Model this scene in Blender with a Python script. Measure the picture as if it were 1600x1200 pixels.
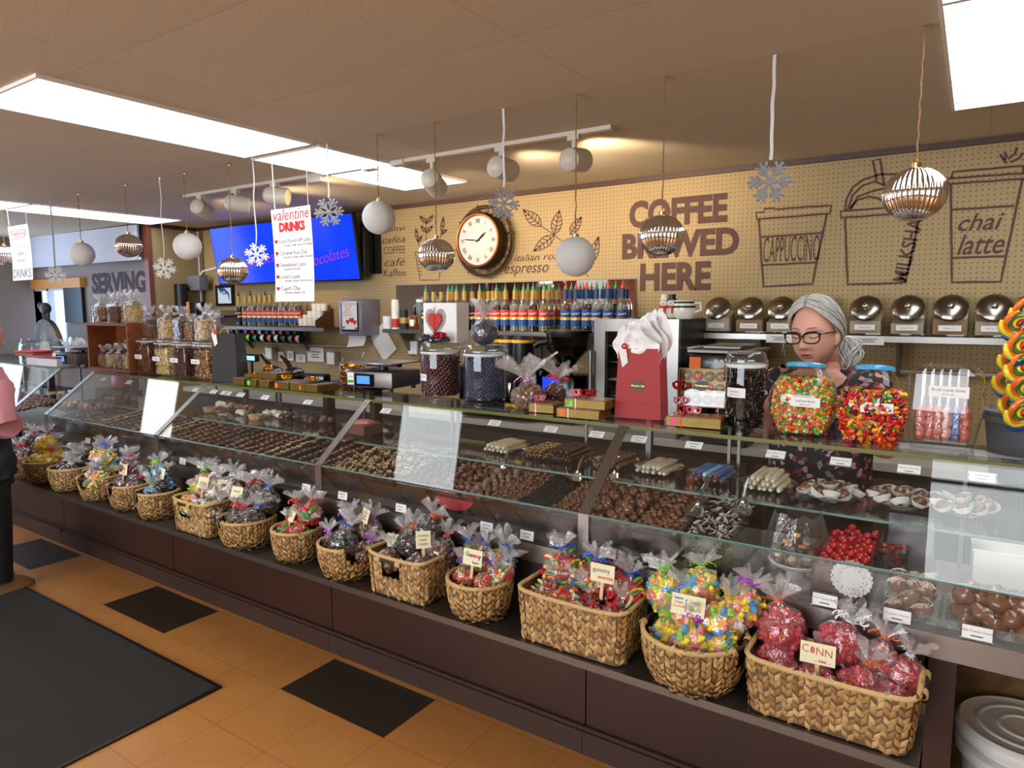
import bpy, bmesh, math, random
from math import pi, sin, cos, tan, radians, hypot, atan2, sqrt
from mathutils import Matrix, Vector, noise
random.seed(7)
for o in list(bpy.data.objects): bpy.data.objects.remove(o)
SC = bpy.context.scene; COL = SC.collection
# ---------------- camera ----------------
YAW, PITCH, ROLL, F, H = radians(-33.944), radians(6.354), radians(-0.165), 1074.3, 1.6
_f = Vector((sin(YAW)*cos(PITCH), cos(YAW)*cos(PITCH), -sin(PITCH)))
_r = Vector((cos(YAW), -sin(YAW), 0)); _u = _r.cross(_f)
CR = cos(ROLL)*_r + sin(ROLL)*_u; CU = -sin(ROLL)*_r + cos(ROLL)*_u; CF = _f
cam = bpy.data.objects.new('camera', bpy.data.cameras.new('camera')); COL.objects.link(cam)
cam.matrix_world = Matrix(((CR.x, CU.x, -CF.x, 0), (CR.y, CU.y, -CF.y, 0), (CR.z, CU.z, -CF.z, H), (0, 0, 0, 1)))
cam.data.sensor_width = 36; cam.data.lens = 36*F/1600; cam.data.clip_start = .05
SC.camera = cam
# ---------------- world, light, exposure ----------------
SC.view_settings.view_transform = 'Standard'; SC.view_settings.look = 'None'
SC.view_settings.exposure = 0.33; SC.view_settings.gamma = 1.0
SC.view_settings.use_curve_mapping = False
W = bpy.data.worlds.new('daylight'); SC.world = W; W.use_nodes = True
W.node_tree.nodes['Background'].inputs[0].default_value = (.75, .86, 1, 1)
W.node_tree.nodes['Background'].inputs[1].default_value = 2.5
LAMP = 5.0           # strength of the ceiling diffusers
def area_light(name, loc, size, rot, power, col=(1, 1, 1)):
    l = bpy.data.lights.new(name, 'AREA'); l.shape = 'RECTANGLE'; l.size, l.size_y = size; l.energy = power; l.color = col
    o = bpy.data.objects.new(name, l); COL.objects.link(o); o.location = loc; o.rotation_euler = rot
    return o
area_light('window_daylight', (-2.6, -4.4, 1.55), (5.4, 1.7), (radians(90), 0, 0), 230, (.86, .93, 1))
area_light('window_daylight', (-9.35, 2.2, 1.5), (1.6, 1.7), (radians(90), 0, radians(-90)), 38, (.6, .78, 1))
# ---------------- where a picture point lies on a plane of the room ----------------
def ray(px, py): return CF*F + CR*(px-800) - CU*(py-600)
def atZ(px, py, z): d = ray(px, py); return d*((z-H)/d.z) + Vector((0, 0, H))
def atY(px, py, y): d = ray(px, py); return d*(y/d.y) + Vector((0, 0, H))
# ---------------- mesh kit ----------------
def T(x=0, y=0, z=0): return Matrix.Translation((x, y, z))
def RX(a): return Matrix.Rotation(radians(a), 4, 'X')
def RY(a): return Matrix.Rotation(radians(a), 4, 'Y')
def RZ(a): return Matrix.Rotation(radians(a), 4, 'Z')
def S(x, y=None, z=None):
    y = x if y is None else y; z = x if z is None else z
    return Matrix.Diagonal((x, y, z, 1))
FRONT = RX(90)       # x stays, y becomes height: flat work that faces the customer
class MB:
    def __init__(s): s.v = []; s.f = []; s.m = []
    def add(s, g, M=None, mi=0):
        V, Fc = g; o = len(s.v)
        s.v += [tuple(M @ Vector(p)) for p in V] if M is not None else [tuple(p) for p in V]
        s.f += [tuple(i+o for i in f) for f in Fc]; s.m += [mi]*len(Fc)
        return s
    def mesh(s, name, mats, ang=40):
        me = bpy.data.meshes.new(name); me.from_pydata(s.v, [], s.f)
        for m in (mats if isinstance(mats, (list, tuple)) else [mats]): me.materials.append(m)
        if me.polygons:
            me.polygons.foreach_set('material_index', s.m)
            me.polygons.foreach_set('use_smooth', [True]*len(s.f)); me.set_sharp_from_angle(angle=radians(ang))
        me.update(); return me
def part(name, mb, mats, parent=None, label=None, kind=None, loc=(0, 0, 0), rz=0, ang=40):
    me = mb if isinstance(mb, bpy.types.Mesh) else mb.mesh(name, mats, ang)
    o = bpy.data.objects.new(name, me); COL.objects.link(o); o.location = loc; o.rotation_euler = (0, 0, rz)
    if parent: o.parent = parent
    if label: o['label'] = label
    if kind: o['kind'] = kind
    return o
def tag(o, label, cat, group=None, kind=None):
    o['label'] = label; o['category'] = cat
    if group: o['group'] = group
    if kind: o['kind'] = kind
    return o
def thing(name, label, cat, loc=(0, 0, 0), rz=0, group=None):
    o = bpy.data.objects.new(name, None); COL.objects.link(o); o.empty_display_size = .05
    o.location = loc; o.rotation_euler = (0, 0, rz)
    return tag(o, label, cat, group)
def solo(name, mb, mats, label, cat, loc=(0, 0, 0), rz=0, group=None, kind=None, ang=40):
    return tag(part(name, mb, mats, None, None, None, loc, rz, ang), label, cat, group, kind)
def struct(name, mb, mats, parent=None):
    o = part(name, mb, mats, parent)
    if not parent: o['kind'] = 'structure'
    return o
def dup(root, loc, rz=None, label=None, group=None, sc=None, rot=None):
    def cp(o, par):
        c = o.copy(); COL.objects.link(c); c.parent = par
        for ch in list(o.children): cp(ch, c)
        return c
    c = cp(root, None); c.location = loc
    if rz is not None: c.rotation_euler = (0, 0, rz)
    if rot is not None: c.rotation_euler = rot
    if label: c['label'] = label
    if group: c['group'] = group
    if sc: c.scale = sc if isinstance(sc, (tuple, list)) else (sc,)*3
    return c
# ---- shapes: (vertices, faces)
def box(x0, x1, y0, y1, z0, z1):
    v = [(x, y, z) for z in (z0, z1) for y in (y0, y1) for x in (x0, x1)]
    return v, [(0, 2, 3, 1), (4, 5, 7, 6), (0, 1, 5, 4), (2, 6, 7, 3), (0, 4, 6, 2), (1, 3, 7, 5)]
def cbox(sx, sy, sz, cx=0, cy=0, z0=0): return box(cx-sx/2, cx+sx/2, cy-sy/2, cy+sy/2, z0, z0+sz)
def rbox(sx, sy, sz, r=.005, seg=2, z0=0):
    bm = bmesh.new(); bmesh.ops.create_cube(bm, size=1)
    for v in bm.verts: v.co = Vector((v.co.x*sx, v.co.y*sy, (v.co.z+.5)*sz+z0))
    bmesh.ops.bevel(bm, geom=list(bm.edges), offset=r, segments=seg, profile=.5, affect='EDGES')
    g = ([tuple(v.co) for v in bm.verts], [tuple(v.index for v in f.verts) for f in bm.faces]) if not bm.verts.index_update() else None
    bm.free(); return g
def lathe(prof, n=24, close=False):
    v = []; f = []
    for r, z in prof:
        for k in range(n): a = 2*pi*k/n; v.append((r*cos(a), r*sin(a), z))
    for i in range(len(prof)-1):
        for k in range(n): a, b = i*n+k, i*n+(k+1) % n; f.append((a, b, b+n, a+n))
    if prof[0][0] > 1e-5 and close: f.append(tuple(range(n-1, -1, -1)))
    if prof[-1][0] > 1e-5 and close: f.append(tuple((len(prof)-1)*n+k for k in range(n)))
    return v, f
def ball(r=1, n=8, m=None):
    m = m or max(3, n//2+1); rx = r if isinstance(r, tuple) else (r, r, r)
    v = [(0, 0, -rx[2])]; f = []
    for i in range(1, m):
        t = -pi/2+pi*i/m
        for k in range(n): a = 2*pi*k/n; v.append((rx[0]*cos(t)*cos(a), rx[1]*cos(t)*sin(a), rx[2]*sin(t)))
    v.append((0, 0, rx[2])); L = len(v)-1
    for k in range(n):
        f.append((0, 1+(k+1) % n, 1+k)); f.append((L, L-n+k, L-n+(k+1) % n))
        for i in range(m-2): a, b = 1+i*n+k, 1+i*n+(k+1) % n; f.append((a, b, b+n, a+n))
    return v, f
def tube(pts, r, n=8, closed=False, cap=True, flat=1.0, up=None):
    P = [Vector(p) for p in pts]; N = len(P); R = r if isinstance(r, (list, tuple)) else [r]*N
    v = []; f = []; nrm = None
    for i in range(N):
        a, b = (P[i-1], P[(i+1) % N]) if closed else (P[max(0, i-1)], P[min(N-1, i+1)])
        t = (b-a); t = t.normalized() if t.length > 1e-9 else Vector((0, 0, 1))
        if nrm is None: nrm = Vector(up) if up else (Vector((0, 0, 1)) if abs(t.z) < .9 else Vector((1, 0, 0)))
        nrm = nrm - t*nrm.dot(t); nrm = nrm.normalized() if nrm.length > 1e-6 else t.orthogonal().normalized()
        bn = t.cross(nrm)
        for k in range(n): an = 2*pi*k/n; v.append(P[i] + bn*(R[i]*cos(an)) + nrm*(R[i]*flat*sin(an)))
    for i in range(N if closed else N-1):
        for k in range(n): a = i*n+k; b = i*n+(k+1) % n; c = ((i+1) % N)*n; f.append((a, b, c+(k+1) % n, c+k))
    if not closed and cap: f.append(tuple(range(n-1, -1, -1))); f.append(tuple((N-1)*n+k for k in range(n)))
    return v, f
def cyl(r, z0, z1, n=20, r2=None): return lathe([(r, z0), (r if r2 is None else r2, z1)], n, True)
def disc(r, n=24, z=0): return [(r*cos(2*pi*k/n), r*sin(2*pi*k/n), z) for k in range(n)], [tuple(range(n))]
def prism(poly, z0, z1):
    n = len(poly); v = [(x, y, z0) for x, y in poly]+[(x, y, z1) for x, y in poly]
    return v, [tuple(range(n-1, -1, -1)), tuple(range(n, 2*n))]+[(i, (i+1) % n, n+(i+1) % n, n+i) for i in range(n)]
def grid(fn, nu, nv, wrap=False):
    v = [tuple(fn(i/nu, j/nv)) for j in range(nv+1) for i in range(nu+(0 if wrap else 1))]; w = nu if wrap else nu+1
    return v, [(j*w+i, j*w+(i+1) % w, (j+1)*w+(i+1) % w, (j+1)*w+i) for j in range(nv) for i in range(nu)]
def rect(w, h, cx=0, cy=0, z=0): return [(cx-w/2, cy-h/2, z), (cx+w/2, cy-h/2, z), (cx+w/2, cy+h/2, z), (cx-w/2, cy+h/2, z)], [(0, 1, 2, 3)]
def stroke(pts, w, z=0, closed=False, taper=False):      # a flat painted line
    P = [Vector((p[0], p[1], 0)) for p in pts]; v = []; f = []; N = len(P)
    for i in range(N):
        a, b = (P[i-1], P[(i+1) % N]) if closed else (P[max(0, i-1)], P[min(N-1, i+1)])
        t = (b-a).normalized(); nn = Vector((-t.y, t.x, 0))*(w/2*((.25+.75*sin(pi*i/(N-1))) if taper else 1))
        v += [P[i]+nn+Vector((0, 0, z)), P[i]-nn+Vector((0, 0, z))]
    for i in range(N if closed else N-1): j = (i+1) % N; f.append((2*i, 2*i+1, 2*j+1, 2*j))
    return v, f
def merge(*gs):
    m = MB()
    for g in gs: m.add(*g) if isinstance(g[1], Matrix) else m.add(g)
    return m.v, m.f
_tc = {}
def text(s, size=.1, bold=0, shear=0, res=2, wide=1.0, align='CENTER', gap=1.0):
    key = (s, size, bold, shear, res, wide, align, gap)
    if key in _tc: return _tc[key]
    cu = bpy.data.curves.new('t', 'FONT'); cu.body = s; cu.size = size; cu.offset = bold; cu.shear = shear
    cu.resolution_u = res; cu.align_x = align; cu.align_y = 'CENTER'; cu.space_character = gap; cu.fill_mode = 'FRONT'
    ob = bpy.data.objects.new('t', cu); me = ob.to_mesh()
    g = ([(v.co.x*wide, v.co.y, v.co.z) for v in me.vertices], [tuple(p.vertices) for p in me.polygons])
    ob.to_mesh_clear(); bpy.data.objects.remove(ob); bpy.data.curves.remove(cu)
    _tc[key] = g; return g
# ---------------- materials ----------------
def lin(c):
    if isinstance(c, str): c = tuple(int(c[i:i+2], 16) for i in (0, 2, 4))
    return tuple(((x/255)/12.92 if x/255 <= .04045 else ((x/255+.055)/1.055)**2.4) for x in c)+(1,)
class NT:
    def __init__(s, name):
        s.m = bpy.data.materials.new(name); s.m.use_nodes = True; s.t = s.m.node_tree; s.t.nodes.clear()
        s.out = s.n('ShaderNodeOutputMaterial')
    def n(s, typ, **kw):
        nd = s.t.nodes.new(typ)
        for k, v in kw.items(): setattr(nd, k, v)
        return nd
    def l(s, a, b): s.t.links.new(a, b)
    def math(s, op, a, b=None):
        nd = s.n('ShaderNodeMath', operation=op)
        for i, x in enumerate((a, b)):
            if x is None: continue
            if isinstance(x, (int, float)): nd.inputs[i].default_value = x
            else: s.l(x, nd.inputs[i])
        return nd.outputs[0]
    def mix(s, fac, a, b):
        nd = s.n('ShaderNodeMix', data_type='RGBA')
        for i, x in ((0, fac), (6, a), (7, b)):
            if isinstance(x, (int, float, tuple)): nd.inputs[i].default_value = x
            else: s.l(x, nd.inputs[i])
        return nd.outputs[2]
    def pos(s): return s.n('ShaderNodeTexCoord').outputs['Object']
    def noise(s, sc, det=3, vec=None, rough=.5):
        nd = s.n('ShaderNodeTexNoise'); nd.inputs['Scale'].default_value = sc; nd.inputs['Detail'].default_value = det
        nd.inputs['Roughness'].default_value = rough; s.l(vec or s.pos(), nd.inputs['Vector']); return nd.outputs['Fac']
    def bump(s, h, strength=.3, dist=.002):
        nd = s.n('ShaderNodeBump'); nd.inputs['Strength'].default_value = strength; nd.inputs['Distance'].default_value = dist
        s.l(h, nd.inputs['Height']); return nd.outputs[0]
    def bsdf(s, col, rough=.5, metal=0, nrm=None, coat=0, spec=.5):
        b = s.n('ShaderNodeBsdfPrincipled')
        for k, x in (('Base Color', col), ('Roughness', rough), ('Metallic', metal)):
            if isinstance(x, (int, float, tuple)): b.inputs[k].default_value = x
            else: s.l(x, b.inputs[k])
        b.inputs['Coat Weight'].default_value = coat; b.inputs['Specular IOR Level'].default_value = spec
        if nrm: s.l(nrm, b.inputs['Normal'])
        return b
    def done(s, sh): s.l(sh.outputs[0] if hasattr(sh, 'outputs') else sh, s.out.inputs[0]); return s.m
def pbr(name, col, rough=.5, metal=0, var=0, vs=20, bump=0, bs=60, coat=0, spec=.5, col2=None, stretch=None):
    t = NT(name); c = lin(col); vec = None
    if stretch:
        mp = t.n('ShaderNodeMapping'); mp.inputs['Scale'].default_value = stretch; t.l(t.pos(), mp.inputs['Vector']); vec = mp.outputs[0]
    if var or col2:
        d = lin(col2) if col2 else tuple(x*(1-var) for x in c[:3])+(1,)
        rp = t.n('ShaderNodeMapRange'); t.l(t.noise(vs, 4, vec), rp.inputs[0]); rp.inputs[1].default_value = .35; rp.inputs[2].default_value = .65
        c = t.mix(rp.outputs[0], c, d)
    nr = t.bump(t.noise(bs, 3, vec), bump) if bump else None
    return t.done(t.bsdf(c, rough, metal, nr, coat, spec))
def emit(name, col, st):
    t = NT(name); e = t.n('ShaderNodeEmission'); e.inputs[0].default_value = lin(col); e.inputs[1].default_value = st; return t.done(e)
def clear(name, tint=(.96, .98, .97), base=.05, body=0, body_col='FFFFFF', rough=.0, bump=0, bs=40, power=5, gain=1.0):
    """thin clear sheet: see-through plus a mirror layer that grows towards grazing angles, plus a little milky body"""
    t = NT(name); nr = t.bump(t.noise(bs, 3, rough=.7), bump, .01) if bump else None
    lw = t.n('ShaderNodeLayerWeight'); lw.inputs[0].default_value = .5
    if nr: t.l(nr, lw.inputs['Normal'])
    fac = t.math('ADD', t.math('MULTIPLY', t.math('POWER', lw.outputs['Facing'], power), (1-base)*gain), base)
    tr = t.n('ShaderNodeBsdfTransparent'); tr.inputs[0].default_value = tint+(1,)
    gl = t.n('ShaderNodeBsdfGlossy'); gl.inputs['Roughness'].default_value = rough
    if nr: t.l(nr, gl.inputs['Normal'])
    a = tr.outputs[0]
    if body:
        df = t.n('ShaderNodeBsdfDiffuse'); df.inputs[0].default_value = lin(body_col)
        tl = t.n('ShaderNodeBsdfTranslucent'); tl.inputs[0].default_value = lin(body_col)
        m0 = t.n('ShaderNodeMixShader'); m0.inputs[0].default_value = .5; t.l(df.outputs[0], m0.inputs[1]); t.l(tl.outputs[0], m0.inputs[2])
        m1 = t.n('ShaderNodeMixShader'); m1.inputs[0].default_value = body; t.l(a, m1.inputs[1]); t.l(m0.outputs[0], m1.inputs[2]); a = m1.outputs[0]
    m = t.n('ShaderNodeMixShader'); t.l(fac, m.inputs[0]); t.l(a, m.inputs[1]); t.l(gl.outputs[0], m.inputs[2])
    return t.done(m)
GLASS = clear('case_glass', (.985, .992, .988), .042)
JAR = clear('jar_glass', (.95, .96, .96), .05, power=3, gain=.7)
ACRYL = clear('acrylic', (.9, .92, .91), .07, body=.03, power=3)
FILM = clear('cellophane', (.97, .97, .97), .13, body=.04, rough=.045, bump=.5, bs=38, power=2.5, gain=.8)
FILMTOP = clear('cellophane_ruffle', (.96, .96, .97), .16, body=.25, body_col='F6F4F2', rough=.08, bump=.5, bs=60, power=2, gain=.85)
GEDGE = pbr('glass_edge', '5B6434', .2, coat=.5)
TEDGE = pbr('glass_edge_teal', '668680', .2, coat=.5)
WHITE = pbr('white', 'EDEBE6', .6); PAPER = pbr('paper', 'E9E6E4', .8); CARDST = pbr('card', 'E6DDB8', .8)
BLACK = pbr('black', '0C0C0D', .4); BLACKG = pbr('gloss_black', '0A0A0B', .15); GREYP = pbr('grey_plastic', '6E7176', .5)
INK = pbr('ink', '2A2422', .8); INKGREY = pbr('ink_grey', '807B7C', .8); INKRED = pbr('ink_red', 'C0282C', .8); INKBLUE = pbr('ink_blue', '24508F', .8); INKGRN = pbr('ink_green', '3E9E4A', .8); INKORG = pbr('ink_orange', 'D2642A', .8)
STEEL = pbr('brushed_steel', '9A9691', .33, 1, bump=.08, bs=30, stretch=(2, 60, 60)); STEELD = pbr('dull_steel', '7A7672', .42, .9, bump=.1, bs=30, stretch=(2, 40, 40))
CHROME = pbr('chrome', 'D8D2CC', .06, 1); BRASS = pbr('brass_cap', 'D9BC78', .2, 1)
GOLD = pbr('gold_card', '80682A', .38, .55, var=.15, vs=15); GOLDF = pbr('gold_foil', 'E0B040', .18, 1, bump=.5, bs=90)
BROWNPAINT = pbr('brown_paint', '5C4038', .8); TRIMB = pbr('dark_trim', '4A2A22', .5)
CHOCM = pbr('milk_chocolate', '7A5038', .22, coat=.5, var=.25, vs=60); CHOCD = pbr('dark_chocolate', '4A3024', .28, coat=.35, var=.2, vs=60)
CHOCW = pbr('white_chocolate', 'E4DAC0', .4, var=.08); COCOA = pbr('cocoa_dust', '8E6E5E', .85, var=.2, vs=50)
NUT = pbr('roasted_nut', 'C9A468', .5, var=.25, vs=50); NUTB = pbr('brown_nut', '7C4A2A', .5, var=.3, vs=60); CASHEW = pbr('cashew', 'DDBE84', .5, var=.15, vs=50)
RED = pbr('red_gloss', 'B3121C', .18, coat=.5); REDP = pbr('red_paper', 'A63A3C', .75, bump=.15, bs=90); PINKF = pbr('pink_foil', 'EB9FB0', .25, .3); REDF = pbr('red_foil', 'C8222E', .22, .4)
DKWOOD = pbr('dark_wood', '3A2119', .5, var=.3, vs=30)
def bars(w, h, n=2):
    """print too small to read: short grey lines, as on the tags in the photo"""
    m = MB()
    for i in range(n): k = (.62, .40, .5)[i % 3]; m.add(rect(w*k, h*.09, 0, h*(.68-.30*i/(n-1 if n > 1 else 1)*1.2)))
    return m.v, m.f
# ================= the setting =================
YW, XL, ZC = 4.2, -9.4, 2.42
OR1 = pbr('floor_tile_orange', 'BC7A34', .38, col2='A96A2A', vs=9, bump=.06, bs=120)
def floor_mat(name, a, b, fleck, seam):
    t = NT(name); p = t.pos(); sx = t.n('ShaderNodeSeparateXYZ'); t.l(p, sx.inputs[0])
    def edge(o, off): return t.math('LESS_THAN', t.math('ABSOLUTE', t.math('SUBTRACT', t.math('FRACT', t.math('ADD', t.math('DIVIDE', o, .3), off)), .5)), .006)
    e = t.math('MAXIMUM', edge(sx.outputs[0], 50+.5-(-2.35/.3) % 1), edge(sx.outputs[1], 50+.5-(1.73/.3) % 1))
    mp = t.n('ShaderNodeMapping'); mp.inputs['Scale'].default_value = (1, 1.6, 1); t.l(p, mp.inputs['Vector'])
    n1 = t.noise(5, 4, mp.outputs[0]); n2 = t.math('GREATER_THAN', t.noise(70, 2, mp.outputs[0]), .66)
    c = t.mix(n1, lin(a), lin(b)); c = t.mix(t.math('MULTIPLY', n2, .55), c, lin(fleck)); c = t.mix(t.math('MULTIPLY', e, .55), c, lin(seam))
    return t.done(t.bsdf(c, .36, 0, t.bump(t.noise(25, 2), .05)))
FM1 = floor_mat('floor_tile_orange_flecked', 'C88A4A', 'B07538', 'D8A468', '6E4420')
FM2 = floor_mat('floor_tile_dark', '3A3022', '2A2218', '524634', '241C14')
mb = MB(); x0, y0 = -2.35-.3*24, 1.73-.3*21
for i in range(41):
    for j in range(33):
        X, Y = x0+.3*i, y0+.3*j
        dk = (j == 21 and (i-24) % 5 in (0, 1)) or (j == 16 and (i-22) % 5 in (0, 1))
        mb.add(([(X, Y, 0), (X+.3, Y, 0), (X+.3, Y+.3, 0), (X, Y+.3, 0)], [(0, 1, 2, 3)]), None, 1 if dk else 0)
struct('floor', mb, [FM1, FM2])
# ceiling boards with fine seams
def seam_mat(name, a, b, w, h, bump):
    t = NT(name); br = t.n('ShaderNodeTexBrick'); t.l(t.pos(), br.inputs[0]); br.offset = 0
    br.inputs['Color1'].default_value = lin(a); br.inputs['Color2'].default_value = lin(b); br.inputs['Mortar'].default_value = tuple(x*.78 for x in lin(a)[:3])+(1,)
    br.inputs['Scale'].default_value = 1; br.inputs['Mortar Size'].default_value = .003; br.inputs['Brick Width'].default_value = w; br.inputs['Row Height'].default_value = h
    return t.done(t.bsdf(br.outputs[0], .9, 0, t.bump(t.noise(160, 2), bump)))
CEIL = seam_mat('ceiling_board', 'CDBFA6', 'C7B9A0', 1.22, .61, .25)
struct('ceiling', MB().add(box(-10, 2.7, -4.6, 4.3, ZC, ZC+.05)), CEIL)
# pegboard
t = NT('pegboard'); sx = t.n('ShaderNodeSeparateXYZ'); t.l(t.pos(), sx.inputs[0])
def cell(o): return t.math('SUBTRACT', t.math('FRACT', t.math('ADD', t.math('DIVIDE', o, .0254), 500)), .5)
a, b = cell(sx.outputs[0]), cell(sx.outputs[2])
d = t.math('LESS_THAN', t.math('SQRT', t.math('ADD', t.math('MULTIPLY', a, a), t.math('MULTIPLY', b, b))), .13)
c = t.mix(t.math('MULTIPLY', d, .85), t.mix(t.noise(3, 3), lin('B09768'), lin('A68D60')), lin('2E2416'))
PEG = t.done(t.bsdf(c, .62, 0, t.bump(t.noise(90, 2), .06)))
TAN = pbr('tan_wall_paint', 'A08A62', .7, var=.08, vs=4, bump=.05)
GREYW = pbr('mauve_wall_paint', '8B7F78', .8, var=.06, vs=4); OSB = pbr('chipboard', '7A5A30', .8, col2='5E4422', vs=25, bump=.2, bs=40)
wall = struct('wall_back', MB().add(box(-6.731, 2.6, YW, YW+.08, 1.0, ZC)), PEG)
struct('wall_back_lower', MB().add(box(-6.731, 2.6, YW, YW+.08, 0, 1.0)), TAN)
struct('wall_left_return', MB().add(box(-6.81, -6.731, 3.7, YW+.08, 0, ZC)), TAN)
wx = lambda px: atY(px, 450, 3.7).x
mb = MB().add(box(wx(100), -6.81, 3.7, 3.78, 0, ZC)).add(box(XL, wx(46), 3.7, 3.78, 0, ZC)).add(box(wx(46), wx(100), 3.7, 3.78, 0, 1.0)).add(box(wx(46), wx(100), 3.7, 3.78, 1.86, ZC))
wserv = struct('wall_back_left', mb, GREYW)
PANEB = emit('window_daylight_glow', 'B9D2F5', 1.6); PANEL = emit('window_daylight_blue', '7FB2F5', 2.0)
def window(name, x0, x1, z0, z1, M, fm, pm, mull=1):
    fr = MB().add(box(x0, x1, -.03, .03, z0, z0+.05), M).add(box(x0, x1, -.03, .03, z1-.05, z1), M)
    for k in range(mull+2): xx = x0+(x1-x0-.05)*k/(mull+1); fr.add(box(xx, xx+.05, -.03, .03, z0, z1), M)
    w = struct(name, fr, fm); part('pane', MB().add(rect(x1-x0, z1-z0, (x0+x1)/2, (z0+z1)/2), M @ T(0, .05, 0) @ FRONT), pm, w)
    return w
FRW = pbr('window_frame_white', 'D9DEE6', .5)
window('window_1', wx(46), wx(100), 1.0, 1.86, T(0, 3.74, 0), FRW, PANEB, 1)
struct('wall_left', MB().add(box(XL-.08, XL, -4.6, 4.3, 0, .75)).add(box(XL-.08, XL, -4.6, 4.3, 2.3, ZC)).add(box(XL-.08, XL, -4.6, 1.4, .75, 2.3)).add(box(XL-.08, XL, 3.1, 4.3, .75, 2.3)), GREYW)
window('window_2', 1.4, 3.1, .75, 2.3, T(XL-.02, 0, 0) @ RZ(90), FRW, PANEL, 1)
# walls behind the photographer: reddish diagonal boards and the shop windows
t = NT('red_boards'); mp = t.n('ShaderNodeMapping'); mp.inputs['Rotation'].default_value = (0, radians(40), 0); t.l(t.pos(), mp.inputs['Vector'])
sp = t.n('ShaderNodeSeparateXYZ'); t.l(mp.outputs[0], sp.inputs[0])
ln = t.math('LESS_THAN', t.math('FRACT', t.math('ADD', t.math('DIVIDE', sp.outputs[2], .14), 50)), .07)
BOARDS = t.done(t.bsdf(t.mix(ln, t.mix(t.noise(3), lin('8E4A30'), lin('A5603E')), lin('3A1A12')), .6))
struct('wall_front', MB().add(box(-9.4, 2.6, -4.58, -4.5, 0, .7)).add(box(-9.4, 2.6, -4.58, -4.5, 2.4, ZC)).add(box(-9.4, -5.3, -4.58, -4.5, .7, 2.4)).add(box(.1, 2.6, -4.58, -4.5, .7, 2.4)), BOARDS)
window('window_3', -5.3, .1, .7, 2.4, T(0, -4.54, 0), FRW, emit('window_daylight_front', 'DCE8FA', 1.8), 3)
struct('wall_right', MB().add(box(2.6, 2.68, -4.6, 4.3, 0, ZC)), TAN)
# trims
struct('trim_1', MB().add(box(-6.70, 2.6, YW-.025, YW, ZC-.03, ZC)), TRIMB)
struct('trim_2', MB().add(box(-6.731, -6.70, 3.69, YW-.025, ZC-.035, ZC)), TRIMB)
struct('trim_3', MB().add(box(-6.80, -6.725, 3.655, 3.70, .9, ZC-.01)), pbr('red_brown_trim', '6E3A2C', .5))
# white blind hung across the top of the left wall
zb = atY(238, 402, 3.6).z
mb = MB().add(grid(lambda u, v: (atY(34, 400, 3.6).x*(1-u)+(-6.79)*u, 3.6+.015*sin(u*23)*(1-v), zb+.015*(1-u)+(ZC-.012-zb)*v), 40, 6))
mb.add(grid(lambda u, v: (atY(34, 400, 3.6).x*(1-u)+(-6.79)*u, 3.615+.015*sin(u*23)*(1-v), zb+.015*(1-u)+(ZC-.012-zb)*v), 40, 6))
mb.add(box(atY(34, 400, 3.6).x, -6.79, 3.597, 3.622, zb-.012, zb+.012))
solo('window_blind', mb, pbr('white_blind', 'C9C9D2', .8), 'wide white fabric blind hanging above the SERVING lettering', 'blind')
# painted lettering and line drawings on the pegboard
def fit(g, x0, x1, z0, z1, slope=0):
    xs = [p[0] for p in g[0]]; ys = [p[1] for p in g[0]]; a, b, c, d = min(xs), max(xs), min(ys), max(ys)
    return [(x0+(x-a)/(b-a)*(x1-x0), z0+(y-c)/(d-c)*(z1-z0)+slope*(x-a)/(b-a), 0) for x, y, _ in g[0]], g[1]
def wallbox(s, l, r, tp, bt, bold=.02, Y=YW, shear=0, mb=None, d=.003, res=3):
    A, B = atY(l, bt, Y), atY(r, bt, Y); zt = atY(l, tp, Y).z
    g = fit(text(s, .2, bold, shear, res), A.x, B.x, A.z, zt)
    return (mb or MB()).add(g, T(0, Y-d, 0) @ FRONT)
mb = wallbox('COFFEE', 983, 1136, 315, 358, .009); wallbox('BREWED', 972, 1154, 366, 406, .009, mb=mb); wallbox('HERE', 1000, 1110, 412, 455, .009, mb=mb)
part('mural_lettering', mb, BROWNPAINT, wall)
part('mural_lettering', wallbox('SERVING', 145, 229, 427, 459, .009, Y=3.7), pbr('mauve_paint', '40303A', .8), wserv)
def wl(o, sc, pts, Y=YW): return [(lambda q: (q.x, q.z))(atY(o[0]+x/sc, o[1]+y/sc, Y)) for x, y in pts]
def drawing(name, o, items, w=.011, words=()):
    m = MB()
    for it in items:
        pts, cl = (it[0], True) if isinstance(it, tuple) and isinstance(it[0], list) else (it, False)
        P = wl(o, 4, pts); Q = []
        for i in range(len(P)-(0 if cl else 1)):       # a slightly wavering hand-painted line
            a, b = P[i], P[(i+1) % len(P)]; n = max(1, int(hypot(b[0]-a[0], b[1]-a[1])/.04))
            for k in range(n): Q.append((a[0]+(b[0]-a[0])*k/n+random.uniform(-.0012, .0012), a[1]+(b[1]-a[1])*k/n+random.uniform(-.0012, .0012)))
        if not cl: Q.append(P[-1])
        m.add(stroke(Q, w, 0, cl), T(0, YW-.003, 0) @ FRONT)
    for s, l, r, tp, bt, sh, bo in words: wallbox(s, o[0]+l/4, o[0]+r/4, o[1]+tp/4, o[1]+bt/4, bo, shear=sh, mb=m)
    return part(name, m, BROWNPAINT, wall)
drawing('mural_cup', (900, 280), [([(1125, 208), (1175, 205), (1175, 185), (1243, 182), (1243, 188), (1595, 163), (1588, 215), (1130, 250)],), [(1142, 250), (1172, 672), (1478, 655), (1568, 218)], [(1158, 362), (1540, 335)], [(1165, 538), (1500, 520)]], words=[('CAPPUCCINO', 1170, 1520, 365, 522, 0, -.001)])
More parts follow.
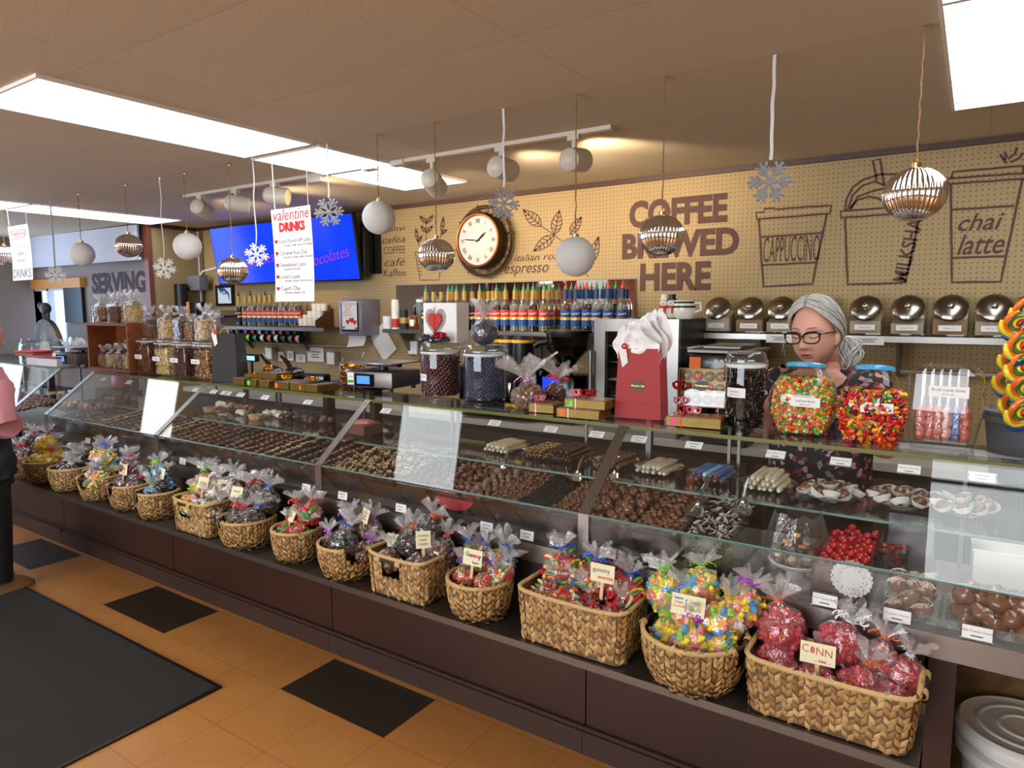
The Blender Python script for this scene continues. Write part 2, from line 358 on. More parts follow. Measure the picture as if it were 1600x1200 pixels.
dr = drawing('mural_cup', (1200, 200), [([(455, 520), (950, 482), (950, 525), (455, 562)],), [(482, 515), (490, 450), (530, 370), (600, 320), (700, 292), (800, 290), (880, 320), (940, 400), (955, 480)],
    [(500, 512), (530, 420), (590, 360), (665, 335), (740, 365)], [(515, 510), (560, 430), (650, 395), (740, 375)], [(510, 505), (560, 450), (630, 430), (690, 440), (735, 470)], [(680, 330), (655, 205), (700, 195), (725, 355)], [(482, 565), (497, 978), (857, 968), (945, 575)]])
A = atY(1200+838/4, 200+960/4, YW); g = fit(text('MILKSHAKE', .2, .004, 0, 3), 0, .42, -.035, .035)
part('mural_lettering', MB().add(g, T(A.x-.012, YW-.003, A.z) @ FRONT @ RZ(80)), BROWNPAINT, wall)
drawing('mural_cup', (1200, 200), [[(1145, 315), (1155, 275), (1590, 237), (1605, 290)], ([(1125, 318), (1630, 280), (1635, 315), (1125, 352)],), [(1142, 352), (1150, 965), (1455, 960), (1590, 320)], [(1148, 510), (1540, 487)], [(1150, 812), (1480, 802)],
    [(1450, 165), (1470, 195), (1490, 222)], [(1500, 195), (1545, 160), (1555, 120)], [(1515, 215), (1570, 190), (1592, 155)], [(1478, 200), (1490, 180), (1480, 150)]], words=[('chai', 1185, 1470, 540, 648, .35, .002), ('latte', 1178, 1475, 668, 795, .35, .002)])
def leaf(b, tp, w, veins=5):
    bx, by = b; tx, ty = tp; dx, dy = tx-bx, ty-by; L = hypot(dx, dy); nx, ny = -dy/L, dx/L; out = [[b, tp]]
    for s in (-1, 1): out.append([(bx+dx*k/8+nx*s*w*sin(pi*(k/8)**.8), by+dy*k/8+ny*s*w*sin(pi*(k/8)**.8)) for k in range(9)])
    for k in range(1, veins+1):
        u = k/(veins+1); ww = w*sin(pi*min(1, u+.12)**.8)
        for s in (-1, 1): out.append([(bx+dx*u, by+dy*u), (bx+dx*(u+.12)+nx*s*ww, by+dy*(u+.12)+ny*s*ww)])
    return out
drawing('mural_branch', (600, 280), leaf((985, 295), (870, 190), 34)+leaf((1065, 345), (1098, 195), 32)+leaf((1065, 350), (935, 450), 32)+leaf((1165, 345), (1235, 235), 26)+leaf((1290, 530), (1342, 360), 28)+[[(985, 295), (1060, 345), (1130, 400), (1280, 610)]], .006,
    [('italian roast', 815, 1150, 472, 515, .3, -.001), ('espresso', 755, 1030, 545, 612, .3, 0)])
drawing('mural_plant', (600, 280), [[(195, 455), (225, 630), (345, 630), (362, 470), (195, 455)], [(265, 455), (262, 260)], [(235, 460), (210, 380)], [(330, 465), (362, 330)]]+[[(207+k*3.5, 490+k*22), (225+k*3, 488+k*22)] for k in range(6)]
    + leaf((268, 275), (225, 230), 12, 2)+leaf((268, 275), (308, 225), 12, 2)+leaf((262, 330), (232, 292), 11, 2)+leaf((265, 335), (305, 290), 11, 2)+leaf((362, 330), (372, 235), 11, 2)+leaf((358, 345), (395, 315), 8, 2)+leaf((212, 390), (200, 305), 10, 2)+leaf((215, 395), (240, 350), 8, 1), .006)
drawing('mural_words', (300, 280), [], .006, [('kahvi', 1210, 1330, 295, 332, 0, -.001), ('cafea', 1190, 1335, 362, 402, .3, 0), ('COFFEE', 1200, 1335, 425, 470, 0, -.001), ('café', 1205, 1335, 496, 545, .3, -.001), ('Kaffee', 1200, 1340, 565, 610, 0, -.001)])
# ceiling lights: 2 x 4 ft troffers
t = NT('light_diffuser'); p = t.pos(); sx = t.n('ShaderNodeSeparateXYZ'); t.l(p, sx.inputs[0])
wv = t.math('MULTIPLY', t.math('ADD', t.math('SINE', t.math('MULTIPLY', sx.outputs[0], 420)), t.math('SINE', t.math('MULTIPLY', sx.outputs[1], 420))), .06)
e = t.n('ShaderNodeEmission'); e.inputs[0].default_value = (.93, .98, 1, 1); t.l(t.math('MULTIPLY', t.math('ADD', wv, 1), LAMP), e.inputs[1]); DIFF = t.done(e)
def troffer(x, y, label, w=.53):
    r = thing('ceiling_light', label, 'light', (x, y, ZC-.014), 0, 'fluorescent ceiling lights')
    part('frame', MB().add(box(-w/2-.012, -w/2, -.61, .61, 0, .014)).add(box(w/2, w/2+.012, -.61, .61, 0, .014)).add(box(-w/2, w/2, -.61, -.60, 0, .014)).add(box(-w/2, w/2, .60, .61, 0, .014)), WHITE, r)
    part('diffuser', MB().add(box(-w/2, w/2, -.60, .60, .003, .013)), DIFF, r); return r
troffer(-3.06, 1.765, 'fluorescent panel, nearer of the long pair across the ceiling above the mat')
troffer(-3.07, 3.03, 'fluorescent panel, farther of the long pair, ending near the round clock')
troffer(.14, 2.88, 'fluorescent panel at the right edge of the photo')
troffer(.14, 1.66, 'fluorescent panel cut off by the top right corner of the photo')
troffer(-6.42, 3.07, 'fluorescent panel at the left, above the SERVING lettering')
troffer(-6.42, 1.84, 'fluorescent panel cut off by the left edge of the photo')
for x in (-6.42, -3.07, .14):  # unseen panel rows behind the camera, added to light the room
    for y in (-2.9, -1.68): troffer(x, y, 'fluorescent panel over the shop floor behind the photographer')
# ================= display cases =================
# counter drawn larger and farther off, then each piece scaled about the camera
CS, CZ = .91, .144
ZF = -CZ/CS          # the floor, before the scaling about the camera
BEFORE = set(bpy.data.objects)
def scale_about_cam(objs):
    for o in objs:
        if o.parent is None and o.get('kind') != 'structure' and o.name.split('.')[0] not in ('entrance_mat', 'counter_post'):
            o.location = (o.location.x*CS, o.location.y*CS, o.location.z*CS+CZ); o.scale = [k*CS for k in o.scale]
YG, ZG, YT, ZT, ZD, ZS, YS = 2.22, .832, 2.567, 1.112, .685, .914, 2.45
PANEL_B = pbr('brown_laminate', '371C13', .42, var=.1, vs=6); KICK = pbr('brown_kick', '38231B', .5)
DECK = pbr('case_deck', 'A9A7A2', .35, .4); CASEB = pbr('case_back', '3A3430', .6)
SLOPE = math.degrees(atan2(ZT-ZG, YT-YG)); SL = hypot(ZT-ZG, YT-YG)
def case(x0, x1, label, end=False):
    w = x1-x0; r = thing('display_case', label, 'display case', (x0, YG, 0), 0, 'glass display cases along the counter')
    dy = lambda y: y-YG
    wb = w if not end or x0 < -5 else -.06/CS-x0
    part('base_panel', MB().add(box(.003, wb-.003, dy(2.291), dy(2.32), ZF+.105, .398)).add(box(.003, wb-.003, dy(2.32), dy(2.80), ZF+.05, .398)), PANEL_B, r)
    part('kick_rail', MB().add(box(.001, wb-.001, dy(2.262), dy(2.31), ZF, ZF+.095)).add(box(.001, wb-.001, dy(2.272), dy(2.31), ZF+.095, ZF+.11)), KICK, r)
    part('back_panel', MB().add(box(.001, wb-.001, dy(2.235), dy(2.25), .398, ZD-.02)).add(box(.001, w-.001, dy(2.80), dy(2.85), ZF, ZD-.02)), CASEB, r)
    part('deck', MB().add(box(.001, w-.001, dy(2.25), dy(2.86), ZD-.02, ZD)), DECK, r)
    part('rail', MB().add(box(.001, w-.001, dy(2.195), dy(2.25), .612, .672)).add(box(.001, w-.001, dy(2.19), dy(2.25), .672, ZD)), STEEL, r)
    part('front_glass', MB().add(box(.002, w-.002, -.003, .003, ZD, ZG-.003)), GLASS, r)
    m = T(0, 0, ZG) @ RX(SLOPE)
    part('slanted_glass', MB().add(box(.002, w-.002, 0, SL, -.003, .003), m), GLASS, r)
    part('glass_edge', MB().add(box(.002, w-.002, -.005, .0, -.004, .004), m), TEDGE, r)
    part('post', MB().add(box(.001, .045, -.004, SL, .0035, .008), m).add(box(.001, .045, -.008, -.0035, ZD, ZG+.004)).add(merge((cyl(.004, 0, .003, 10), T(.023, .03, .008)), (cyl(.004, 0, .003, 10), T(.023, SL-.03, .008))), m), STEEL, r)
    if end: part('post', MB().add(box(w-.046, w-.001, -.004, SL, .0035, .008), m).add(box(w-.046, w-.001, -.008, -.0035, ZD, ZG+.004)), STEEL, r)
    g = part('top_glass', MB().add(box(.002, w-.002, dy(YT), dy(2.865), ZT, ZT+.008)), GLASS, r)
    part('glass_edge', MB().add(box(.002, w-.002, dy(YT)-.006, dy(YT)-.0005, ZT-.006, ZT+.009)), GEDGE, r)
    part('glass_shelf', MB().add(box(.03, w-.03, dy(YS), dy(2.82), ZS-.006, ZS)), GLASS, r)
    part('shelf_edge', MB().add(box(.03, w-.03, dy(YS)-.004, dy(YS)-.0005, ZS-.007, ZS+.001)), TEDGE, r)
    for xx in (.25*w, .27*w+.01, .8*w): part('shelf_support', MB().add(cbox(.012, .012, ZT-ZD, xx, dy(2.835), ZD)), STEELD, r)
    part('end_frame', MB().add(box(.001, .025, dy(2.84), dy(2.87), ZF, ZT-.001)), STEELD, r)
    return r
XC = [-5.61, -4.127, -2.662, -1.194, .30]
case(XC[0], XC[1], 'glass display case at the far end, between the walkway gap and the scale-free counter', False)['label'] = 'glass display case under the wooden crate and nut canisters'
case(XC[1], XC[2], 'glass display case under the row of gold boxes with gold ribbons')
case(XC[2], XC[3], 'glass display case under the digital scale and the two round canisters')
case(XC[3], XC[4], 'glass display case under the candy jars, nearest the right edge', True)
case(-7.6, -6.12, 'glass display case beyond the gap, behind the customer in pink', True)
# right end: brown post, chipboard recess
solo('counter_post', MB().add(box(-.052, .012, 2.056, 2.085, 0, .69)).add(box(-.045, .005, 2.085, 2.5, .0, .69)), PANEL_B, 'dark brown end post of the counter beside the white buckets', 'post')
struct('partition_panel', MB().add(box(.013, 1.2, 2.53, 2.56, 0, .69)), OSB)
# steel shelf that carries the baskets
m = MB().add(box(-6.25, -.055, 1.952, 2.234, .405, .42)).add(box(-6.25, -.055, 1.944, 1.952, .395, .421)).add(box(-6.25, -.055, 2.226, 2.234, .42, .455))
solo('basket_shelf', m, pbr('worn_steel_shelf', '77706A', .33, .85, bump=.1, bs=30, stretch=(2, 40, 40)), 'long narrow stainless shelf under the row of wicker baskets', 'shelf')
# black entrance mat on the floor
t = NT('mat_pile'); n = t.noise(400, 2); n2 = t.noise(6, 4)
MATM = t.done(t.bsdf(t.mix(n, t.mix(n2, lin('100F0E'), lin('1E1C1A')), lin('38342F')), .95, 0, t.bump(n, .8, .004)))
solo('entrance_mat', MB().add(box(-7.2, -2.575, .2, 1.582, 0, .007)).add(merge((box(-7.2, -2.56, 1.582, 1.597, 0, .009), T()), (box(-2.575, -2.56, .2, 1.582, 0, .009), T())), None, 1), [MATM, BLACK], 'large black carpet mat on the orange floor', 'mat')
# price tags: along the rail and hanging from the top glass edge
def ptag(x, z, y, title, label, lean, w=.062, h=.034, grp=None, rz=0):
    r = thing('price_tag', label, 'price tag', (x, y, z), rz, grp); M = RX(lean)
    part('card', MB().add(box(-w/2, w/2, -.0008, .0008, 0, h), M), PAPER, r)
    part('holder', MB().add(box(-w/2-.004, w/2+.004, .0012, .003, -.002, h+.004), M).add(box(-w/2-.004, w/2+.004, -.006, .003, -.003, -.0012), M), ACRYL, r)
    part('lettering', MB().add(text(title, .0088, 0, res=1), M @ T(0, -.0012, h*.62) @ FRONT).add(rect(w*.4, h*.08), M @ T(0, -.0012, h*.25) @ FRONT) if title else MB().add(bars(w, h), M @ T(0, -.0012, 0) @ FRONT), INK if title else INKGREY, r)
LOW = [(535, 768, ''), (626, 785, ''), (760, 817, ''), (823, 829, ''), (870, 840, ''), (950, 857, ''), (1027, 873, ''), (1105, 888, ''), (1289, 930, 'Sour Cherry Balls'), (1402, 955, 'Coconut Clusters'), (1527, 986, 'Maple Peanut Clusters'),
       (137, 687, ''), (172, 696, ''), (285, 716, ''), (313, 722, ''), (345, 729, ''), (478, 752, ''), (375, 733, '')]
for i, (px, py, s) in enumerate(sorted(LOW)):
    p = atY(px, py, 2.206)
    ptag(p.x, ZD+.006 if py < 900 else ZD+.004, 2.204, s, 'small white price tag standing on the steel rail before the case glass', -8, .07 if px > 1200 else .062, .036, 'price tags along the rail')
TOP = [(313, 600), (354, 597), (333, 610), (375, 609), (413, 614), (480, 620), (602, 632), (350, 605), (772, 648), (860, 659), (932, 666), (998, 672), (1084, 684), (1212, 697), (1314, 711), (1421, 721), (1536, 733), (160, 587), (200, 590), (305, 598)]
for i, (px, py) in enumerate(TOP):
    p = atY(px, py, 2.556)
    ptag(p.x, ZT-.055, 2.545, {1212: 'Caramel Apple Popcorn', 1314: 'Peanut Clusters', 1421: 'Almond Clusters'}.get(px, ''), 'small white price tag hanging under the green top glass edge', -50, .066, .036, 'price tags along the top glass')
# ================= wicker baskets =================
W1 = pbr('wicker', 'B58F58', .62, col2='9A7442', vs=45, bump=.35, bs=160, stretch=(1, 1, 1)); W2 = pbr('wicker_light', 'C9A76E', .62, var=.18, vs=60, bump=.3, bs=160); W3 = pbr('wicker_dark', '8E6B3E', .65, var=.2, vs=60, bump=.3, bs=160)  # wicker tones that the leaves take at random
WIN = pbr('wicker_inside', '6E5230', .8, var=.2, vs=60)
def leafg(L, wd, hgt):
    return [(0, 0, 0), (wd/2, L*.45, hgt*.3), (0, L, hgt*.1), (-wd/2, L*.45, hgt*.3), (0, L*.35, hgt), (0, L*.7, hgt*.8)], [(0, 1, 4), (0, 4, 3), (1, 5, 4), (4, 5, 3), (1, 2, 5), (5, 2, 3)]
def woven(surf, per, hgt, skip=None, sc=1.0, seed=0):
    """surf(s, v) -> point; herringbone of flat leaves over the outside, a plain inside"""
    rnd = random.Random(seed); m = MB(); nc = max(6, round(per/(.033*sc))); nr = max(3, round(hgt/(.021*sc)))
    nu = nc*2; nv = nr
    V, Fc = grid(lambda u, v: surf(u, v), nu, nv, True); keep = []
    for j in range(nv):
        for i in range(nu):
            if not (skip and skip((i+.5)/nu, (j+.5)/nv)): keep.append(Fc[j*nu+i])
    m.add((V, keep), None, 3)
    for j in range(-1, nr):
        for i in range(nc):
            for sd in (-1, 1):
                u = ((i+.5)/nc) % 1; v = (j+.55)/nr+rnd.uniform(-.03, .03)+(.5/nr if i % 2 else 0)
                if v > .93 or v < -.05: continue
                if skip and skip((u+sd*.25/nc) % 1, min(1, v+.7/nr)): continue
                vv = max(0, v); p = Vector(surf(u, vv)); pu = (Vector(surf((u+.004) % 1, vv))-Vector(surf((u-.004) % 1, vv))).normalized()
                pv = (Vector(surf(u, min(1, vv+.02)))-Vector(surf(u, max(0, vv-.02)))).normalized(); nn = pu.cross(pv).normalized(); pv = nn.cross(pu)
                a = radians(-sd*(30+rnd.uniform(-7, 7))); X = pu*cos(a)+pv*sin(a); Y = pv*cos(a)-pu*sin(a)
                M = Matrix(((X.x, Y.x, nn.x, p.x), (X.y, Y.y, nn.y, p.y), (X.z, Y.z, nn.z, p.z+(v-vv)*hgt), (0, 0, 0, 1)))
                m.add(leafg(.034*sc*rnd.uniform(.9, 1.15), .0165*sc, .006*sc), M, rnd.choice((0, 0, 0, 1, 2)))
    return m
def round_basket(label, cx, cy, r, h=.15, handle=None, seed=0, rb=.56):
    R = thing('wicker_basket', label, 'basket', (cx, cy, .4205), 0, 'wicker baskets of bagged candy')
    def surf(u, v): a = 2*pi*u; rr = r*(rb+(1-rb)*sqrt(max(0, 1-(1-min(1, v*1.05))**2))); return rr*cos(a), rr*sin(a), .004+v*h
    skip = None; per = 2*pi*r*.93
    if handle is not None:
        def skip(u, v, hs=handle):
            for hh in hs:
                d = abs((u-hh/360+.5) % 1-.5)*2*pi*r
                if d < .04 and v > .98-.42*sqrt(max(0, 1-(d/.042)**2)): return True
    part('basket_body', woven(surf, per, h, skip, 1, seed).add(disc(r*rb, 24, .003)), [W1, W2, W3, WIN], R, ang=60)
    if handle is None: part('rim', MB().add(tube([(r*cos(2*pi*k/28), r*sin(2*pi*k/28), h+.003) for k in range(28)], .0075, 8, True)), W2, R)
    else:
        for k, hh in enumerate(handle):
            a0 = radians(hh)
            nxt = handle[(k+1) % len(handle)]; span = (nxt-hh) % 360 or 360; da = .045/r
            A, B = a0+da, a0+radians(span)-da
            part('rim', MB().add(tube([(r*cos(A+(B-A)*i/24), r*sin(A+(B-A)*i/24), h+.003) for i in range(25)], .0075, 8)), W2, R)
            pts = [(r*1.0*cos(a0+t), r*1.0*sin(a0+t), h+.001) for t in (-da*1.25, 0, da*1.25)]
            hd = part('handle', MB().add(tube(pts, .0075, 10)), DKWOOD, R, 'dark wooden rod handle')
            for q in (pts[0], pts[2]): part('binding', MB().add(lathe([(.008, -.011), (.0115, -.008), (.0115, .008), (.008, .011)], 10), T(*q) @ RZ(math.degrees(a0)) @ RX(90)), W2, hd)
    return R
def square_basket(label, x0, x1, y0, y1, h, slot=None, seed=0):
    w, d = x1-x0, y1-y0; R = thing('wicker_basket', label, 'basket', ((x0+x1)/2, (y0+y1)/2, .4205), 0, 'wicker baskets of bagged candy')
    rc = .035; P = []
    def outline(k):                                    # rounded rectangle by arc length
        segs = [(w-2*rc, (1, 0), (-w/2+rc, -d/2)), (None, -90, (w/2-rc, -d/2+rc)), (d-2*rc, (0, 1), (w/2, -d/2+rc)), (None, 0, (w/2-rc, d/2-rc)), (w-2*rc, (-1, 0), (w/2-rc, d/2)), (None, 90, (-w/2+rc, d/2-rc)), (d-2*rc, (0, -1), (-w/2, d/2-rc)), (None, 180, (-w/2+rc, -d/2+rc))]
        L = 2*(w+d-4*rc)+2*pi*rc; s = (k % 1)*L
        for ln, q, o in segs:
            l2 = ln if ln is not None else pi*rc/2
            if s <= l2+1e-9:
                if ln is not None: return o[0]+q[0]*s, o[1]+q[1]*s
                a = radians(q+90*s/l2); return o[0]+rc*cos(a), o[1]+rc*sin(a)
            s -= l2
        return -w/2+rc, -d/2
    def surf(u, v): x, y = outline(u); k = .93+.07*v; return x*k, y*k, .004+v*h+(.012*abs(2*abs(x)/w)**3 if v > .9 else 0)
    L = 2*(w+d-4*rc)+2*pi*rc; skip = None
    if slot:                                           # slot: (centre along outline in metres, half width)
        sc_, hw = slot
        def skip(u, v):
            ds = abs(((u*L-sc_)+L/2) % L-L/2); return ds < hw and .46 < v < .97
    part('basket_body', woven(surf, L, h, skip, 1, seed).add(([surf(k/40, 0) for k in range(40)], [tuple(range(40))]), None, 3), [W1, W2, W3, WIN], R, ang=60)
    part('rim', MB().add(tube([surf(k/60, 1.0) for k in range(60)], .0075, 8, True)), W2, R)
    if slot:
        pts = [surf(((slot[0]+t)/L) % 1, .92) for t in (-slot[1]*1.2, 0, slot[1]*1.2)]; out = 1.035
        hd = part('handle', MB().add(tube([(p[0]*out, p[1]*out, p[2]) for p in pts], .009, 10)), DKWOOD, R, 'dark wooden rod handle')
        dr = (Vector(pts[2])-Vector(pts[0])); ang = math.degrees(atan2(dr.y, dr.x))
        for q in (pts[0], pts[2]): part('binding', MB().add(lathe([(.009, -.014), (.0135, -.011), (.0135, .011), (.009, .014)], 10), T(q[0]*out, q[1]*out, q[2]) @ RZ(ang) @ RY(90)), W2, hd)
    return R
# ---- bagged candy
rnd = random.Random(3)
def gum(name, c, rough=.22): return pbr(name, c, rough, coat=.4, var=.12, vs=30)
G = {k: gum('gummy_'+k, c) for k, c in dict(red='C81E22', orange='E8641C', yellow='F0BE28', green='4E9A38', clear='EBD9A6', blue='2C86C8', dark='5A1420', purple='4A1A3A', black='121013', navy='1E2C4A').items()}
P = {k: pbr('sugared_'+k, c, .75, var=.06, vs=90, bump=.3, bs=300) for k, c in dict(yellow='F7DC38', orange='F5A03C', pink='EE7F84', green='8CCF4A', blue='4FA6E0', white='F2E9DC', red='E0343C', lemon='F7D22A', tan='D6BE9A', mint='9CD8B0').items()}
def pcs(kind, r, rd):
    if kind == 'bear': return merge((ball((r*.72, r*.6, r), 6, 5), T()), (ball(r*.5, 6, 4), T(0, r*.1, r*.85)), (ball(r*.3, 5, 3), T(r*.5, r*.4, r*.3)), (ball(r*.3, 5, 3), T(-r*.5, r*.4, -r*.3)))
    if kind == 'worm':
        k = rd.uniform(.6, 1.4); return tube([(r*1.6*(t-.5)*2, r*.7*sin(t*5*k), r*.3*cos(t*4)) for t in [i/7 for i in range(8)]], [r*.2]+[r*.36]*6+[r*.2], 6)
    if kind == 'disc': return lathe([(0, -r*.22), (r*.9, -r*.22), (r, 0), (r*.9, r*.22), (0, r*.25)], 9)
    if kind == 'long': return ball((r*.5, r*.5, r*1.25), 6, 5)
    if kind == 'lump':
        V, Fc = ball(r, 7, 5); return [tuple(Vector(p)*(1+.3*(noise.noise(Vector(p)*60+Vector((rd.random()*9,)*3))))) for p in V], Fc
    if kind == 'slice': return merge((lathe([(r*.3, -r*.4), (r*1.1, -r*.4), (r*1.15, 0), (r*1.1, r*.4), (r*.3, r*.4)], 10), T()))
    return ball(r, 8, 6)
def bag_meshes(key, kind, mats, a=.05, b=.055, n=60, pr=.013, seed=1, top=.055, fill=None):
    rd = random.Random(seed); c = MB(); core = ball((a*.9, a*.9, b*.9), 14, 9); c.add(core, T(0, 0, b))
    for i in range(n):
        z = 1-2*(i+.5)/n; ph = i*2.399+rd.uniform(-.3, .3); q = sqrt(1-z*z); k = rd.uniform(.86, .98)
        c.add(pcs(kind, pr*rd.uniform(.85, 1.15), rd), T(a*q*cos(ph)*k, a*q*sin(ph)*k, b+b*z*k) @ Matrix.Rotation(rd.uniform(0, 6.28), 4, Vector((rd.uniform(-1, 1), rd.uniform(-1, 1), rd.uniform(-1, 1)+.01))), rd.randrange(len(mats)))
    cm = c.mesh(key+'_candy', mats, 60)
    off = Vector((seed*3.7, seed*1.3, 0)); g = 1.14
    def film(u, v):
        an = 2*pi*u
        if v < .8: t = -pi/2+(v/.8)*pi*.86; rr, z = a*g*cos(t), b+b*g*sin(t)
        else: k = (v-.8)/.2; t0 = -pi/2+pi*.86; rr = a*g*cos(t0)*(1-k)+.010*k; z = b+b*g*sin(t0)+k*.022
        p = Vector((rr*cos(an), rr*sin(an), z)); s = noise.noise(p*42+off)*.007+noise.noise(p*95+off)*.003+.004*sin(an*9+seed)*max(0, v-.5)
        return p.x*(1+s/max(rr, .012)), p.y*(1+s/max(rr, .012)), max(.0005, p.z+s*.5)
    wm = MB().add(grid(film, 34, 20, True)).mesh(key+'_wrap', FILM, 14)
    zt = b+b*g*sin(-pi/2+pi*.86)+.022
    def ruf(u, v):
        an = 2*pi*u; rr = .008+top*.75*v**1.25*(1+.35*sin(an*2+seed)); w = sin(an*7+seed)*.013*v+sin(an*13+seed*2)*.006*v
        return (rr+w)*cos(an)*1.15, (rr*.7+w)*sin(an), zt+top*(v**.85)*(.85+.22*sin(an*5+seed*1.7))+.006*sin(an*11)*v
    tm = MB().add(grid(ruf, 84, 9, True)).mesh(key+'_top', FILMTOP, 18)
    return cm, wm, tm, zt
def ribbon_mesh(zt, seed, curls=3):
    rd = random.Random(seed); m = MB().add(tube([(.0115*cos(2*pi*k/12), .0115*sin(2*pi*k/12), zt-.002+.002*sin(k)) for k in range(12)], .0035, 6, True))
    for c in range(curls):
        a = rd.uniform(0, 6.28); pts = []
        for k in range(22): t = k/21; pts.append((.011*cos(a)+.034*t*cos(a)+.007*cos(t*16), .011*sin(a)+.034*t*sin(a)+.007*sin(t*16), zt+.012*sin(t*3)+.006*sin(t*16+1)))
        m.add(tube(pts, .0024, 4, flat=.35))
    return m
RIB = {k: pbr('ribbon_'+k, c, .25, .15) for k, c in dict(red='D8262C', green='8BE02E', blue='2E62D8', purple='C038D0', orange='E8762C', gold='E8C040', pink='F0A8C0', white='E8E8EC').items()}
BAGS = {}
def make_bag(key, kind, mats, what, label, cat='candy bag', rib='red', **kw):
    cm, wm, tm, zt = bag_meshes(key, kind, mats, **kw)
    r = thing('candy_bag', label, cat); r['group'] = what
    part('candy', cm, None, r, kind='stuff'); w = part('cellophane_wrap', wm, None, r); part('cellophane_ruffle', tm, None, w); part('ribbon', ribbon_mesh(zt, len(key)+7), RIB[rib], w)
    BAGS[key] = [r, False, kw.get('a', .05)]; return r
def put(key, x, y, z, rz=None, tilt=(0, 0), sc=1.0, label=None):
    e = BAGS[key]; rz = rnd.uniform(0, 6.28) if rz is None else rz; rot = (Matrix.Rotation(tilt[0], 3, 'X') @ Matrix.Rotation(tilt[1], 3, 'Y') @ Matrix.Rotation(rz, 3, 'Z')).to_euler()
    if not e[1]: o = e[0]; o.location = (x, y, z); o.rotation_euler = rot; o.scale = (sc,)*3; e[1] = True
    else: o = dup(e[0], (x, y, z), rot=rot, sc=sc)
    if label: o['label'] = label
    return o
def sign(x, y, z, lines, label, w=.085, h=.055, rz=0, lean=-12, stick=.05, mats=None):
    r = thing('candy_sign', label, 'sign', (x, y, z), rz); M = RX(lean)
    part('card', MB().add(box(-w/2, w/2, -.001, .001, stick, stick+h), M), CARDST, r)
    part('stick', MB().add(box(-.006, .006, .001, .003, 0, stick+h*.6), M), pbr('stick_wood', 'D9B98A', .7) if 'stick_wood' not in bpy.data.materials else bpy.data.materials['stick_wood'], r)
    for i, (s, sz, dx, dz, mt, bo) in enumerate(lines):
        part('lettering', MB().add(text(s, sz, bo, res=2), M @ T(dx, -.0016, stick+h*dz) @ FRONT), mt, r)
    return r
def heap(keys, cx, cy, wx, wy, z0, n, layer2=0, sc=1.0, rd=None, lab=None):
    """bags packed into a basket: a bottom layer over the area and a few on top"""
    rd = rd or random.Random(int(cx*1000)+9)
    k = 0
    cols = max(1, round(sqrt(n*wx/wy))); rows = -(-n//cols)
    for j in range(rows):
        c2 = min(cols, n-k)
        for i in range(c2):
            x = cx+(-.5+(i+.5)/c2)*wx; y = cy+(-.5+(j+.5)/rows)*wy
            put(keys[k % len(keys)], x+rd.uniform(-.008, .008), y+rd.uniform(-.006, .006), z0+.05*j/max(1, rows-1)+rd.uniform(0, .012), None, (rd.uniform(-.45, .2), rd.uniform(-.45, .45)), sc*rd.uniform(.92, 1.08)); k += 1
    for i in range(layer2):
        x = cx+(-.5+(i+.5)/layer2)*wx*.8; put(keys[(k+i) % len(keys)], x, cy+wy*.18+rd.uniform(-.01, .01), z0+.095+rd.uniform(0, .02), None, (rd.uniform(-.4, .1), rd.uniform(-.4, .4)), sc*rd.uniform(.92, 1.05))
ZB = .47
def L(s): return s
# 15 cinnamon bears
square_basket('large rectangular wicker basket of red cinnamon bear bags, rightmost of the row', -.505, -.065, 1.958, 2.178, .155, slot=(.37+.055+.075+.02, .045), seed=15)
CIN = [gum('cinnamon_red', 'D0283A', .35), gum('cinnamon_deep', 'B81C2C', .35), gum('cinnamon_light', 'E04450', .35)]
make_bag('cinA', 'bear', CIN, 'bags in the cinnamon bear basket', 'cellophane bag of red cinnamon bears in the rightmost wicker basket', rib='orange', a=.06, b=.062, n=110, pr=.0125, seed=11)
make_bag('cinB', 'bear', CIN, 'bags in the cinnamon bear basket', 'cellophane bag of red cinnamon bears in the rightmost wicker basket', rib='white', a=.064, b=.055, n=110, pr=.0125, seed=12)
for x, y, z, tx, ty, s, k in [(-.445, 2.03, .475, -.3, .1, 1, 'cinA'), (-.335, 2.02, .475, -.5, .3, .95, 'cinB'), (-.225, 2.03, .47, -.3, .2, 1, 'cinA'), (-.13, 2.03, .47, -.5, -.3, .95, 'cinB'), (-.425, 2.11, .56, 0, -.15, 1.05, 'cinA'), (-.29, 2.12, .565, -.1, .3, 1.0, 'cinB'), (-.19, 2.12, .53, -.3, .2, .9, 'cinA'), (-.12, 2.13, .52, -.1, .2, .85, 'cinB')]: put(k, x, y, z, None, (tx, ty), s)
sign(-.315, 2.0, .545, [('C', .030, -.033, .66, INKRED, -.0002), ('8', .024, -.014, .63, INKRED, .0005), ('N', .030, .005, .60, INKRED, -.0002), ('N', .030, .028, .58, INKRED, -.0002), ('... bear ...', .0115, .014, .18, INKRED, .0003)], 'CINN bear sign on a wooden stick in the red candy basket', .092, .058, .1, -14, .05)
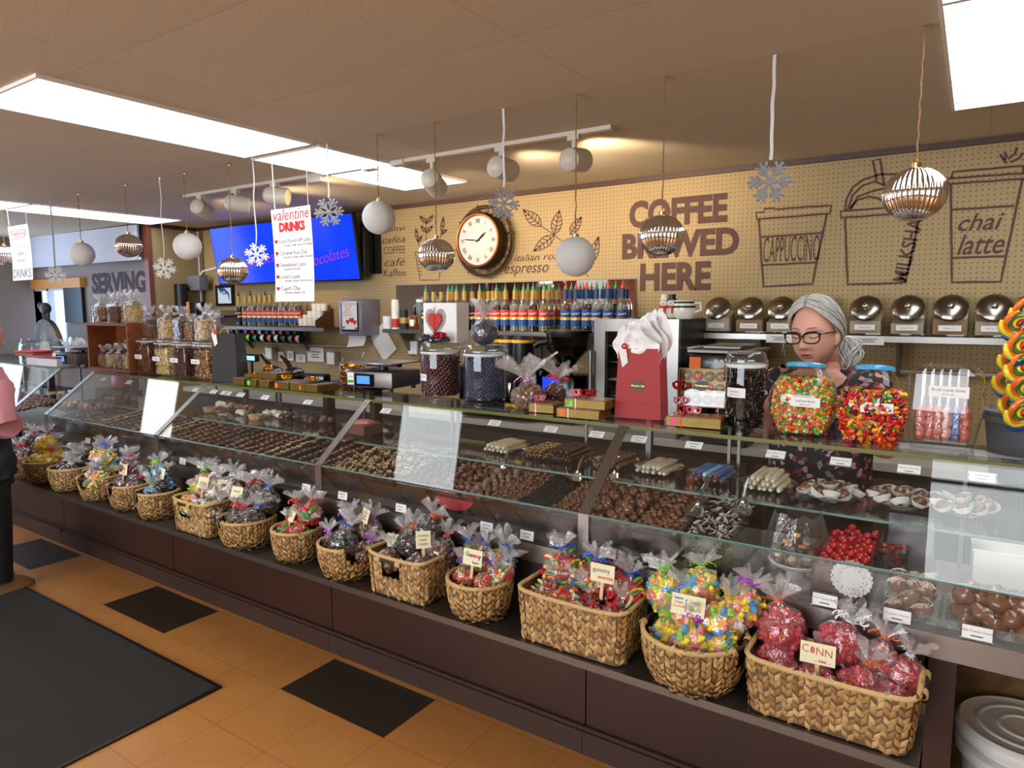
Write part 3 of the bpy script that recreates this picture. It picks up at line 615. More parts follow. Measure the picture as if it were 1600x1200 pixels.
# 14 sugar bears
round_basket('round wicker basket heaped with pastel sugar bear bags', -.68, 2.035, .16, .165, (172, 352), 14)
SUG = [P[k] for k in ('yellow', 'yellow', 'orange', 'green', 'blue', 'pink')]
for i, rb in enumerate(('green', 'purple', 'gold')): make_bag('sug%d' % i, 'bear', SUG, 'bags in the sugar bear basket', 'cellophane bag of pastel sugared bears in the large round basket', rib=rb, a=.06, b=.062, n=84, pr=.0175, seed=20+i, top=.05)
for x, y, z, tx, ty, s, k in [(-.755, 2.0, .49, -.3, -.1, .9, 0), (-.68, 1.965, .50, -.4, .1, .98, 1), (-.605, 1.995, .49, -.3, .15, .9, 2), (-.73, 2.08, .55, -.1, -.1, 1, 1), (-.62, 2.07, .55, -.1, .2, 1.05, 2), (-.79, 2.10, .60, 0, -.2, .95, 0), (-.69, 2.12, .635, 0, 0, .9, 0), (-.58, 2.12, .60, -.2, .3, .95, 1)]: put('sug%d' % k, x, y, z, None, (tx, ty), s)
sign(-.69, 1.98, .60, [('beers', .012, -.031, .78, INKBLUE, .0003), ('Ginger', .011, -.029, .58, INKBLUE, 0), ('Gummies', .0105, -.028, .38, INKRED, 0), ('[', .042, -.006, .52, INKBLUE, -.0008), ('Sugar', .0165, .023, .7, INKGRN, 0), ('Bears', .0165, .023, .34, INKGRN, 0)], 'Sugar Bears sign in the pastel candy basket', .105, .062, .05, -18, .05)
# 13 gummy worms
square_basket('long rectangular wicker basket of gummy worm bags', -1.305, -.885, 1.958, 2.178, .175, seed=13)
WRM = [G[k] for k in ('red', 'orange', 'yellow', 'red', 'clear', 'green')]; WR2 = [G[k] for k in ('red', 'dark', 'red', 'orange')]
make_bag('worA', 'worm', WRM, 'bags in the gummy worm basket', 'cellophane bag of mixed gummy worms in the long rectangular basket', rib='blue', a=.058, b=.056, n=64, pr=.019, seed=31)
make_bag('worB', 'worm', WR2, 'bags of red worms in the gummy worm basket', 'cellophane bag of red gummy worms in the long rectangular basket', rib='red', a=.056, b=.052, n=64, pr=.019, seed=32)
for x, y, z, tx, ty, s, k in [(-1.24, 2.02, .505, -.5, .2, .95, 'A'), (-1.14, 2.02, .505, -.4, .1, 1, 'A'), (-1.04, 2.01, .50, -.5, -.2, .95, 'B'), (-.965, 2.02, .50, -.4, .1, .95, 'B'), (-1.21, 2.12, .575, -.2, -.1, 1.05, 'A'), (-1.10, 2.12, .575, -.1, .2, 1, 'A'), (-1.0, 2.12, .565, -.2, .2, 1, 'B'), (-.955, 2.12, .56, -.1, .1, .9, 'A')]: put('wor'+k, x, y, z, None, (tx, ty), s)
sign(-1.015, 2.05, .60, [('gummy', .022, -.004, .66, INK, 0), ('worms', .020, .012, .28, INKORG, .0006)], 'gummy worms sign on a wooden stick', .088, .062, .05, -8, .06)
# 12 gummy bears
round_basket('round wicker basket of gummy bear bags', -1.525, 2.04, .125, .15, None, 12)
GB = [G[k] for k in ('red', 'orange', 'clear', 'green', 'yellow', 'red')]
make_bag('gbA', 'bear', GB, 'bags in the gummy bear basket', 'cellophane bag of assorted gummy bears in the round basket beside the worms', rib='blue', a=.05, b=.052, n=90, pr=.012, seed=41)
for x, y, z, tx, ty, s in [(-1.565, 2.0, .505, -.3, -.2, .95), (-1.485, 2.0, .505, -.4, .2, 1), (-1.59, 2.1, .55, -.1, -.3, 1.05), (-1.49, 2.1, .55, -.1, .2, 1.1), (-1.455, 2.05, .545, -.2, .3, .9), (-1.54, 2.06, .58, -.3, .1, .9)]: put('gbA', x, y, z, None, (tx, ty), s)
sign(-1.53, 1.99, .58, [('G', .023, -.024, .66, INKGRN, .001), ('u', .023, -.010, .64, INKBLUE, .001), ('m', .021, .004, .63, INKRED, .001), ('m', .021, .019, .62, INKORG, .001), ('y', .025, .032, .60, INKBLUE, .001), ('bears', .014, .016, .2, INK, .0003)], 'Gummy bears sign above the round basket', .085, .06, .05, -10, .05)
# 11 square basket of chocolate-covered bags
square_basket('square wicker basket with a slot handle, of dark chocolate bags', -2.05, -1.735, 1.955, 2.178, .165, slot=(.095, .045), seed=11)
DCH = [CHOCD, CHOCM, CHOCD]; BLK = [G['black'], G['black'], CHOCD]; LTB = [NUT, NUTB, COCOA]
make_bag('dcA', 'lump', BLK, 'bags of black candy in the slotted square basket', 'cellophane bag of glossy black candy in the slotted square basket', rib='orange', a=.055, b=.052, n=60, pr=.014, seed=51)
make_bag('dcB', 'ball', DCH, 'bags of chocolate in the slotted square basket', 'cellophane bag of dark chocolate pieces in the slotted square basket', rib='red', a=.055, b=.05, n=60, pr=.014, seed=52)
make_bag('ltA', 'ball', LTB, 'bags of pale nuts in the slotted square basket', 'cellophane bag of pale brown sweets in the slotted square basket', rib='white', a=.05, b=.045, n=60, pr=.013, seed=53)
for x, y, z, tx, ty, s, k in [(-1.98, 2.0, .505, -.5, -.2, .95, 'ltA'), (-1.83, 2.0, .50, -.6, .2, 1.1, 'dcB'), (-1.92, 2.08, .56, -.1, .1, 1.05, 'dcA'), (-1.79, 2.1, .55, -.2, .3, 1.05, 'dcB'), (-1.88, 2.13, .625, 0, .4, 1, 'dcA'), (-1.98, 2.12, .54, -.1, -.2, .9, 'dcB')]: put(k, x, y, z, None, (tx, ty), s)
sign(-1.80, 2.03, .57, [('COVERED', .011, 0, .72, INK, 0), ('DARK', .012, 0, .48, INK, 0), ('CHERRY', .011, 0, .24, INK, 0)], 'tilted cream sign with dark lettering in the slotted square basket', .06, .07, .75, -10, .06)
sign(-2.005, 2.06, .55, [('NUTS', .014, -.006, .7, INK, 0)], 'cream sign half hidden behind a black candy bag', .06, .055, .1, -8, .04)
# 10 black balls
round_basket('round wicker basket of black candy, handle towards the slotted square one', -2.25, 2.04, .13, .15, (330, 150), 10)
make_bag('bkA', 'ball', BLK, 'bags in the black ball basket', 'cellophane bag of shiny black balls left of the slotted square basket', rib='blue', a=.055, b=.055, n=60, pr=.0135, seed=61)
make_bag('bkB', 'ball', DCH, 'chocolate bags in the black ball basket', 'cellophane bag of chocolate balls left of the slotted square basket', rib='purple', a=.05, b=.05, n=60, pr=.0135, seed=62)
for x, y, z, tx, ty, s, k in [(-2.33, 2.0, .495, -.4, -.4, .95, 'bkB'), (-2.24, 1.98, .505, -.4, 0, 1.15, 'bkA'), (-2.18, 2.03, .50, -.4, .5, .9, 'bkB'), (-2.29, 2.1, .55, -.1, -.2, 1, 'bkB'), (-2.2, 2.11, .555, -.1, .2, 1, 'bkB')]: put(k, x, y, z, None, (tx, ty), s)
sign(-2.2, 2.07, .61, [('COVERED', .012, 0, .72, INKRED, 0), ('PEANUT', .012, 0, .48, INKORG, 0), ('CLUSTERS', .011, 0, .24, INKRED, 0)], 'tilted cream sign with red lettering above the black ball bags', .085, .062, -.45, -16, .05)
# 9 red gummies
round_basket('round wicker basket of red and orange jelly bags', -2.60, 2.04, .112, .15, None, 9)
make_bag('rdA', 'slice', [G['red'], G['orange'], G['red'], G['green']], 'bags in the red jelly basket', 'cellophane bag of red and orange jelly slices in the small round basket', rib='red', a=.052, b=.05, n=46, pr=.016, seed=71)
for x, y, z, tx, ty, s in [(-2.632, 2.005, .505, -.3, -.2, .88), (-2.566, 2.01, .51, -.3, .15, .88), (-2.625, 2.08, .56, -.1, -.2, .98), (-2.572, 2.085, .58, -.1, .15, .98)]: put('rdA', x, y, z, None, (tx, ty), s)
sign(-2.62, 2.0, .57, [('jellies', .014, 0, .55, INKGRN, 0)], 'small cream sign half buried in the red jelly bags', .06, .05, -.3, -25, .04)
# 8 dark chocolates
round_basket('wide round wicker basket of dark chocolate bags, rod handle facing out', -2.97, 2.035, .135, .14, (245, 65), 8)
make_bag('chA', 'lump', [CHOCD, CHOCD, G['black']], 'bags in the basket with the outward rod handle', 'cellophane bag of dark chocolate lumps in the basket with the outward handle', rib='blue', a=.055, b=.055, n=60, pr=.0145, seed=81)
make_bag('chB', 'ball', [G['black'], CHOCD], 'black bags in the basket with the outward rod handle', 'cellophane bag of black sweets in the basket with the outward handle', rib='red', a=.05, b=.05, n=60, pr=.013, seed=82)
for x, y, z, tx, ty, s, k in [(-3.03, 2.0, .50, -.3, -.2, .92, 'chB'), (-2.97, 1.985, .50, -.3, 0, .95, 'chB'), (-2.91, 2.0, .51, -.3, .2, 1.0, 'chA'), (-3.03, 2.1, .57, -.1, -.2, 1.1, 'chB'), (-2.92, 2.1, .57, -.1, .2, 1.1, 'chA'), (-2.98, 2.12, .62, 0, 0, .9, 'chB')]: put(k, x, y, z, None, (tx, ty), s)
sign(-3.06, 2.02, .60, [('CHERRIES', .012, 0, .55, INK, 0)], 'cream sign behind the outward-handled basket of chocolate', .08, .055, .1, -20, .05)
# 7 square basket pastel and white
square_basket('square wicker basket with a slot handle, of pastel and white sweets', -3.515, -3.19, 1.955, 2.178, .165, slot=(.085, .045), seed=7)
make_bag('paA', 'disc', [P[k] for k in ('yellow', 'pink', 'mint', 'orange', 'white')], 'pastel bags in the square basket', 'cellophane bag of pastel round sweets in the farther square basket', rib='green', a=.055, b=.055, n=70, pr=.0145, seed=91)
make_bag('paB', 'disc', [P['white'], CHOCD, P['white'], P['tan']], 'white bags in the square basket', 'cellophane bag of white and brown sweets in the farther square basket', rib='white', a=.055, b=.05, n=70, pr=.0145, seed=92)
for x, y, z, tx, ty, s, k in [(-3.44, 2.0, .50, -.4, -.2, 1, 'paA'), (-3.34, 2.0, .50, -.4, .1, 1.05, 'paB'), (-3.25, 2.0, .50, -.4, .3, 1.05, 'paB'), (-3.44, 2.1, .58, -.1, -.1, 1.1, 'paA'), (-3.33, 2.1, .58, -.1, .1, 1.05, 'paB'), (-3.25, 2.11, .60, -.1, .3, 1.1, 'paB')]: put(k, x, y, z, None, (tx, ty), s)
sign(-3.36, 2.03, .60, [('peppermint', .013, 0, .5, INK, 0)], 'cream peppermint sign over the farther square basket', .085, .06, .05, -15, .05)
# 6..1 far baskets
round_basket('small round wicker basket of navy blue bags, just beyond the farther square one', -3.80, 2.04, .112, .15, (250, 70), 6)
make_bag('blA', 'lump', [G['navy'], G['navy'], P['blue'], G['black']], 'bags in the navy blue basket', 'cellophane bag of navy blue sweets beyond the pastel basket', rib='green', a=.05, b=.05, n=50, pr=.014, seed=101)
heap(['blA'], -3.80, 2.04, .10, .11, .505, 4, 1, .95)
sign(-3.76, 2.02, .60, [('SUGAR +', .012, 0, .72, INKBLUE, 0), ('SPICE +', .012, 0, .48, INKBLUE, 0), ('BERRIES', .012, 0, .22, INKBLUE, 0)], 'cream sign with blue lettering over the navy sweets', .085, .06, 0, -14, .05)
round_basket('small round wicker basket of purple bags with an outward rod handle', -4.10, 2.04, .115, .15, (262, 82), 5)
make_bag('puA', 'ball', [G['purple'], G['dark'], G['purple']], 'bags in the purple basket', 'cellophane bag of purple sweets in the far handled basket', rib='red', a=.052, b=.052, n=56, pr=.0135, seed=111)
heap(['puA'], -4.10, 2.04, .105, .11, .505, 4, 2, .95)
sign(-4.09, 1.99, .585, [('chocolate', .014, 0, .72, INKRED, 0), ('covered', .014, 0, .47, INKRED, 0), ('cherries', .014, 0, .22, INKRED, 0)], 'cream sign with red lettering over the purple sweets', .085, .062, 0, -8, .05)
round_basket('small round wicker basket of pastel sour worm bags', -4.46, 2.04, .118, .15, (280, 100), 4)
make_bag('soA', 'worm', [P[k] for k in ('orange', 'green', 'white', 'blue', 'yellow', 'pink')], 'bags in the sour worm basket', 'cellophane bag of pastel sour worms in the far round basket', rib='blue', a=.055, b=.055, n=70, pr=.017, seed=121)
heap(['soA'], -4.46, 2.04, .11, .11, .505, 4, 2, 1.0)
round_basket('small round wicker basket of black liquorice bags', -4.86, 2.04, .118, .15, None, 3)
make_bag('liA', 'long', BLK, 'bags in the liquorice basket', 'cellophane bag of black liquorice beside the yellow candy', rib='white', a=.052, b=.05, n=56, pr=.014, seed=131)
heap(['liA'], -4.86, 2.04, .11, .11, .50, 4)
round_basket('small round wicker basket of yellow candy', -5.22, 2.04, .12, .15, None, 2)
make_bag('yeA', 'ball', [P['lemon'], G['yellow'], P['lemon']], 'bags in the yellow basket', 'cellophane bag of yellow lemon candy in the far basket', rib='red', a=.06, b=.058, n=60, pr=.016, seed=141)
heap(['yeA'], -5.22, 2.04, .11, .11, .505, 4, 1, 1.0)
round_basket('small round wicker basket of purple wrapped sweets, farthest of the row', -5.5, 2.04, .1, .15, None, 1)
make_bag('wrA', 'long', [G['purple'], P['white'], G['red'], G['purple']], 'bags in the farthest basket', 'cellophane bag of purple wrapped sweets in the farthest basket', rib='red', a=.05, b=.05, n=50, pr=.014, seed=151)
heap(['wrA'], -5.5, 2.04, .08, .10, .51, 3, 1)
# ================= inside the cases =================
def fx(px): return atY(px, 649+.193*(px-68), 2.245).x        # where a bin edge seen at the glass foot stands
BINB = clear('bin_acrylic', (.86, .88, .86), .05, body=.03, body_col='908C84', power=4)
def bin_(x0, x1, label, liner, cat='candy bin', z0=.80, z1=.862, yb=2.72):
    w = x1-x0-.004; r = thing('candy_bin', label, cat, ((x0+x1)/2, 2.235, ZD+.001), 0, 'clear candy bins in the cases'); D = yb-2.235; zt = ZG-.022-ZD; zk = zt+.05
    side = lambda x: ([(x, .004, zt), (x, D, zk), (x, D, 0), (x, .11, 0)], [(0, 1, 2, 3)])
    for sx in (-w/2, w/2):
        g = side(sx-.0015); h = side(sx+.0015); part('side_panel', MB().add((g[0]+h[0], [(0, 1, 2, 3), (7, 6, 5, 4), (0, 4, 5, 1), (1, 5, 6, 2), (2, 6, 7, 3), (3, 7, 4, 0)])), BINB, r)
    part('front_panel', MB().add(([(-w/2, .004, zt), (w/2, .004, zt), (w/2, .11, 0), (-w/2, .11, 0), (-w/2, .007, zt+.002), (w/2, .007, zt+.002), (w/2, .113, 0), (-w/2, .113, 0)], [(0, 1, 2, 3), (7, 6, 5, 4), (0, 4, 5, 1), (1, 5, 6, 2), (2, 6, 7, 3), (3, 7, 4, 0)])), BINB, r)
    a, b = z0-ZD-.015, z1-ZD-.015
    part('liner', MB().add(([(-w/2+.003, .02, a), (w/2-.003, .02, a), (w/2-.003, D-.004, b), (-w/2+.003, D-.004, b), (-w/2+.003, .115, .004), (w/2-.003, .115, .004), (w/2-.003, D-.004, .004), (-w/2+.003, D-.004, .004)], [(0, 1, 2, 3), (7, 6, 5, 4), (0, 4, 5, 1), (1, 5, 6, 2), (2, 6, 7, 3), (3, 7, 4, 0)])), liner, r)
    return r
def spread(name, mesh, x0, x1, sp, label, cat, grp, y0=2.262, y1=2.70, z0=.80, z1=.862, n2=.25, mound=.012, flat=False, jit=.3, seed=1, kindstuff=False, tilt=.5, szv=.12, lim=400):
    """single pieces laid over a sloping bed"""
    rd = random.Random(seed); pts = []; nx = max(1, int((x1-x0)/sp)); ny = max(1, int((y1-y0)/(sp*.88)))
    for j in range(ny):
        for i in range(nx): pts.append((x0+(i+.5+(.25 if j % 2 else -.25))*(x1-x0)/nx+rd.uniform(-jit, jit)*sp*.5, y0+(j+.5)*(y1-y0)/ny+rd.uniform(-jit, jit)*sp*.5, 0))
    base = list(pts)
    for p in base:
        if rd.random() < n2: pts.append((p[0]+sp*.45, p[1]+sp*.4, sp*.62))
    pts = pts[:lim]; out = []
    for x, y, dz in pts:
        x = min(max(x, x0+sp*.4), x1-sp*.4)
        t = (y-y0)/(y1-y0); z = z0+(z1-z0)*t+mound*sin(pi*(x-x0)/(x1-x0))+dz
        rot = (rd.uniform(-tilt, tilt), rd.uniform(-tilt, tilt), rd.uniform(0, 6.28)); s = 1+rd.uniform(-szv, szv); out.append(((x, y, z), rot, s))
    if kindstuff:
        m = MB(); me = mesh
        for l, r_, s in out:
            M = Matrix.LocRotScale(Vector(l), __import__('mathutils').Euler(r_), Vector((s, s, s))); m.add(me, M)
        return solo(name, m, kindstuff, label, cat, kind='stuff', group=grp, ang=60)
    for l, r_, s in out:
        o = bpy.data.objects.new(name, mesh); COL.objects.link(o); o.location = l; o.rotation_euler = r_; o.scale = (s,)*3; tag(o, label, cat, grp)
def me(name, g, mats, ang=60):
    m = g if isinstance(g, MB) else MB().add(g); return m.mesh(name, mats, ang)
rdl = random.Random(5)
def lumpy(r, sq=1.0, amp=.25, f=50, n=10, s=0): V, Fc = ball((r, r*.8, r*sq), n, n//2+2); return [tuple(Vector(p)*(1+amp*noise.noise(Vector(p)*f+Vector((s*3.1, s, 0))))) for p in V], Fc
# -- bins of the nearest case
bx = [XC[3]+.005, fx(982), fx(1057)]
bin_(bx[0], bx[1], 'clear bin of large round malt balls, right of the steel post', CHOCD)
spread('malt_ball', me('malt_ball', ball(.0205, 14, 9), CHOCM), bx[0], bx[1], .0405, 'large shiny milk chocolate malt ball in the bin right of the steel post', 'chocolate', 'malt balls in the bin right of the steel post', seed=2)
bin_(bx[1], bx[2], 'clear bin of chocolate almonds beside the white-speckled discs', CHOCD)
spread('chocolate_almond', me('chocolate_almond', ball((.016, .010, .009), 10, 7), CHOCM), bx[1], bx[2], .024, 'oblong chocolate-covered almond in the bin beside the speckled discs', 'chocolate', 'chocolate almonds beside the speckled discs', seed=3)
# nonpareils in a free-standing acrylic box
nb0, nb1 = fx(1062), fx(1143)
r = thing('acrylic_box', 'clear acrylic box of white-speckled chocolate discs', 'box', ((nb0+nb1)/2, 2.46, ZD+.001)); w = nb1-nb0
for nm, b in (('side_panel', box(-w/2, -w/2+.004, -.2, .2, 0, .185)), ('side_panel', box(w/2-.004, w/2, -.2, .2, 0, .185)), ('front_panel', box(-w/2+.004, w/2-.004, -.2, -.196, 0, .135)), ('back_panel', box(-w/2+.004, w/2-.004, .196, .2, 0, .185)), ('bottom_panel', box(-w/2+.004, w/2-.004, -.196, .196, 0, .004))): part(nm, MB().add(b), BINB, r)
NPM = MB().add(lathe([(0, -.003), (.0145, -.003), (.0155, 0), (.013, .003), (0, .004)], 12)); rr = random.Random(8)
for k in range(34): a = rr.uniform(0, 6.28); q = .013*sqrt(rr.random()); NPM.add(ball(.0019, 4, 3), T(q*cos(a), q*sin(a), .0042), 1)
NP2 = MB().add(lathe([(0, -.003), (.0145, -.003), (.0155, 0), (.013, .003), (0, .004)], 12), T(0, 0, 0), 1)
npm = NPM.mesh('nonpareil', [CHOCD, WHITE], 60)
gn = 'speckled chocolate discs in the acrylic box'
spread('nonpareil', npm, nb0+.008, nb1-.008, .026, 'dark chocolate disc with white sugar beads in the acrylic box', 'chocolate', gn, 2.275, 2.64, .805, .85, .55, .015, tilt=.9, seed=4)
solo('nonpareil_pile', MB().add(rbox(w-.012, .385, .105, .01, 2)), pbr('speckled_chocolate', '3A2A22', .5, col2='B8B0A6', vs=130), 'mass of speckled chocolate discs filling the lower acrylic box', 'chocolate', ((nb0+nb1)/2, 2.46, ZD+.006), kind='stuff')
def scoop(px, py, z, label, mat, rz=0, s=1.0, tilt=40):
    p = atZ(px, py, z); r = thing('scoop', label, 'scoop', p, radians(rz)); M = RX(tilt) @ S(s)
    part('bowl', MB().add(grid(lambda u, v: ((v**.6)*.042*cos(pi*u), .05*(1-v)-.0, -(v**.6)*.034*sin(pi*u)), 14, 6), M).add(grid(lambda u, v: ((v**.6)*.0405*cos(pi*u), .05*(1-v)-.0015, -(v**.6)*.0325*sin(pi*u)), 14, 6), M), mat, r)
    part('handle', MB().add(tube([(0, .048, -.005), (0, .09, .004), (0, .12, .004)], [.007, .008, .006], 8), M), mat, r); return r
CLRD = clear('smoky_acrylic', (.75, .76, .76), .09, body=.12, body_col='8A8C8C', power=3)
scoop(1155, 795, .90, 'clear plastic scoop in the box of speckled discs', CLRD, 0, 1.1)
scoop(1083, 798, .885, 'smoky plastic scoop in the bin of chocolate almonds', CLRD, -10, 1.1)
# buckeyes on a white cake stand under cellophane
p = atZ(1245, 905, ZD); px0 = p.x
r = thing('cake_stand', 'white scalloped cake stand of buckeyes wrapped in cellophane', 'cake stand', (px0, 2.36, ZD+.001))
part('plate', MB().add(lathe([(.07, 0), (.06, .008), (.03, .02), (.028, .05), (.075, .062), (.088, .075), (.085, .078), (.07, .068), (0, .066)], 28)), WHITE, r)
w_ = part('cellophane_wrap', MB().add(grid(lambda u, v: ((.098*(1-.75*max(0, v-.55)**1.2))*cos(2*pi*u)*(1+.05*sin(u*60)), (.098*(1-.75*max(0, v-.55)**1.2))*sin(2*pi*u)*(1+.05*cos(u*50)), .0+.24*v+.006*sin(u*40)), 40, 12, True)), FILM, r, ang=14)
bk = MB().add(ball((.02, .02, .017), 12, 8)).add(lathe([(.0005, .0176), (.012, .0155), (.0125, .014)], 12), None, 1).mesh('buckeye', [CHOCD, pbr('peanut_butter', 'C99A5C', .6)], 60)
for k in range(13):
    ring, i = (0, k) if k < 8 else (1, k-8); a = 2*pi*i/(8 if ring == 0 else 5)+ring*.4; q = .06-.028*ring
    o = bpy.data.objects.new('buckeye', bk); COL.objects.link(o); o.location = (px0+q*cos(a), 2.36+q*sin(a), ZD+.087+.033*ring); o.rotation_euler = (rr.uniform(-.3, .3)+.3, rr.uniform(-.3, .3), 0); tag(o, 'buckeye with a pale peanut butter top on the white cake stand', 'chocolate', 'buckeyes on the cake stand')
o = bpy.data.objects.new('buckeye', bk); COL.objects.link(o); o.location = (px0, 2.36, ZD+.15); o.rotation_euler = (.4, 0, 0); tag(o, 'buckeye on the very top of the cake stand pile', 'chocolate', 'buckeyes on the cake stand')
# cherry balls, doily, blue scoop
cx0, cx1 = atY(1268, 895, 2.27).x, atY(1362, 915, 2.27).x; w = cx1-cx0
r = thing('acrylic_box', 'clear acrylic box of red cherry balls with a blue scoop', 'box', ((cx0+cx1)/2, 2.40, ZD+.001))
for nm, b in (('side_panel', box(-w/2, -w/2+.004, -.14, .16, 0, .165)), ('side_panel', box(w/2-.004, w/2, -.14, .16, 0, .165)), ('front_panel', box(-w/2+.004, w/2-.004, -.14, -.136, 0, .13)), ('back_panel', box(-w/2+.004, w/2-.004, .156, .16, 0, .165)), ('bottom_panel', box(-w/2+.004, w/2-.004, -.136, .156, 0, .004))): part(nm, MB().add(b), BINB, r)
solo('cherry_ball_pile', MB().add(rbox(w-.012, .285, .105, .01, 2)), pbr('cherry_mass', '7E1018', .3, var=.5, vs=120), 'lower mass of red cherry balls filling the acrylic box', 'candy', ((cx0+cx1)/2, 2.41, ZD+.006), kind='stuff')
spread('cherry_ball', me('cherry_ball', ball(.0125, 12, 8), RED), cx0+.012, cx1-.012, .0245, 'shiny red cherry ball in the acrylic box with the blue scoop', 'candy', 'cherry balls in the acrylic box', 2.275, 2.54, .80, .825, .35, .01, seed=6, lim=290)
BLUEP = clear('blue_plastic', (.12, .2, .55), .08, body=.25, body_col='2A4AA0', power=3)
scoop(1345, 835, .85, 'translucent blue plastic scoop standing in the cherry balls', BLUEP, 180, 1.15, -65)
t = NT('paper_lace'); vo = t.n('ShaderNodeTexVoronoi'); vo.inputs['Scale'].default_value = 190; t.l(t.pos(), vo.inputs['Vector']); sx = t.n('ShaderNodeSeparateXYZ'); t.l(t.pos(), sx.inputs[0])
rad = t.math('SQRT', t.math('ADD', t.math('MULTIPLY', sx.outputs[0], sx.outputs[0]), t.math('MULTIPLY', sx.outputs[2], sx.outputs[2])))
hole = t.math('MULTIPLY', t.math('LESS_THAN', vo.outputs['Distance'], .28), t.math('GREATER_THAN', rad, .030))
ms = t.n('ShaderNodeMixShader'); tr = t.n('ShaderNodeBsdfTransparent'); t.l(hole, ms.inputs[0]); t.l(t.bsdf(lin('D8D6D4'), .85).outputs[0], ms.inputs[1]); t.l(tr.outputs[0], ms.inputs[2]); LACE = t.done(ms)
p = atY(1330, 905, 2.25)
solo('doily', MB().add(([( .058*(1+.04*cos(a*24))*cos(a), 0, .058*(1+.04*cos(a*24))*sin(a)) for a in [2*pi*k/96 for k in range(96)]], [tuple(range(96))])), LACE, 'round white paper lace doily on the front of the cherry box', 'doily', (p.x, 2.254, p.z))
# pressed glass trays of clusters
t = NT('pressed_glass'); PRESS = clear('pressed_glass', (.9, .92, .9), .18, body=.06, bump=1, bs=90, power=2)
def tray(x0, x1, y0, y1, h, label):
    r = thing('glass_tray', label, 'tray', ((x0+x1)/2, (y0+y1)/2, ZD+.001)); w, d = x1-x0, y1-y0
    part('tray_body', MB().add(box(-w/2+.012, w/2-.012, -d/2+.012, d/2-.012, 0, .004)).add(grid(lambda u, v: ((w/2-.012*(1-v)+.003*cos(u*110))*max(-1, min(1, 1.42*cos(2*pi*u))), (d/2-.012*(1-v)+.003*cos(u*110))*max(-1, min(1, 1.42*sin(2*pi*u))), h*v), 96, 3, True)), PRESS, r)
    return r
t1a, t1b, t2b = atY(1366, 935, 2.245).x, atY(1474, 965, 2.245).x, .285
tray(t1a, t1b-.004, 2.238, 2.46, .03, 'pressed glass tray of white-drizzled clusters')
tray(t1b+.004, t2b, 2.238, 2.46, .03, 'pressed glass tray of plain milk chocolate clusters at the right edge')
DRZ = []
for k in range(3):
    m = MB().add(lumpy(.031, .7, .3, 40, 14, k))
    for q in range(9):
        xx = -.024+.006*q; pts = []
        for i in range(9):
            yy = -.022+.0055*i; d2 = 1-(xx/.0315)**2-(yy/.0252)**2
            if d2 > .03: v = Vector((xx+.004*sin(i), yy, .0217*sqrt(d2))); pts.append(v*(1+.3*noise.noise(v*40+Vector((k*3.1, k, 0))))+Vector((0, 0, .0008)))
        if len(pts) > 2: m.add(tube(pts, .0013, 4), None, 1)
    DRZ.append(m.mesh('drizzled_cluster', [CHOCM, CHOCW], 60))
MLK = [me('milk_cluster', lumpy(.034, .72, .35, 42, 14, k+5), CHOCM) for k in range(3)]
def clusters(meshes, name, x0, x1, rows, label, cat, grp, y0=2.255, y1=2.44, z=ZD+.018, sp=.052):
    rd = random.Random(len(name)+int(x0*100)); n = max(1, int((x1-x0)/sp))
    for L_ in range(rows):
        for j in range(4-L_):
            for i in range(n-(L_ % 2)):
                o = bpy.data.objects.new(name, rd.choice(meshes)); COL.objects.link(o)
                o.location = (x0+(i+.5+.5*(L_ % 2))*(x1-x0)/n+rd.uniform(-.006, .006), y0+(j+.5+.4*L_)*(y1-y0)/4+rd.uniform(-.006, .006), z+L_*.028+.012*j+rd.uniform(0, .006)); o.rotation_euler = (rd.uniform(-.5, .5)+.35, rd.uniform(-.5, .5), rd.uniform(0, 6.28)); tag(o, label, cat, grp)
clusters(DRZ, 'drizzled_cluster', t1a+.012, t1b-.014, 3, 'chocolate cluster with pale drizzle lines in the pressed glass tray', 'chocolate', 'drizzled clusters in the glass tray', sp=.054)
clusters(MLK, 'milk_cluster', t1b+.014, t2b-.01, 3, 'plain milk chocolate cluster in the right-hand glass tray', 'chocolate', 'milk chocolate clusters in the glass tray', sp=.062)
# things further back on the deck
solo('paper_bag', MB().add(grid(lambda u, v: ((.075-.01*v)*max(-1, min(1, 1.5*cos(2*pi*u)))+.004*noise.noise(Vector((u*9, v*5, 1))), (.05-.02*v)*max(-1, min(1, 1.5*sin(2*pi*u)))+.006*noise.noise(Vector((u*9, v*6, 4))), .2*v), 40, 12, True)), pbr('grey_film', '8E8C92', .35, bump=.4, bs=30), 'crumpled grey bag standing behind the drizzled clusters', 'bag', (atZ(1420, 880, .72).x, 2.70, ZD+.002))
wb = atZ(1525, 880, .72)
for (x, y, z, s, rz, lb) in ((.12, 2.74, ZD+.001, (.17, .12, .11), .05, 'white cardboard box on the case floor behind the milk clusters'),):
    r = thing('cardboard_box', lb, 'box', (x, y, z), rz); part('box_body', MB().add(rbox(*s, .002, 1)), WHITE, r); part('lid', MB().add(box(-s[0]/2-.003, s[0]/2+.003, -s[1]/2-.003, s[1]/2+.003, s[2]+.0005, s[2]+.008)), WHITE, r)
r = thing('candy_bin', 'small clear bin of pink and white sweets behind the cherry box', 'candy bin', (atZ(1392, 850, .76).x, 2.64, ZD+.001)); 
for nm, b in (('front_panel', box(-.06, .06, -.05, -.047, 0, .1)), ('side_panel', box(-.06, -.057, -.047, .05, 0, .1)), ('side_panel', box(.057, .06, -.047, .05, 0, .1))): part(nm, MB().add(b), BINB, r)
m = MB(); [m.add(ball(.008, 6, 5), T(rr.uniform(-.048, .048), rr.uniform(-.038, .04), .01+.085*k/130), k % 3) for k in range(130)]
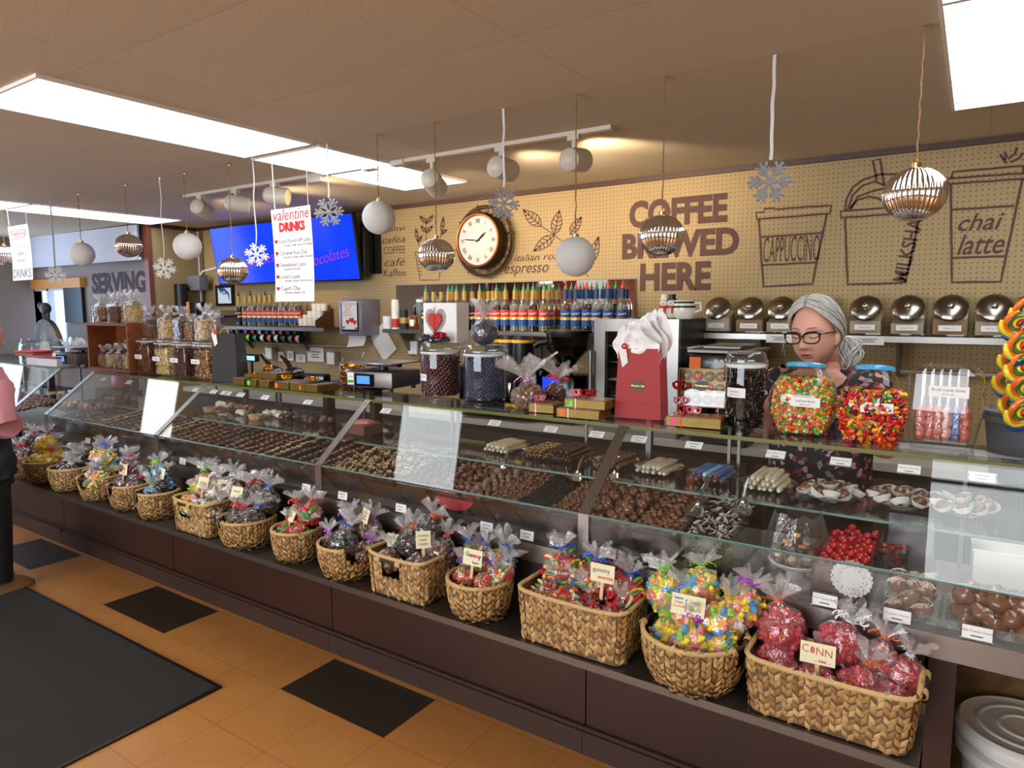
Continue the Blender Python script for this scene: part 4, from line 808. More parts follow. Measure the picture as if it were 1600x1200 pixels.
solo('pink_sweets', m, [P['pink'], WHITE, P['red']], 'pile of pink, red and white sweets in the small bin', 'candy', (atZ(1392, 850, .76).x, 2.64, ZD+.002), kind='stuff')
# -- bins of the second case from the right
b3 = [XC[2]+.004, fx(560), fx(612), fx(664), fx(716), fx(752), fx(801), fx(851), XC[3]-.002]
names3 = ['left end bin of nutty chocolate bark', 'bin of nut-topped chocolate bark', 'bin of dark chocolate behind the bright reflection', 'bin of pale brown pieces behind the bright reflection', 'bin of dusty cocoa truffles', 'bin of chocolate raisins', 'bin of tiny black candy beads', 'bin of small round chocolates left of the steel post']
NUTTY = MB().add(lumpy(.02, .6, .3, 60, 9, 3));
for k in range(7): a = k*.9; NUTTY.add(ball((.006, .0035, .003), 5, 4), T(.010*cos(a), .008*sin(a), .0105) @ RZ(k*50), 1)
nutty = NUTTY.mesh('nut_chocolate', [CHOCD, CASHEW], 60); darkp = me('dark_chocolate', lumpy(.019, .7, .25, 60, 9, 4), CHOCD); milkp = me('milk_chocolate', lumpy(.019, .65, .25, 60, 9, 6), CHOCM)
for i, nm in enumerate(names3): bin_(b3[i], b3[i+1], nm+' under the scale and canisters', CHOCD)
spread('nut_chocolate', nutty, b3[0], b3[2], .038, 'nut-topped dark chocolate piece in the bins right of the middle steel post', 'chocolate', 'nut-topped chocolates right of the middle post', seed=11, z1=.85)
spread('dark_chocolate', darkp, b3[2], b3[3], .036, 'dark chocolate lump in the bin behind the bright reflection', 'chocolate', 'dark chocolates behind the reflection', seed=12)
spread('milk_chocolate', milkp, b3[3], b3[4], .036, 'pale milk chocolate lump behind the bright reflection', 'chocolate', 'milk chocolates behind the reflection', seed=13)
spread('truffle', me('truffle', lumpy(.0165, 1, .12, 60, 10, 2), COCOA), b3[4], b3[5], .031, 'dusty brown cocoa truffle in the bin right of the bright reflection', 'chocolate', 'cocoa truffles right of the reflection', seed=14)
spread('chocolate_raisins', lumpy(.0095, .8, .2, 90, 7, 7), b3[5], b3[6], .0165, 'heap of chocolate raisins in the bin left of the black beads', 'chocolate', None, seed=15, kindstuff=CHOCM)
spread('black_beads', ball(.0082, 8, 6), b3[6], b3[7], .0155, 'heap of tiny shiny black candy beads in a clear bin', 'candy', None, seed=16, kindstuff=BLACKG, lim=1500)
spread('small_chocolates', ball(.0085, 8, 6), b3[7], b3[8], .0165, 'heap of small round chocolates left of the steel post', 'chocolate', None, seed=17, kindstuff=CHOCM, lim=900)
for q in ((780, 735, .87, 'steel scoop resting in the truffle bin'), (897, 745, .885, 'steel scoop resting in the black bead bin'), (955, 745, .885, 'steel scoop behind the malt balls')): scoop(q[0], q[1], q[2], q[3], CHROME, 0, .9)
solo('red_cutout', MB().add(prism([(.10*cos(a), .045*sin(a)) for a in [2*pi*k/30 for k in range(30)]], -.001, .001), RX(62)), pbr('red_card', 'A8202A', .6), 'red oval card behind the front glass under the bright reflection', 'decoration', (atY(705, 765, 2.24).x, 2.262, .775))
# -- rows of chocolates in the two far cases and the one beyond the gap
def rows(xa, xb, nb, lab, grp, seed, per=2):
    rd = random.Random(seed)
    for i in range(nb):
        x0, x1 = xa+(xb-xa)*i/nb, xa+(xb-xa)*(i+1)/nb
        bin_(x0, x1, '%s clear bin from the left %s' % (('first', 'second', 'third', 'fourth', 'fifth', 'sixth', 'seventh', 'eighth')[i], lab), CHOCD)
        mm = rd.choice((darkp, milkp, nutty, darkp))
        for k in range(per):
            for j in range(13):
                o = bpy.data.objects.new(mm.name.split('.')[0], mm); COL.objects.link(o); t = (j+.5)/13
                o.location = (x0+(k+.5)*(x1-x0)/per+rd.uniform(-.004, .004), 2.262+.44*t, .80+.062*t+rd.uniform(0, .006)); o.rotation_euler = (rd.uniform(-.3, .3), rd.uniform(-.3, .3), rd.uniform(0, 6.28)); o.scale = (rd.uniform(.95, 1.2),)*3
                tag(o, {'dark_chocolate': 'dark', 'milk_chocolate': 'milk', 'nut_chocolate': 'nut-topped'}[mm.name.split('.')[0]]+' chocolate lined up in the bin rows '+lab, 'chocolate', {'dark_chocolate': 'dark', 'milk_chocolate': 'milk', 'nut_chocolate': 'nut-topped'}[mm.name.split('.')[0]]+' chocolates '+grp)
rows(XC[1], XC[2], 8, 'in the case under the gold boxes', 'in the case under the gold boxes', 21)
rows(XC[0], XC[1], 8, 'in the case under the wooden crate', 'in the case under the wooden crate', 22)
spread('mixed_chocolates', lumpy(.02, .6, .3, 60, 7, 3), -7.5, -6.2, .04, 'mixed chocolates on the floor of the case behind the customer', 'chocolate', None, seed=18, kindstuff=CHOCM, lim=300)
# -- plates on the glass shelves
DISH = clear('dish_glass', (.9, .92, .92), .12, body=.05, power=2.5)
def plate(px, py, label, r=.104, y=None):
    p = atZ(px, py, ZS); x, y = p.x, min(max(p.y, YS+.125), 2.69)
    x = atY(px, py, y).x if abs(p.y-y) > .03 else x
    R = thing('glass_plate', label, 'plate', (x, y, ZS+.0008)); n = 36
    part('plate_body', MB().add(lathe([(.0, .002), (r*.6, .001), (r*.66, .004), (r, .022), (r*1.0, .025), (r*.64, .008), (0, .006)], n)), DISH, R); return x, y
def rod(coat, drz=None, L_=.195, r=.0105, nut=None):
    m = MB().add(tube([(0, -L_/2+L_*k/12, .0006*sin(k*2)) for k in range(13)], [r*.6]+[r*(1+.06*sin(k*2.4)) for k in range(11)]+[r*.55], 8), None, 0)
    m.add(tube([(0, L_/2-.004, 0), (0, L_/2+.018, 0)], [r*.62, r*.58], 7), None, 1)
    if drz:
        for k in range(14): y = -L_/2+.01+k*(L_-.02)/14; m.add(tube([((r+.0004)*cos(a), y+.006*(a/3.14), (r+.0004)*sin(a)) for a in [pi*i/6 for i in range(7)]], .0012, 4), None, 2)
    if nut:
        for k in range(26): a = rr.uniform(0, pi); y = rr.uniform(-L_/2, L_/2); m.add(ball((.004, .003, .0025), 5, 4), T(r*cos(a), y, r*sin(a)), 2)
    return m.mesh('pretzel_rod', [coat, pbr('pretzel', '9A6634', .6) if 'pretzel' not in bpy.data.materials else bpy.data.materials['pretzel'], drz or nut or coat], 60)
BLU = pbr('blue_icing', '3F86C8', .5); LBL = pbr('pale_blue_icing', 'B8D4E4', .5); CRM = pbr('cream_icing', 'D2C4A6', .5)
def rods(x, y, meshes, cnt, label, grp, a=0, seed=0):
    rd = random.Random(seed); k = 0; z = ZS+.017
    for lay, n in enumerate(cnt):
        for i in range(n):
            o = bpy.data.objects.new('pretzel_rod', meshes[rd.randrange(len(meshes))]); COL.objects.link(o)
            o.location = (x+(i-(n-1)/2)*.0225, y+rd.uniform(-.008, .008), z+lay*.0175); o.rotation_euler = (.0, 0, a+rd.uniform(-.06, .06)); tag(o, label, 'pretzel', grp)
whr, dkr, mkr, crr = rod(CHOCW), rod(CHOCD, CHOCD), rod(CHOCM, CHOCM), rod(CHOCW, CRM)
blr, br2 = rod(LBL, BLU), rod(CHOCM, BLU); nur, car = rod(CHOCW, nut=CASHEW), rod(CHOCM, nut=CASHEW)
for px, py, ms, cnt, nm in ((792, 694, [nur], (6, 5), 'white nut-coated pretzel rod, behind the bright reflection'), (850, 702, [car], (6, 4), 'caramel and nut pretzel rod'), (890, 712, [dkr], (6, 5, 4), 'dark chocolate pretzel rod'), (962, 722, [mkr], (6, 4), 'milk chocolate pretzel rod crossed by the steel post'),
        (1034, 735, [whr], (6, 4), 'plain white chocolate pretzel rod'), (1114, 748, [blr, br2], (6, 5), 'blue striped pretzel rod'), (1200, 762, [crr], (6, 5, 4), 'cream striped pretzel rod')):
    x, y = plate(px, py, 'glass plate holding the '+nm.split(',')[0].replace('pretzel rod', 'pretzel rods'))
    rods(x, y, ms, cnt, nm+' on its glass plate', nm+'s', 0, int(px))
CUP = pbr('paper_cup', 'DAD6CE', .8)
cupm = MB().add(grid(lambda u, v: ((.019+.010*v+.0018*cos(2*pi*u*24)*v)*cos(2*pi*u), (.019+.010*v+.0018*cos(2*pi*u*24)*v)*sin(2*pi*u), .020*v), 96, 2, True)).add(disc(.019, 24, .0005)).mesh('paper_cup', CUP, 60)
cl = [me('nut_cluster', lumpy(.021, .75, .4, 55, 12, k+9), CHOCM) for k in range(3)]
for px, py, nm in ((1297, 781, 'plate of clusters behind the blue scoop'), (1404, 791, 'plate of clusters above the drizzled clusters'), (1500, 803, 'plate of clusters behind the right-hand reflection')):
    x, y = plate(px, py, 'glass '+nm, .1); rd = random.Random(px)
    spots = [(0, 0, .03)]+[(.045*cos(a), .045*sin(a), .004) for a in [2*pi*k/5 for k in range(5)]]+[(.078*cos(a), .078*sin(a), .016) for a in [2*pi*k/9 for k in range(9)]]
    for sx, sy, sz in spots:
        c = thing('cluster_cup', 'nut cluster in a white paper cup, on the '+nm, 'chocolate', (x+sx, y+sy, ZS+.009+sz), 0, 'clusters on the '+nm); c.rotation_euler = (-sy*6+rd.uniform(-.2, .2), sx*6+rd.uniform(-.2, .2), rd.uniform(0, 6))
        part('paper_cup', cupm, None, c); part('cluster', rd.choice(cl), None, c, loc=(0, 0, .016))
# shelf of the case under the gold boxes: big peanut butter cups, bark, clusters
pbc = MB().add(grid(lambda u, v: ((.036+.011*v+.0018*cos(2*pi*u*26))*cos(2*pi*u), (.036+.011*v+.0018*cos(2*pi*u*26))*sin(2*pi*u), .028*v), 104, 2, True)).add(disc(.047, 30, .027), None, 1).add(lathe([(.030, .0275), (.0, .034)], 20), None, 2).mesh('giant_cup', [pbr('cup_wrapper', 'C9A67C', .7), CHOCW, pbr('pink_icing', 'C87A76', .5)], 60)
for px, py, lb in ((329, 643, 'giant iced cup in a tan wrapper, left one on the glass shelf'), (400, 655, 'giant iced cup in a tan wrapper, right one on the glass shelf')):
    p = atZ(px, py, ZS); solo('giant_cup', pbc, None, lb, 'chocolate', (p.x, max(p.y, YS+.06), ZS+.001))
def pile(px0, px1, py, n, meshes, name, label, grp, dz=.02, sp=1.0):
    rd = random.Random(px0+n)
    a, b = atZ(px0, py, ZS), atZ(px1, py+.1*(px1-px0), ZS)
    for k in range(n):
        t = (k+.5)/n; o = bpy.data.objects.new(name, rd.choice(meshes)); COL.objects.link(o)
        o.location = (a.x+(b.x-a.x)*t, min(2.78, max(YS+.04, a.y+rd.uniform(-.06, .06))), ZS+dz+rd.uniform(0, .015)); o.rotation_euler = (rd.uniform(-.6, .6), rd.uniform(-.6, .6), rd.uniform(0, 6.2)); tag(o, label, 'chocolate', grp)
wcl = [me('white_cluster', lumpy(.024, .75, .35, 50, 12, k+20), CHOCW) for k in range(2)]; dcl = [me('dark_cluster', lumpy(.026, .75, .35, 50, 12, k+30), CHOCD) for k in range(2)]; tcl = [me('tan_cluster', lumpy(.024, .75, .35, 50, 12, k+40), COCOA) for k in range(2)]
pile(345, 372, 636, 6, wcl, 'white_cluster', 'white chocolate cluster right of the left giant cup', 'white clusters by the left giant cup')
pile(362, 412, 637, 9, tcl+cl, 'brown_cluster', 'brown cluster between the two giant cups', 'brown clusters between the giant cups')
pile(372, 396, 648, 4, wcl, 'white_cluster', 'white cluster just left of the right giant cup', 'white clusters by the right giant cup')
pile(418, 455, 650, 12, wcl, 'white_cluster', 'white chocolate cluster in the row right of the right giant cup', 'white clusters right of the giant cups')
pile(450, 500, 655, 16, dcl, 'dark_cluster', 'dark cluster in the heap left of the pink-topped box', 'dark clusters on the shelf')
pile(480, 512, 660, 7, tcl+cl, 'brown_cluster', 'nut cluster at the right end of the dark heap', 'nut clusters on the shelf')
pile(560, 612, 668, 16, dcl, 'dark_cluster', 'dark cluster right of the middle steel post, left of the reflection', 'dark clusters right of the middle post')
pile(160, 225, 620, 14, tcl, 'brown_cluster', 'brown cluster on the shelf of the case under the crate', 'clusters under the crate')
p = atZ(535, 668, ZS)
r = thing('candy_box', 'brown box topped with pink bark at the middle steel post', 'box', (XC[2]+.0, 2.64, ZS+.001)); r.location.x = XC[2]-.11
part('box_body', MB().add(rbox(.17, .14, .055, .003, 1)), pbr('brown_card', '6A4030', .6), r); part('bark', MB().add(lumpy(.1, .12, .5, 30, 14, 2), T(0, 0, .06) @ S(.75, .75, 1)), pbr('pink_bark', 'C8746A', .5, var=.3, vs=40), r)
bpy.context.view_layer.update()
scale_about_cam([o for o in list(bpy.data.objects) if o not in BEFORE])
# ================= on the counter =================
ZK = (ZT+.009)*CS+CZ+.0008                        # top of the counter glass
rk = random.Random(21)
def canister(px, py, r, h, label, fill, cat='canister', lab=None, knob=True, clamp=1, dy=0):
    p = atZ(px, py, ZK); R = thing('canister', label, cat, (p.x, p.y+r*.75+dy, ZK))
    g = part('jar_body', MB().add(lathe([(0, .004), (r*.9, .004), (r*.97, .0), (r, .008), (r, h*.80), (r*.985, h*.83)], 40)), JAR, R)
    lid = part('lid', MB().add(lathe([(r*1.0, h*.845), (r*1.05, h*.85), (r*1.07, h*.89), (r*1.03, h*.93), (r*1.0, h*.97), (r*.9, h*1.0), (r*.5, h*.985), (0, h*.985)], 40)), ACRYL, R)
    part('seal', MB().add(lathe([(r*.99, h*.80), (r*1.015, h*.81), (r*1.015, h*.835), (r*.99, h*.845)], 40)), pbr('seal_white', 'D8D8D4', .4) if 'seal_white' not in bpy.data.materials else bpy.data.materials['seal_white'], R)
    for a in ([200, 20] if clamp else []):
        c = part('clamp', MB().add(tube([(r*1.08*cos(radians(a+d)), r*1.08*sin(radians(a+d)), z) for d, z in ((-10, h*.7), (-10, h*.9), (10, h*.9), (10, h*.7), (0, h*.62))], .0025, 6, True)), CHROME, R)
    if lab:
        part('label_card', MB().add(grid(lambda u, v: ((r+.0015)*cos(radians(lab[1]+(u-.5)*lab[2])), (r+.0015)*sin(radians(lab[1]+(u-.5)*lab[2])), h*lab[3]+.034*v), 8, 1)), PAPER, R)
        a = radians(lab[1]); part('lettering', MB().add(text(lab[0], .011, 0, res=1), T((r+.0035)*cos(a), (r+.0035)*sin(a), h*lab[3]+.022) @ RZ(lab[1]+90) @ FRONT).add(text('$17.95 per lb', .007, 0, res=1), T((r+.0035)*cos(a), (r+.0035)*sin(a), h*lab[3]+.010) @ RZ(lab[1]+90) @ FRONT), INK, R)
    fill(R, r, h); return R
def filler(name, label, geo, mats, n, top=.74, inset=.92, cat='candy'):
    def f(R, r, h):
        m = MB(); rr_ = r*.93; m.add(lathe([(0, .006), (rr_*.86, .006), (rr_*.86, h*top-.01), (0, h*top-.006)], 24))
        for i in range(n):
            z = .016+(h*top-.022)*(i+.5)/n; a = i*2.39996; m.add(geo(), T(rr_*inset*cos(a), rr_*inset*sin(a), z) @ Matrix.Rotation(rk.uniform(0, 6.3), 4, Vector((rk.uniform(-1, 1), rk.uniform(-1, 1), rk.uniform(-1, 1)+.01))), rk.randrange(len(mats)))
        for i in range(n//6):
            q = rr_*sqrt(rk.random())*.9; a = rk.uniform(0, 6.3); m.add(geo(), T(q*cos(a), q*sin(a), h*top-.004+rk.uniform(0, .006)) @ RZ(rk.uniform(0, 360)) @ RX(rk.uniform(0, 90)), rk.randrange(len(mats)))
        solo(name, m, mats, label, cat, R.location, 0, None, 'stuff', 60)
    return f
BLUEB = pbr('blueberry_shell', '333A52', .3, coat=.2); CHERC = pbr('cherry_shell', '4A1C22', .2, coat=.4)
canister(674, 620, .098, .262, 'round clamp-lid canister of dark chocolate cherries', filler('chocolate_cherries', 'dark red chocolate cherries filling the left round canister', lambda: ball(.0125, 9, 6), [CHERC], 330), lab=('Chocolate Cherries', -115, 42, .3))
canister(743, 627, .100, .262, 'round clamp-lid canister of chocolate blueberries', filler('chocolate_blueberries', 'slate blue chocolate blueberries filling the right round canister', lambda: ball(.0095, 8, 6), [BLUEB], 560), lab=('Blueberries', -160, 30, .35))
canister(1156, 671, .068, .275, 'tall round canister of black licorice', filler('licorice', 'black licorice pieces filling the tall canister', lambda: tube([(0, 0, -.016), (0, 0, 0), (0, .002, .016)], .006, 7), [BLACKG], 260, .72, .83), lab=('Licorice', -105, 62, .42), dy=-.0)
# four square nut canisters, bags of nuts on their lids
def nutgeo(kind):
    if kind == 'almond': return lambda: ball((.006, .0045, .0105), 6, 5)
    if kind == 'cashew': return lambda: tube([(.006*cos(t), .006*sin(t), 0) for t in (-1.4, -.6, .2, 1.0, 1.7)], [.003, .0048, .005, .0048, .003], 6)
    return lambda: lumpy(.0085, .8, .3, 80, 6, rk.randrange(9))
NUTD = pbr('candied_nut', '6E3A22', .35, var=.3, vs=60, coat=.3); ALM = pbr('almond_skin', '5A3220', .5, var=.25, vs=80); WAL = pbr('walnut', '9C6C3C', .55, var=.3, vs=50)
def square_can(px, py, w, h, label, kind, mats, fl, cardtxt, zr=0):
    p = atZ(px, py, ZK); R = thing('nut_canister', label, 'canister', (p.x, p.y+w/2, ZK), zr, 'square clamp-lid nut canisters')
    part('jar_body', MB().add(rbox(w, w, h*.86, .015, 3)), JAR, R); part('lid', MB().add(rbox(w*1.06, w*1.06, h*.10, .012, 3, h*.88)), ACRYL, R)
    part('seal', MB().add(rbox(w*1.02, w*1.02, .008, .003, 1, h*.862)), bpy.data.materials['seal_white'], R)
    part('clamp', MB().add(tube([(-w*.12, -w*.54, h*.74), (-w*.12, -w*.56, h*.93), (w*.12, -w*.56, h*.93), (w*.12, -w*.54, h*.74), (0, -w*.56, h*.68)], .0025, 6, True)), CHROME, R)
    part('label_card', MB().add(box(-w*.62, -w*.02, -w/2-.003, -w/2-.001, h*.40, h*.52)).add(text(cardtxt, .012, res=1), T(-w*.32, -w/2-.0038, h*.46) @ FRONT, 1), [PAPER, INK], R)
    m = MB().add(rbox(w*.88, w*.88, h*.70, .01, 2, .006)); g = nutgeo(kind)
    for i in range(300):
        f = i % 3; u, v = rk.uniform(-.45, .45)*w, rk.uniform(.01, h*.72); M = Matrix.Rotation(rk.uniform(0, 6.3), 4, Vector((rk.uniform(-1, 1), rk.uniform(-1, 1), rk.uniform(-1, 1)+.01)))
        m.add(g(), T(*((u, -w*.45, v), (w*.45, u, v), (u, rk.uniform(-.44, .44)*w, h*.70+.008))[f]) @ M, rk.randrange(len(mats)))
    solo('nuts', m, mats, fl, 'nuts', R.location, zr, None, 'stuff', 60); return R
S1 = square_can(224, 584, .15, .245, 'square canister of candied nuts beside the wooden crate', 'lump', [NUTD, NUTB], 'candied red-brown nuts in the canister beside the crate', 'Pralines')
S2 = square_can(252, 587, .145, .235, 'square canister of pale cashews, second from the crate', 'cashew', [CASHEW, NUT], 'pale cashews in the second canister from the crate', 'Cashews')
S3 = square_can(280, 590, .145, .235, 'square canister of brown almonds, third from the crate', 'almond', [ALM], 'brown almonds in the third canister from the crate', 'Almonds')
S4 = square_can(314, 593, .15, .235, 'square canister of mixed nuts beside the black gift bag', 'lump', [WAL, NUT, NUTB], 'mixed nuts in the canister beside the black gift bag', 'Mixed Nuts')
def nut_bag(name, kind, mats, seed, w=.095, d=.07, h=.115):
    rd = random.Random(seed); m = MB().add(rbox(w*.9, d*.9, h*.92, .015, 2, .004)); g = nutgeo(kind)
    for i in range(190):
        f = i % 4; u, v = rd.uniform(-.46, .46), rd.uniform(.05, .95)*h; M = Matrix.Rotation(rd.uniform(0, 6.3), 4, Vector((rd.uniform(-1, 1), rd.uniform(-1, 1), rd.uniform(-1, 1)+.01)))
        m.add(g(), T(*((u*w, -d*.46, v), (u*w, d*.46, v), (w*.46, u*d, v), (u*w, rd.uniform(-.45, .45)*d, h*.95))[f]) @ M, rd.randrange(len(mats)))
    r = thing('nut_bag', name, 'nut bag', (0, 0, 0)); part('nuts', m, mats, r, kind='stuff', ang=60)
    def film(u, v):
        a = 2*pi*u; k = 1 if v < .72 else 1-.86*((v-.72)/.28)**.8; x = max(-1, min(1, 1.35*cos(a)))*w*.53*k; y = max(-1, min(1, 1.35*sin(a)))*d*.56*k; z = h*1.08*v/.72 if v < .72 else h*1.08+.03*((v-.72)/.28)
        s = noise.noise(Vector((x*40+seed, y*40, z*40)))*.003; return x+s, y+s, z
    wr = part('cellophane_wrap', MB().add(grid(film, 40, 14, True)), FILM, r, ang=14); zt = h*1.08+.03
    part('cellophane_ruffle', MB().add(grid(lambda u, v: ((.009+.045*v+.012*v*sin(2*pi*u*7+seed))*cos(2*pi*u), (.008+.022*v+.012*v*sin(2*pi*u*7+seed))*sin(2*pi*u), zt+.055*v*(.8+.25*sin(2*pi*u*5+seed))), 70, 7, True)), FILMTOP, wr, ang=18)
    part('ribbon', ribbon_mesh(zt, seed), RIB['white'], wr); return r
NB = {k: nut_bag('x', kd, ms, i+3) for i, (k, kd, ms) in enumerate((('pral', 'lump', [NUTD, NUTB]), ('cash', 'cashew', [CASHEW, NUT]), ('alm', 'almond', [ALM, NUTB]), ('mix', 'lump', [WAL, NUT, NUTB]), ('pean', 'almond', [NUT, CASHEW])))}
used_nb = set()
def nb(k, x, y, z, label, rz=0, sc=1):
    if k not in used_nb: used_nb.add(k); o = NB[k]; o.location = (x, y, z); o.rotation_euler = (0, 0, rz); o['label'] = label; o.scale = (sc,)*3; return o
    return dup(NB[k], (x, y, z), rz, label, sc=sc)
for S_, hh, lst in ((S1, .2475, [('pral', 0, 'bag of candied nuts on the canister beside the crate', 1)]), (S2, .2375, [('cash', -.005, 'bag of cashews on the cashew canister', 1.05)]), (S3, .2375, [('alm', -.038, 'bag of dark almonds on the almond canister', 1.02), ('mix', .062, 'narrow bag of mixed nuts between the almond and cashew bags on the canisters', .8)]), (S4, .2375, [('cash', -.03, 'bag of pale cashews on the mixed nut canister', 1.1), ('mix', .068, 'bag of mixed nuts behind the black gift bag', .8)])):
    for k, dx, lb, sc in lst: nb(k, S_.location.x+dx, S_.location.y-.01, S_.location.z+hh, lb, rk.uniform(-.2, .2), sc)
# wooden crate with bags in it and on it
WOOD = pbr('crate_wood', '8A4A22', .5, col2='6E3616', vs=14, stretch=(1, 1, 9))
a, b = atZ(139, 577, ZK), atZ(193, 584, ZK); cw = b.x-a.x; cd, chh = .21, .335; CX, CY = (a.x+b.x)/2, a.y+cd/2
R = thing('wooden_crate', 'brown wooden open-front crate shelf holding bags of nuts', 'crate', (CX, CY, ZK))
for nm, bb in (('side_panel', box(-cw/2, -cw/2+.018, -cd/2, cd/2, .018, chh-.018)), ('side_panel', box(cw/2-.018, cw/2, -cd/2, cd/2, .018, chh-.018)), ('bottom_panel', box(-cw/2, cw/2, -cd/2, cd/2, 0, .018)), ('top_panel', box(-cw/2, cw/2, -cd/2, cd/2, chh-.018, chh)), ('back_panel', box(-cw/2+.018, cw/2-.018, cd/2-.012, cd/2, .018, chh-.018))): part(nm, MB().add(bb), WOOD, R)
for i, (k, t, sc) in enumerate((('mix', -.36, .75), ('pean', -.13, .8), ('mix', .1, .85), ('cash', .33, .8))): nb(k, CX+t*(cw-.05), CY-.04, ZK+.019, ('leftmost', 'second', 'third', 'rightmost')[i]+' small bag of nuts in the front row inside the wooden crate', .1, sc)
for i, (k, t, sc) in enumerate((('pral', .02, .9), ('mix', .36, .95))): nb(k, CX+t*(cw-.05), CY+.052, ZK+.019, ('middle', 'right-hand')[i]+' taller bag at the back inside the wooden crate', .1, sc*1.05)
solo('glass_jar', MB().add(lathe([(0, 0), (.04, 0), (.05, .03), (.045, .06), (.02, .075), (0, .078)], 20)), pbr('dark_blue_gloss', '14162A', .1, coat=1), 'dark blue round jar high inside the wooden crate', 'jar', (CX+.1*cw, CY+.05, ZK+.2))
for i, (k, t, sc) in enumerate((('mix', -.38, .95), ('pean', -.17, 1.05), ('alm', .03, .95), ('cash', .22, 1.1), ('cash', .42, 1.0))): nb(k, CX+t*cw, CY-.03+.04*(i % 2), ZK+chh+.001, ('leftmost', 'second', 'middle', 'fourth', 'rightmost')[i]+' bag of nuts on top of the wooden crate', rk.uniform(-.2, .2), sc)
# gift bags
def gift_bag(px, py, w, d, h, col, label, rz, tissue=None, tagc=None, oval=False, hang=True):
    p = atZ(px, py, ZK); R = thing('gift_bag', label, 'gift bag', (p.x, p.y+d*.6, ZK), rz); tp = .82
    def s(u, v):
        k = 1-(1-tp)*v; xs, ys = [(-1, -1), (1, -1), (1, 1), (-1, 1), (-1, -1)][int(u*4) if u < 1 else 4], None
        return 0, 0, 0
    q = lambda k, z, pinch=0: [(-w/2*k, -d/2*k, z), (w/2*k, -d/2*k, z), (w/2*k-pinch, 0, z), (w/2*k, d/2*k, z), (-w/2*k, d/2*k, z), (-w/2*k+pinch, 0, z)]
    V = q(1, 0)+q(.985, h*.22, .002)+q(.93, h*.6, d*.16)+q(tp+.06, h, d*.22); Fc = [(5, 4, 3, 2, 1, 0)]
    for j in range(3):
        for i in range(6): n = (i+1) % 6; Fc.append((j*6+i, j*6+n, (j+1)*6+n, (j+1)*6+i))
    part('bag_body', MB().add((V, Fc)).add(([(x*.97, y*.97, z) for x, y, z in V], [tuple(reversed(f)) for f in Fc[1:]])), col, R, ang=10)
    part('fold_crease', MB().add(tube([(w/2*.99, -d/2*.99, h*.215), (-w/2*.99, -d/2*.99, h*.215)], .0012, 5)), col, R)
    if oval:
        part('sticker', MB().add(([(.028*cos(t), -d/2*.965-.0025, h*.47+.02*sin(t)) for t in [2*pi*k/28 for k in range(28)]], [tuple(range(28))])), BLACK, R)
        part('sticker_lettering', MB().add(text('The Jenny Shop', .0085, .0, .25), T(0, -d/2*.965-.0035, h*.475) @ FRONT), GOLDF, R)
    for yy in (-d/2*tp, d/2*tp): part('handle', MB().add(tube([(-.03*w/.15, yy, h*.97), (-.02, yy*.8, h*1.08), (0, yy*.7, h*1.12), (.02, yy*.8, h*1.08), (.03*w/.15, yy, h*.97)], .002, 6)), pbr('twine', 'C9A874', .9) if 'twine' not in bpy.data.materials else bpy.data.materials['twine'], R)
    if tissue:
        for k in range(4):
            sd = k*1.7
            part('tissue_sheet', MB().add(grid(lambda u, v: ((u-.5)*w*(.75+.5*v*(1-v)*2)*(1-.55*max(0, v-.55)/.45)+.02*(k-1.5)*v+.012*noise.noise(Vector((u*5, v*5, sd))), (k-1.5)*d*.16+(.03*(k-1.5))*v+.018*noise.noise(Vector((u*4+9, v*4, sd))), h*.75+tissue*v*(.75+.1*k)+.02*noise.noise(Vector((u*6, v*3, sd+5)))), 14, 14)), pbr('tissue', 'F2F0F0', .7) if 'tissue' not in bpy.data.materials else bpy.data.materials['tissue'], R, ang=18)
    if tagc:
        part('gift_tag', MB().add(prism([(-.018, .0), (.0, -.075), (.022, -.055), (.012, .012), (-.004, .02)], -.0008, .0008), T(-w*.34, -d/2*.93-.004, h*1.0) @ FRONT), PAPER, R); part('tag_heart', MB().add(ball((.012, .003, .012), 10, 6), T(-w*.30, -d/2*.93-.006, h*1.03)), REDF, R)
    return R
gift_bag(991, 655, .185, .115, .275, REDP, 'red paper gift bag with white tissue and an oval sticker', .12, .20, True, True)
gift_bag(345, 597, .17, .11, .285, pbr('black_paper', '2C2828', .7), 'black paper gift bag beside the nut canisters', .35, None, True)
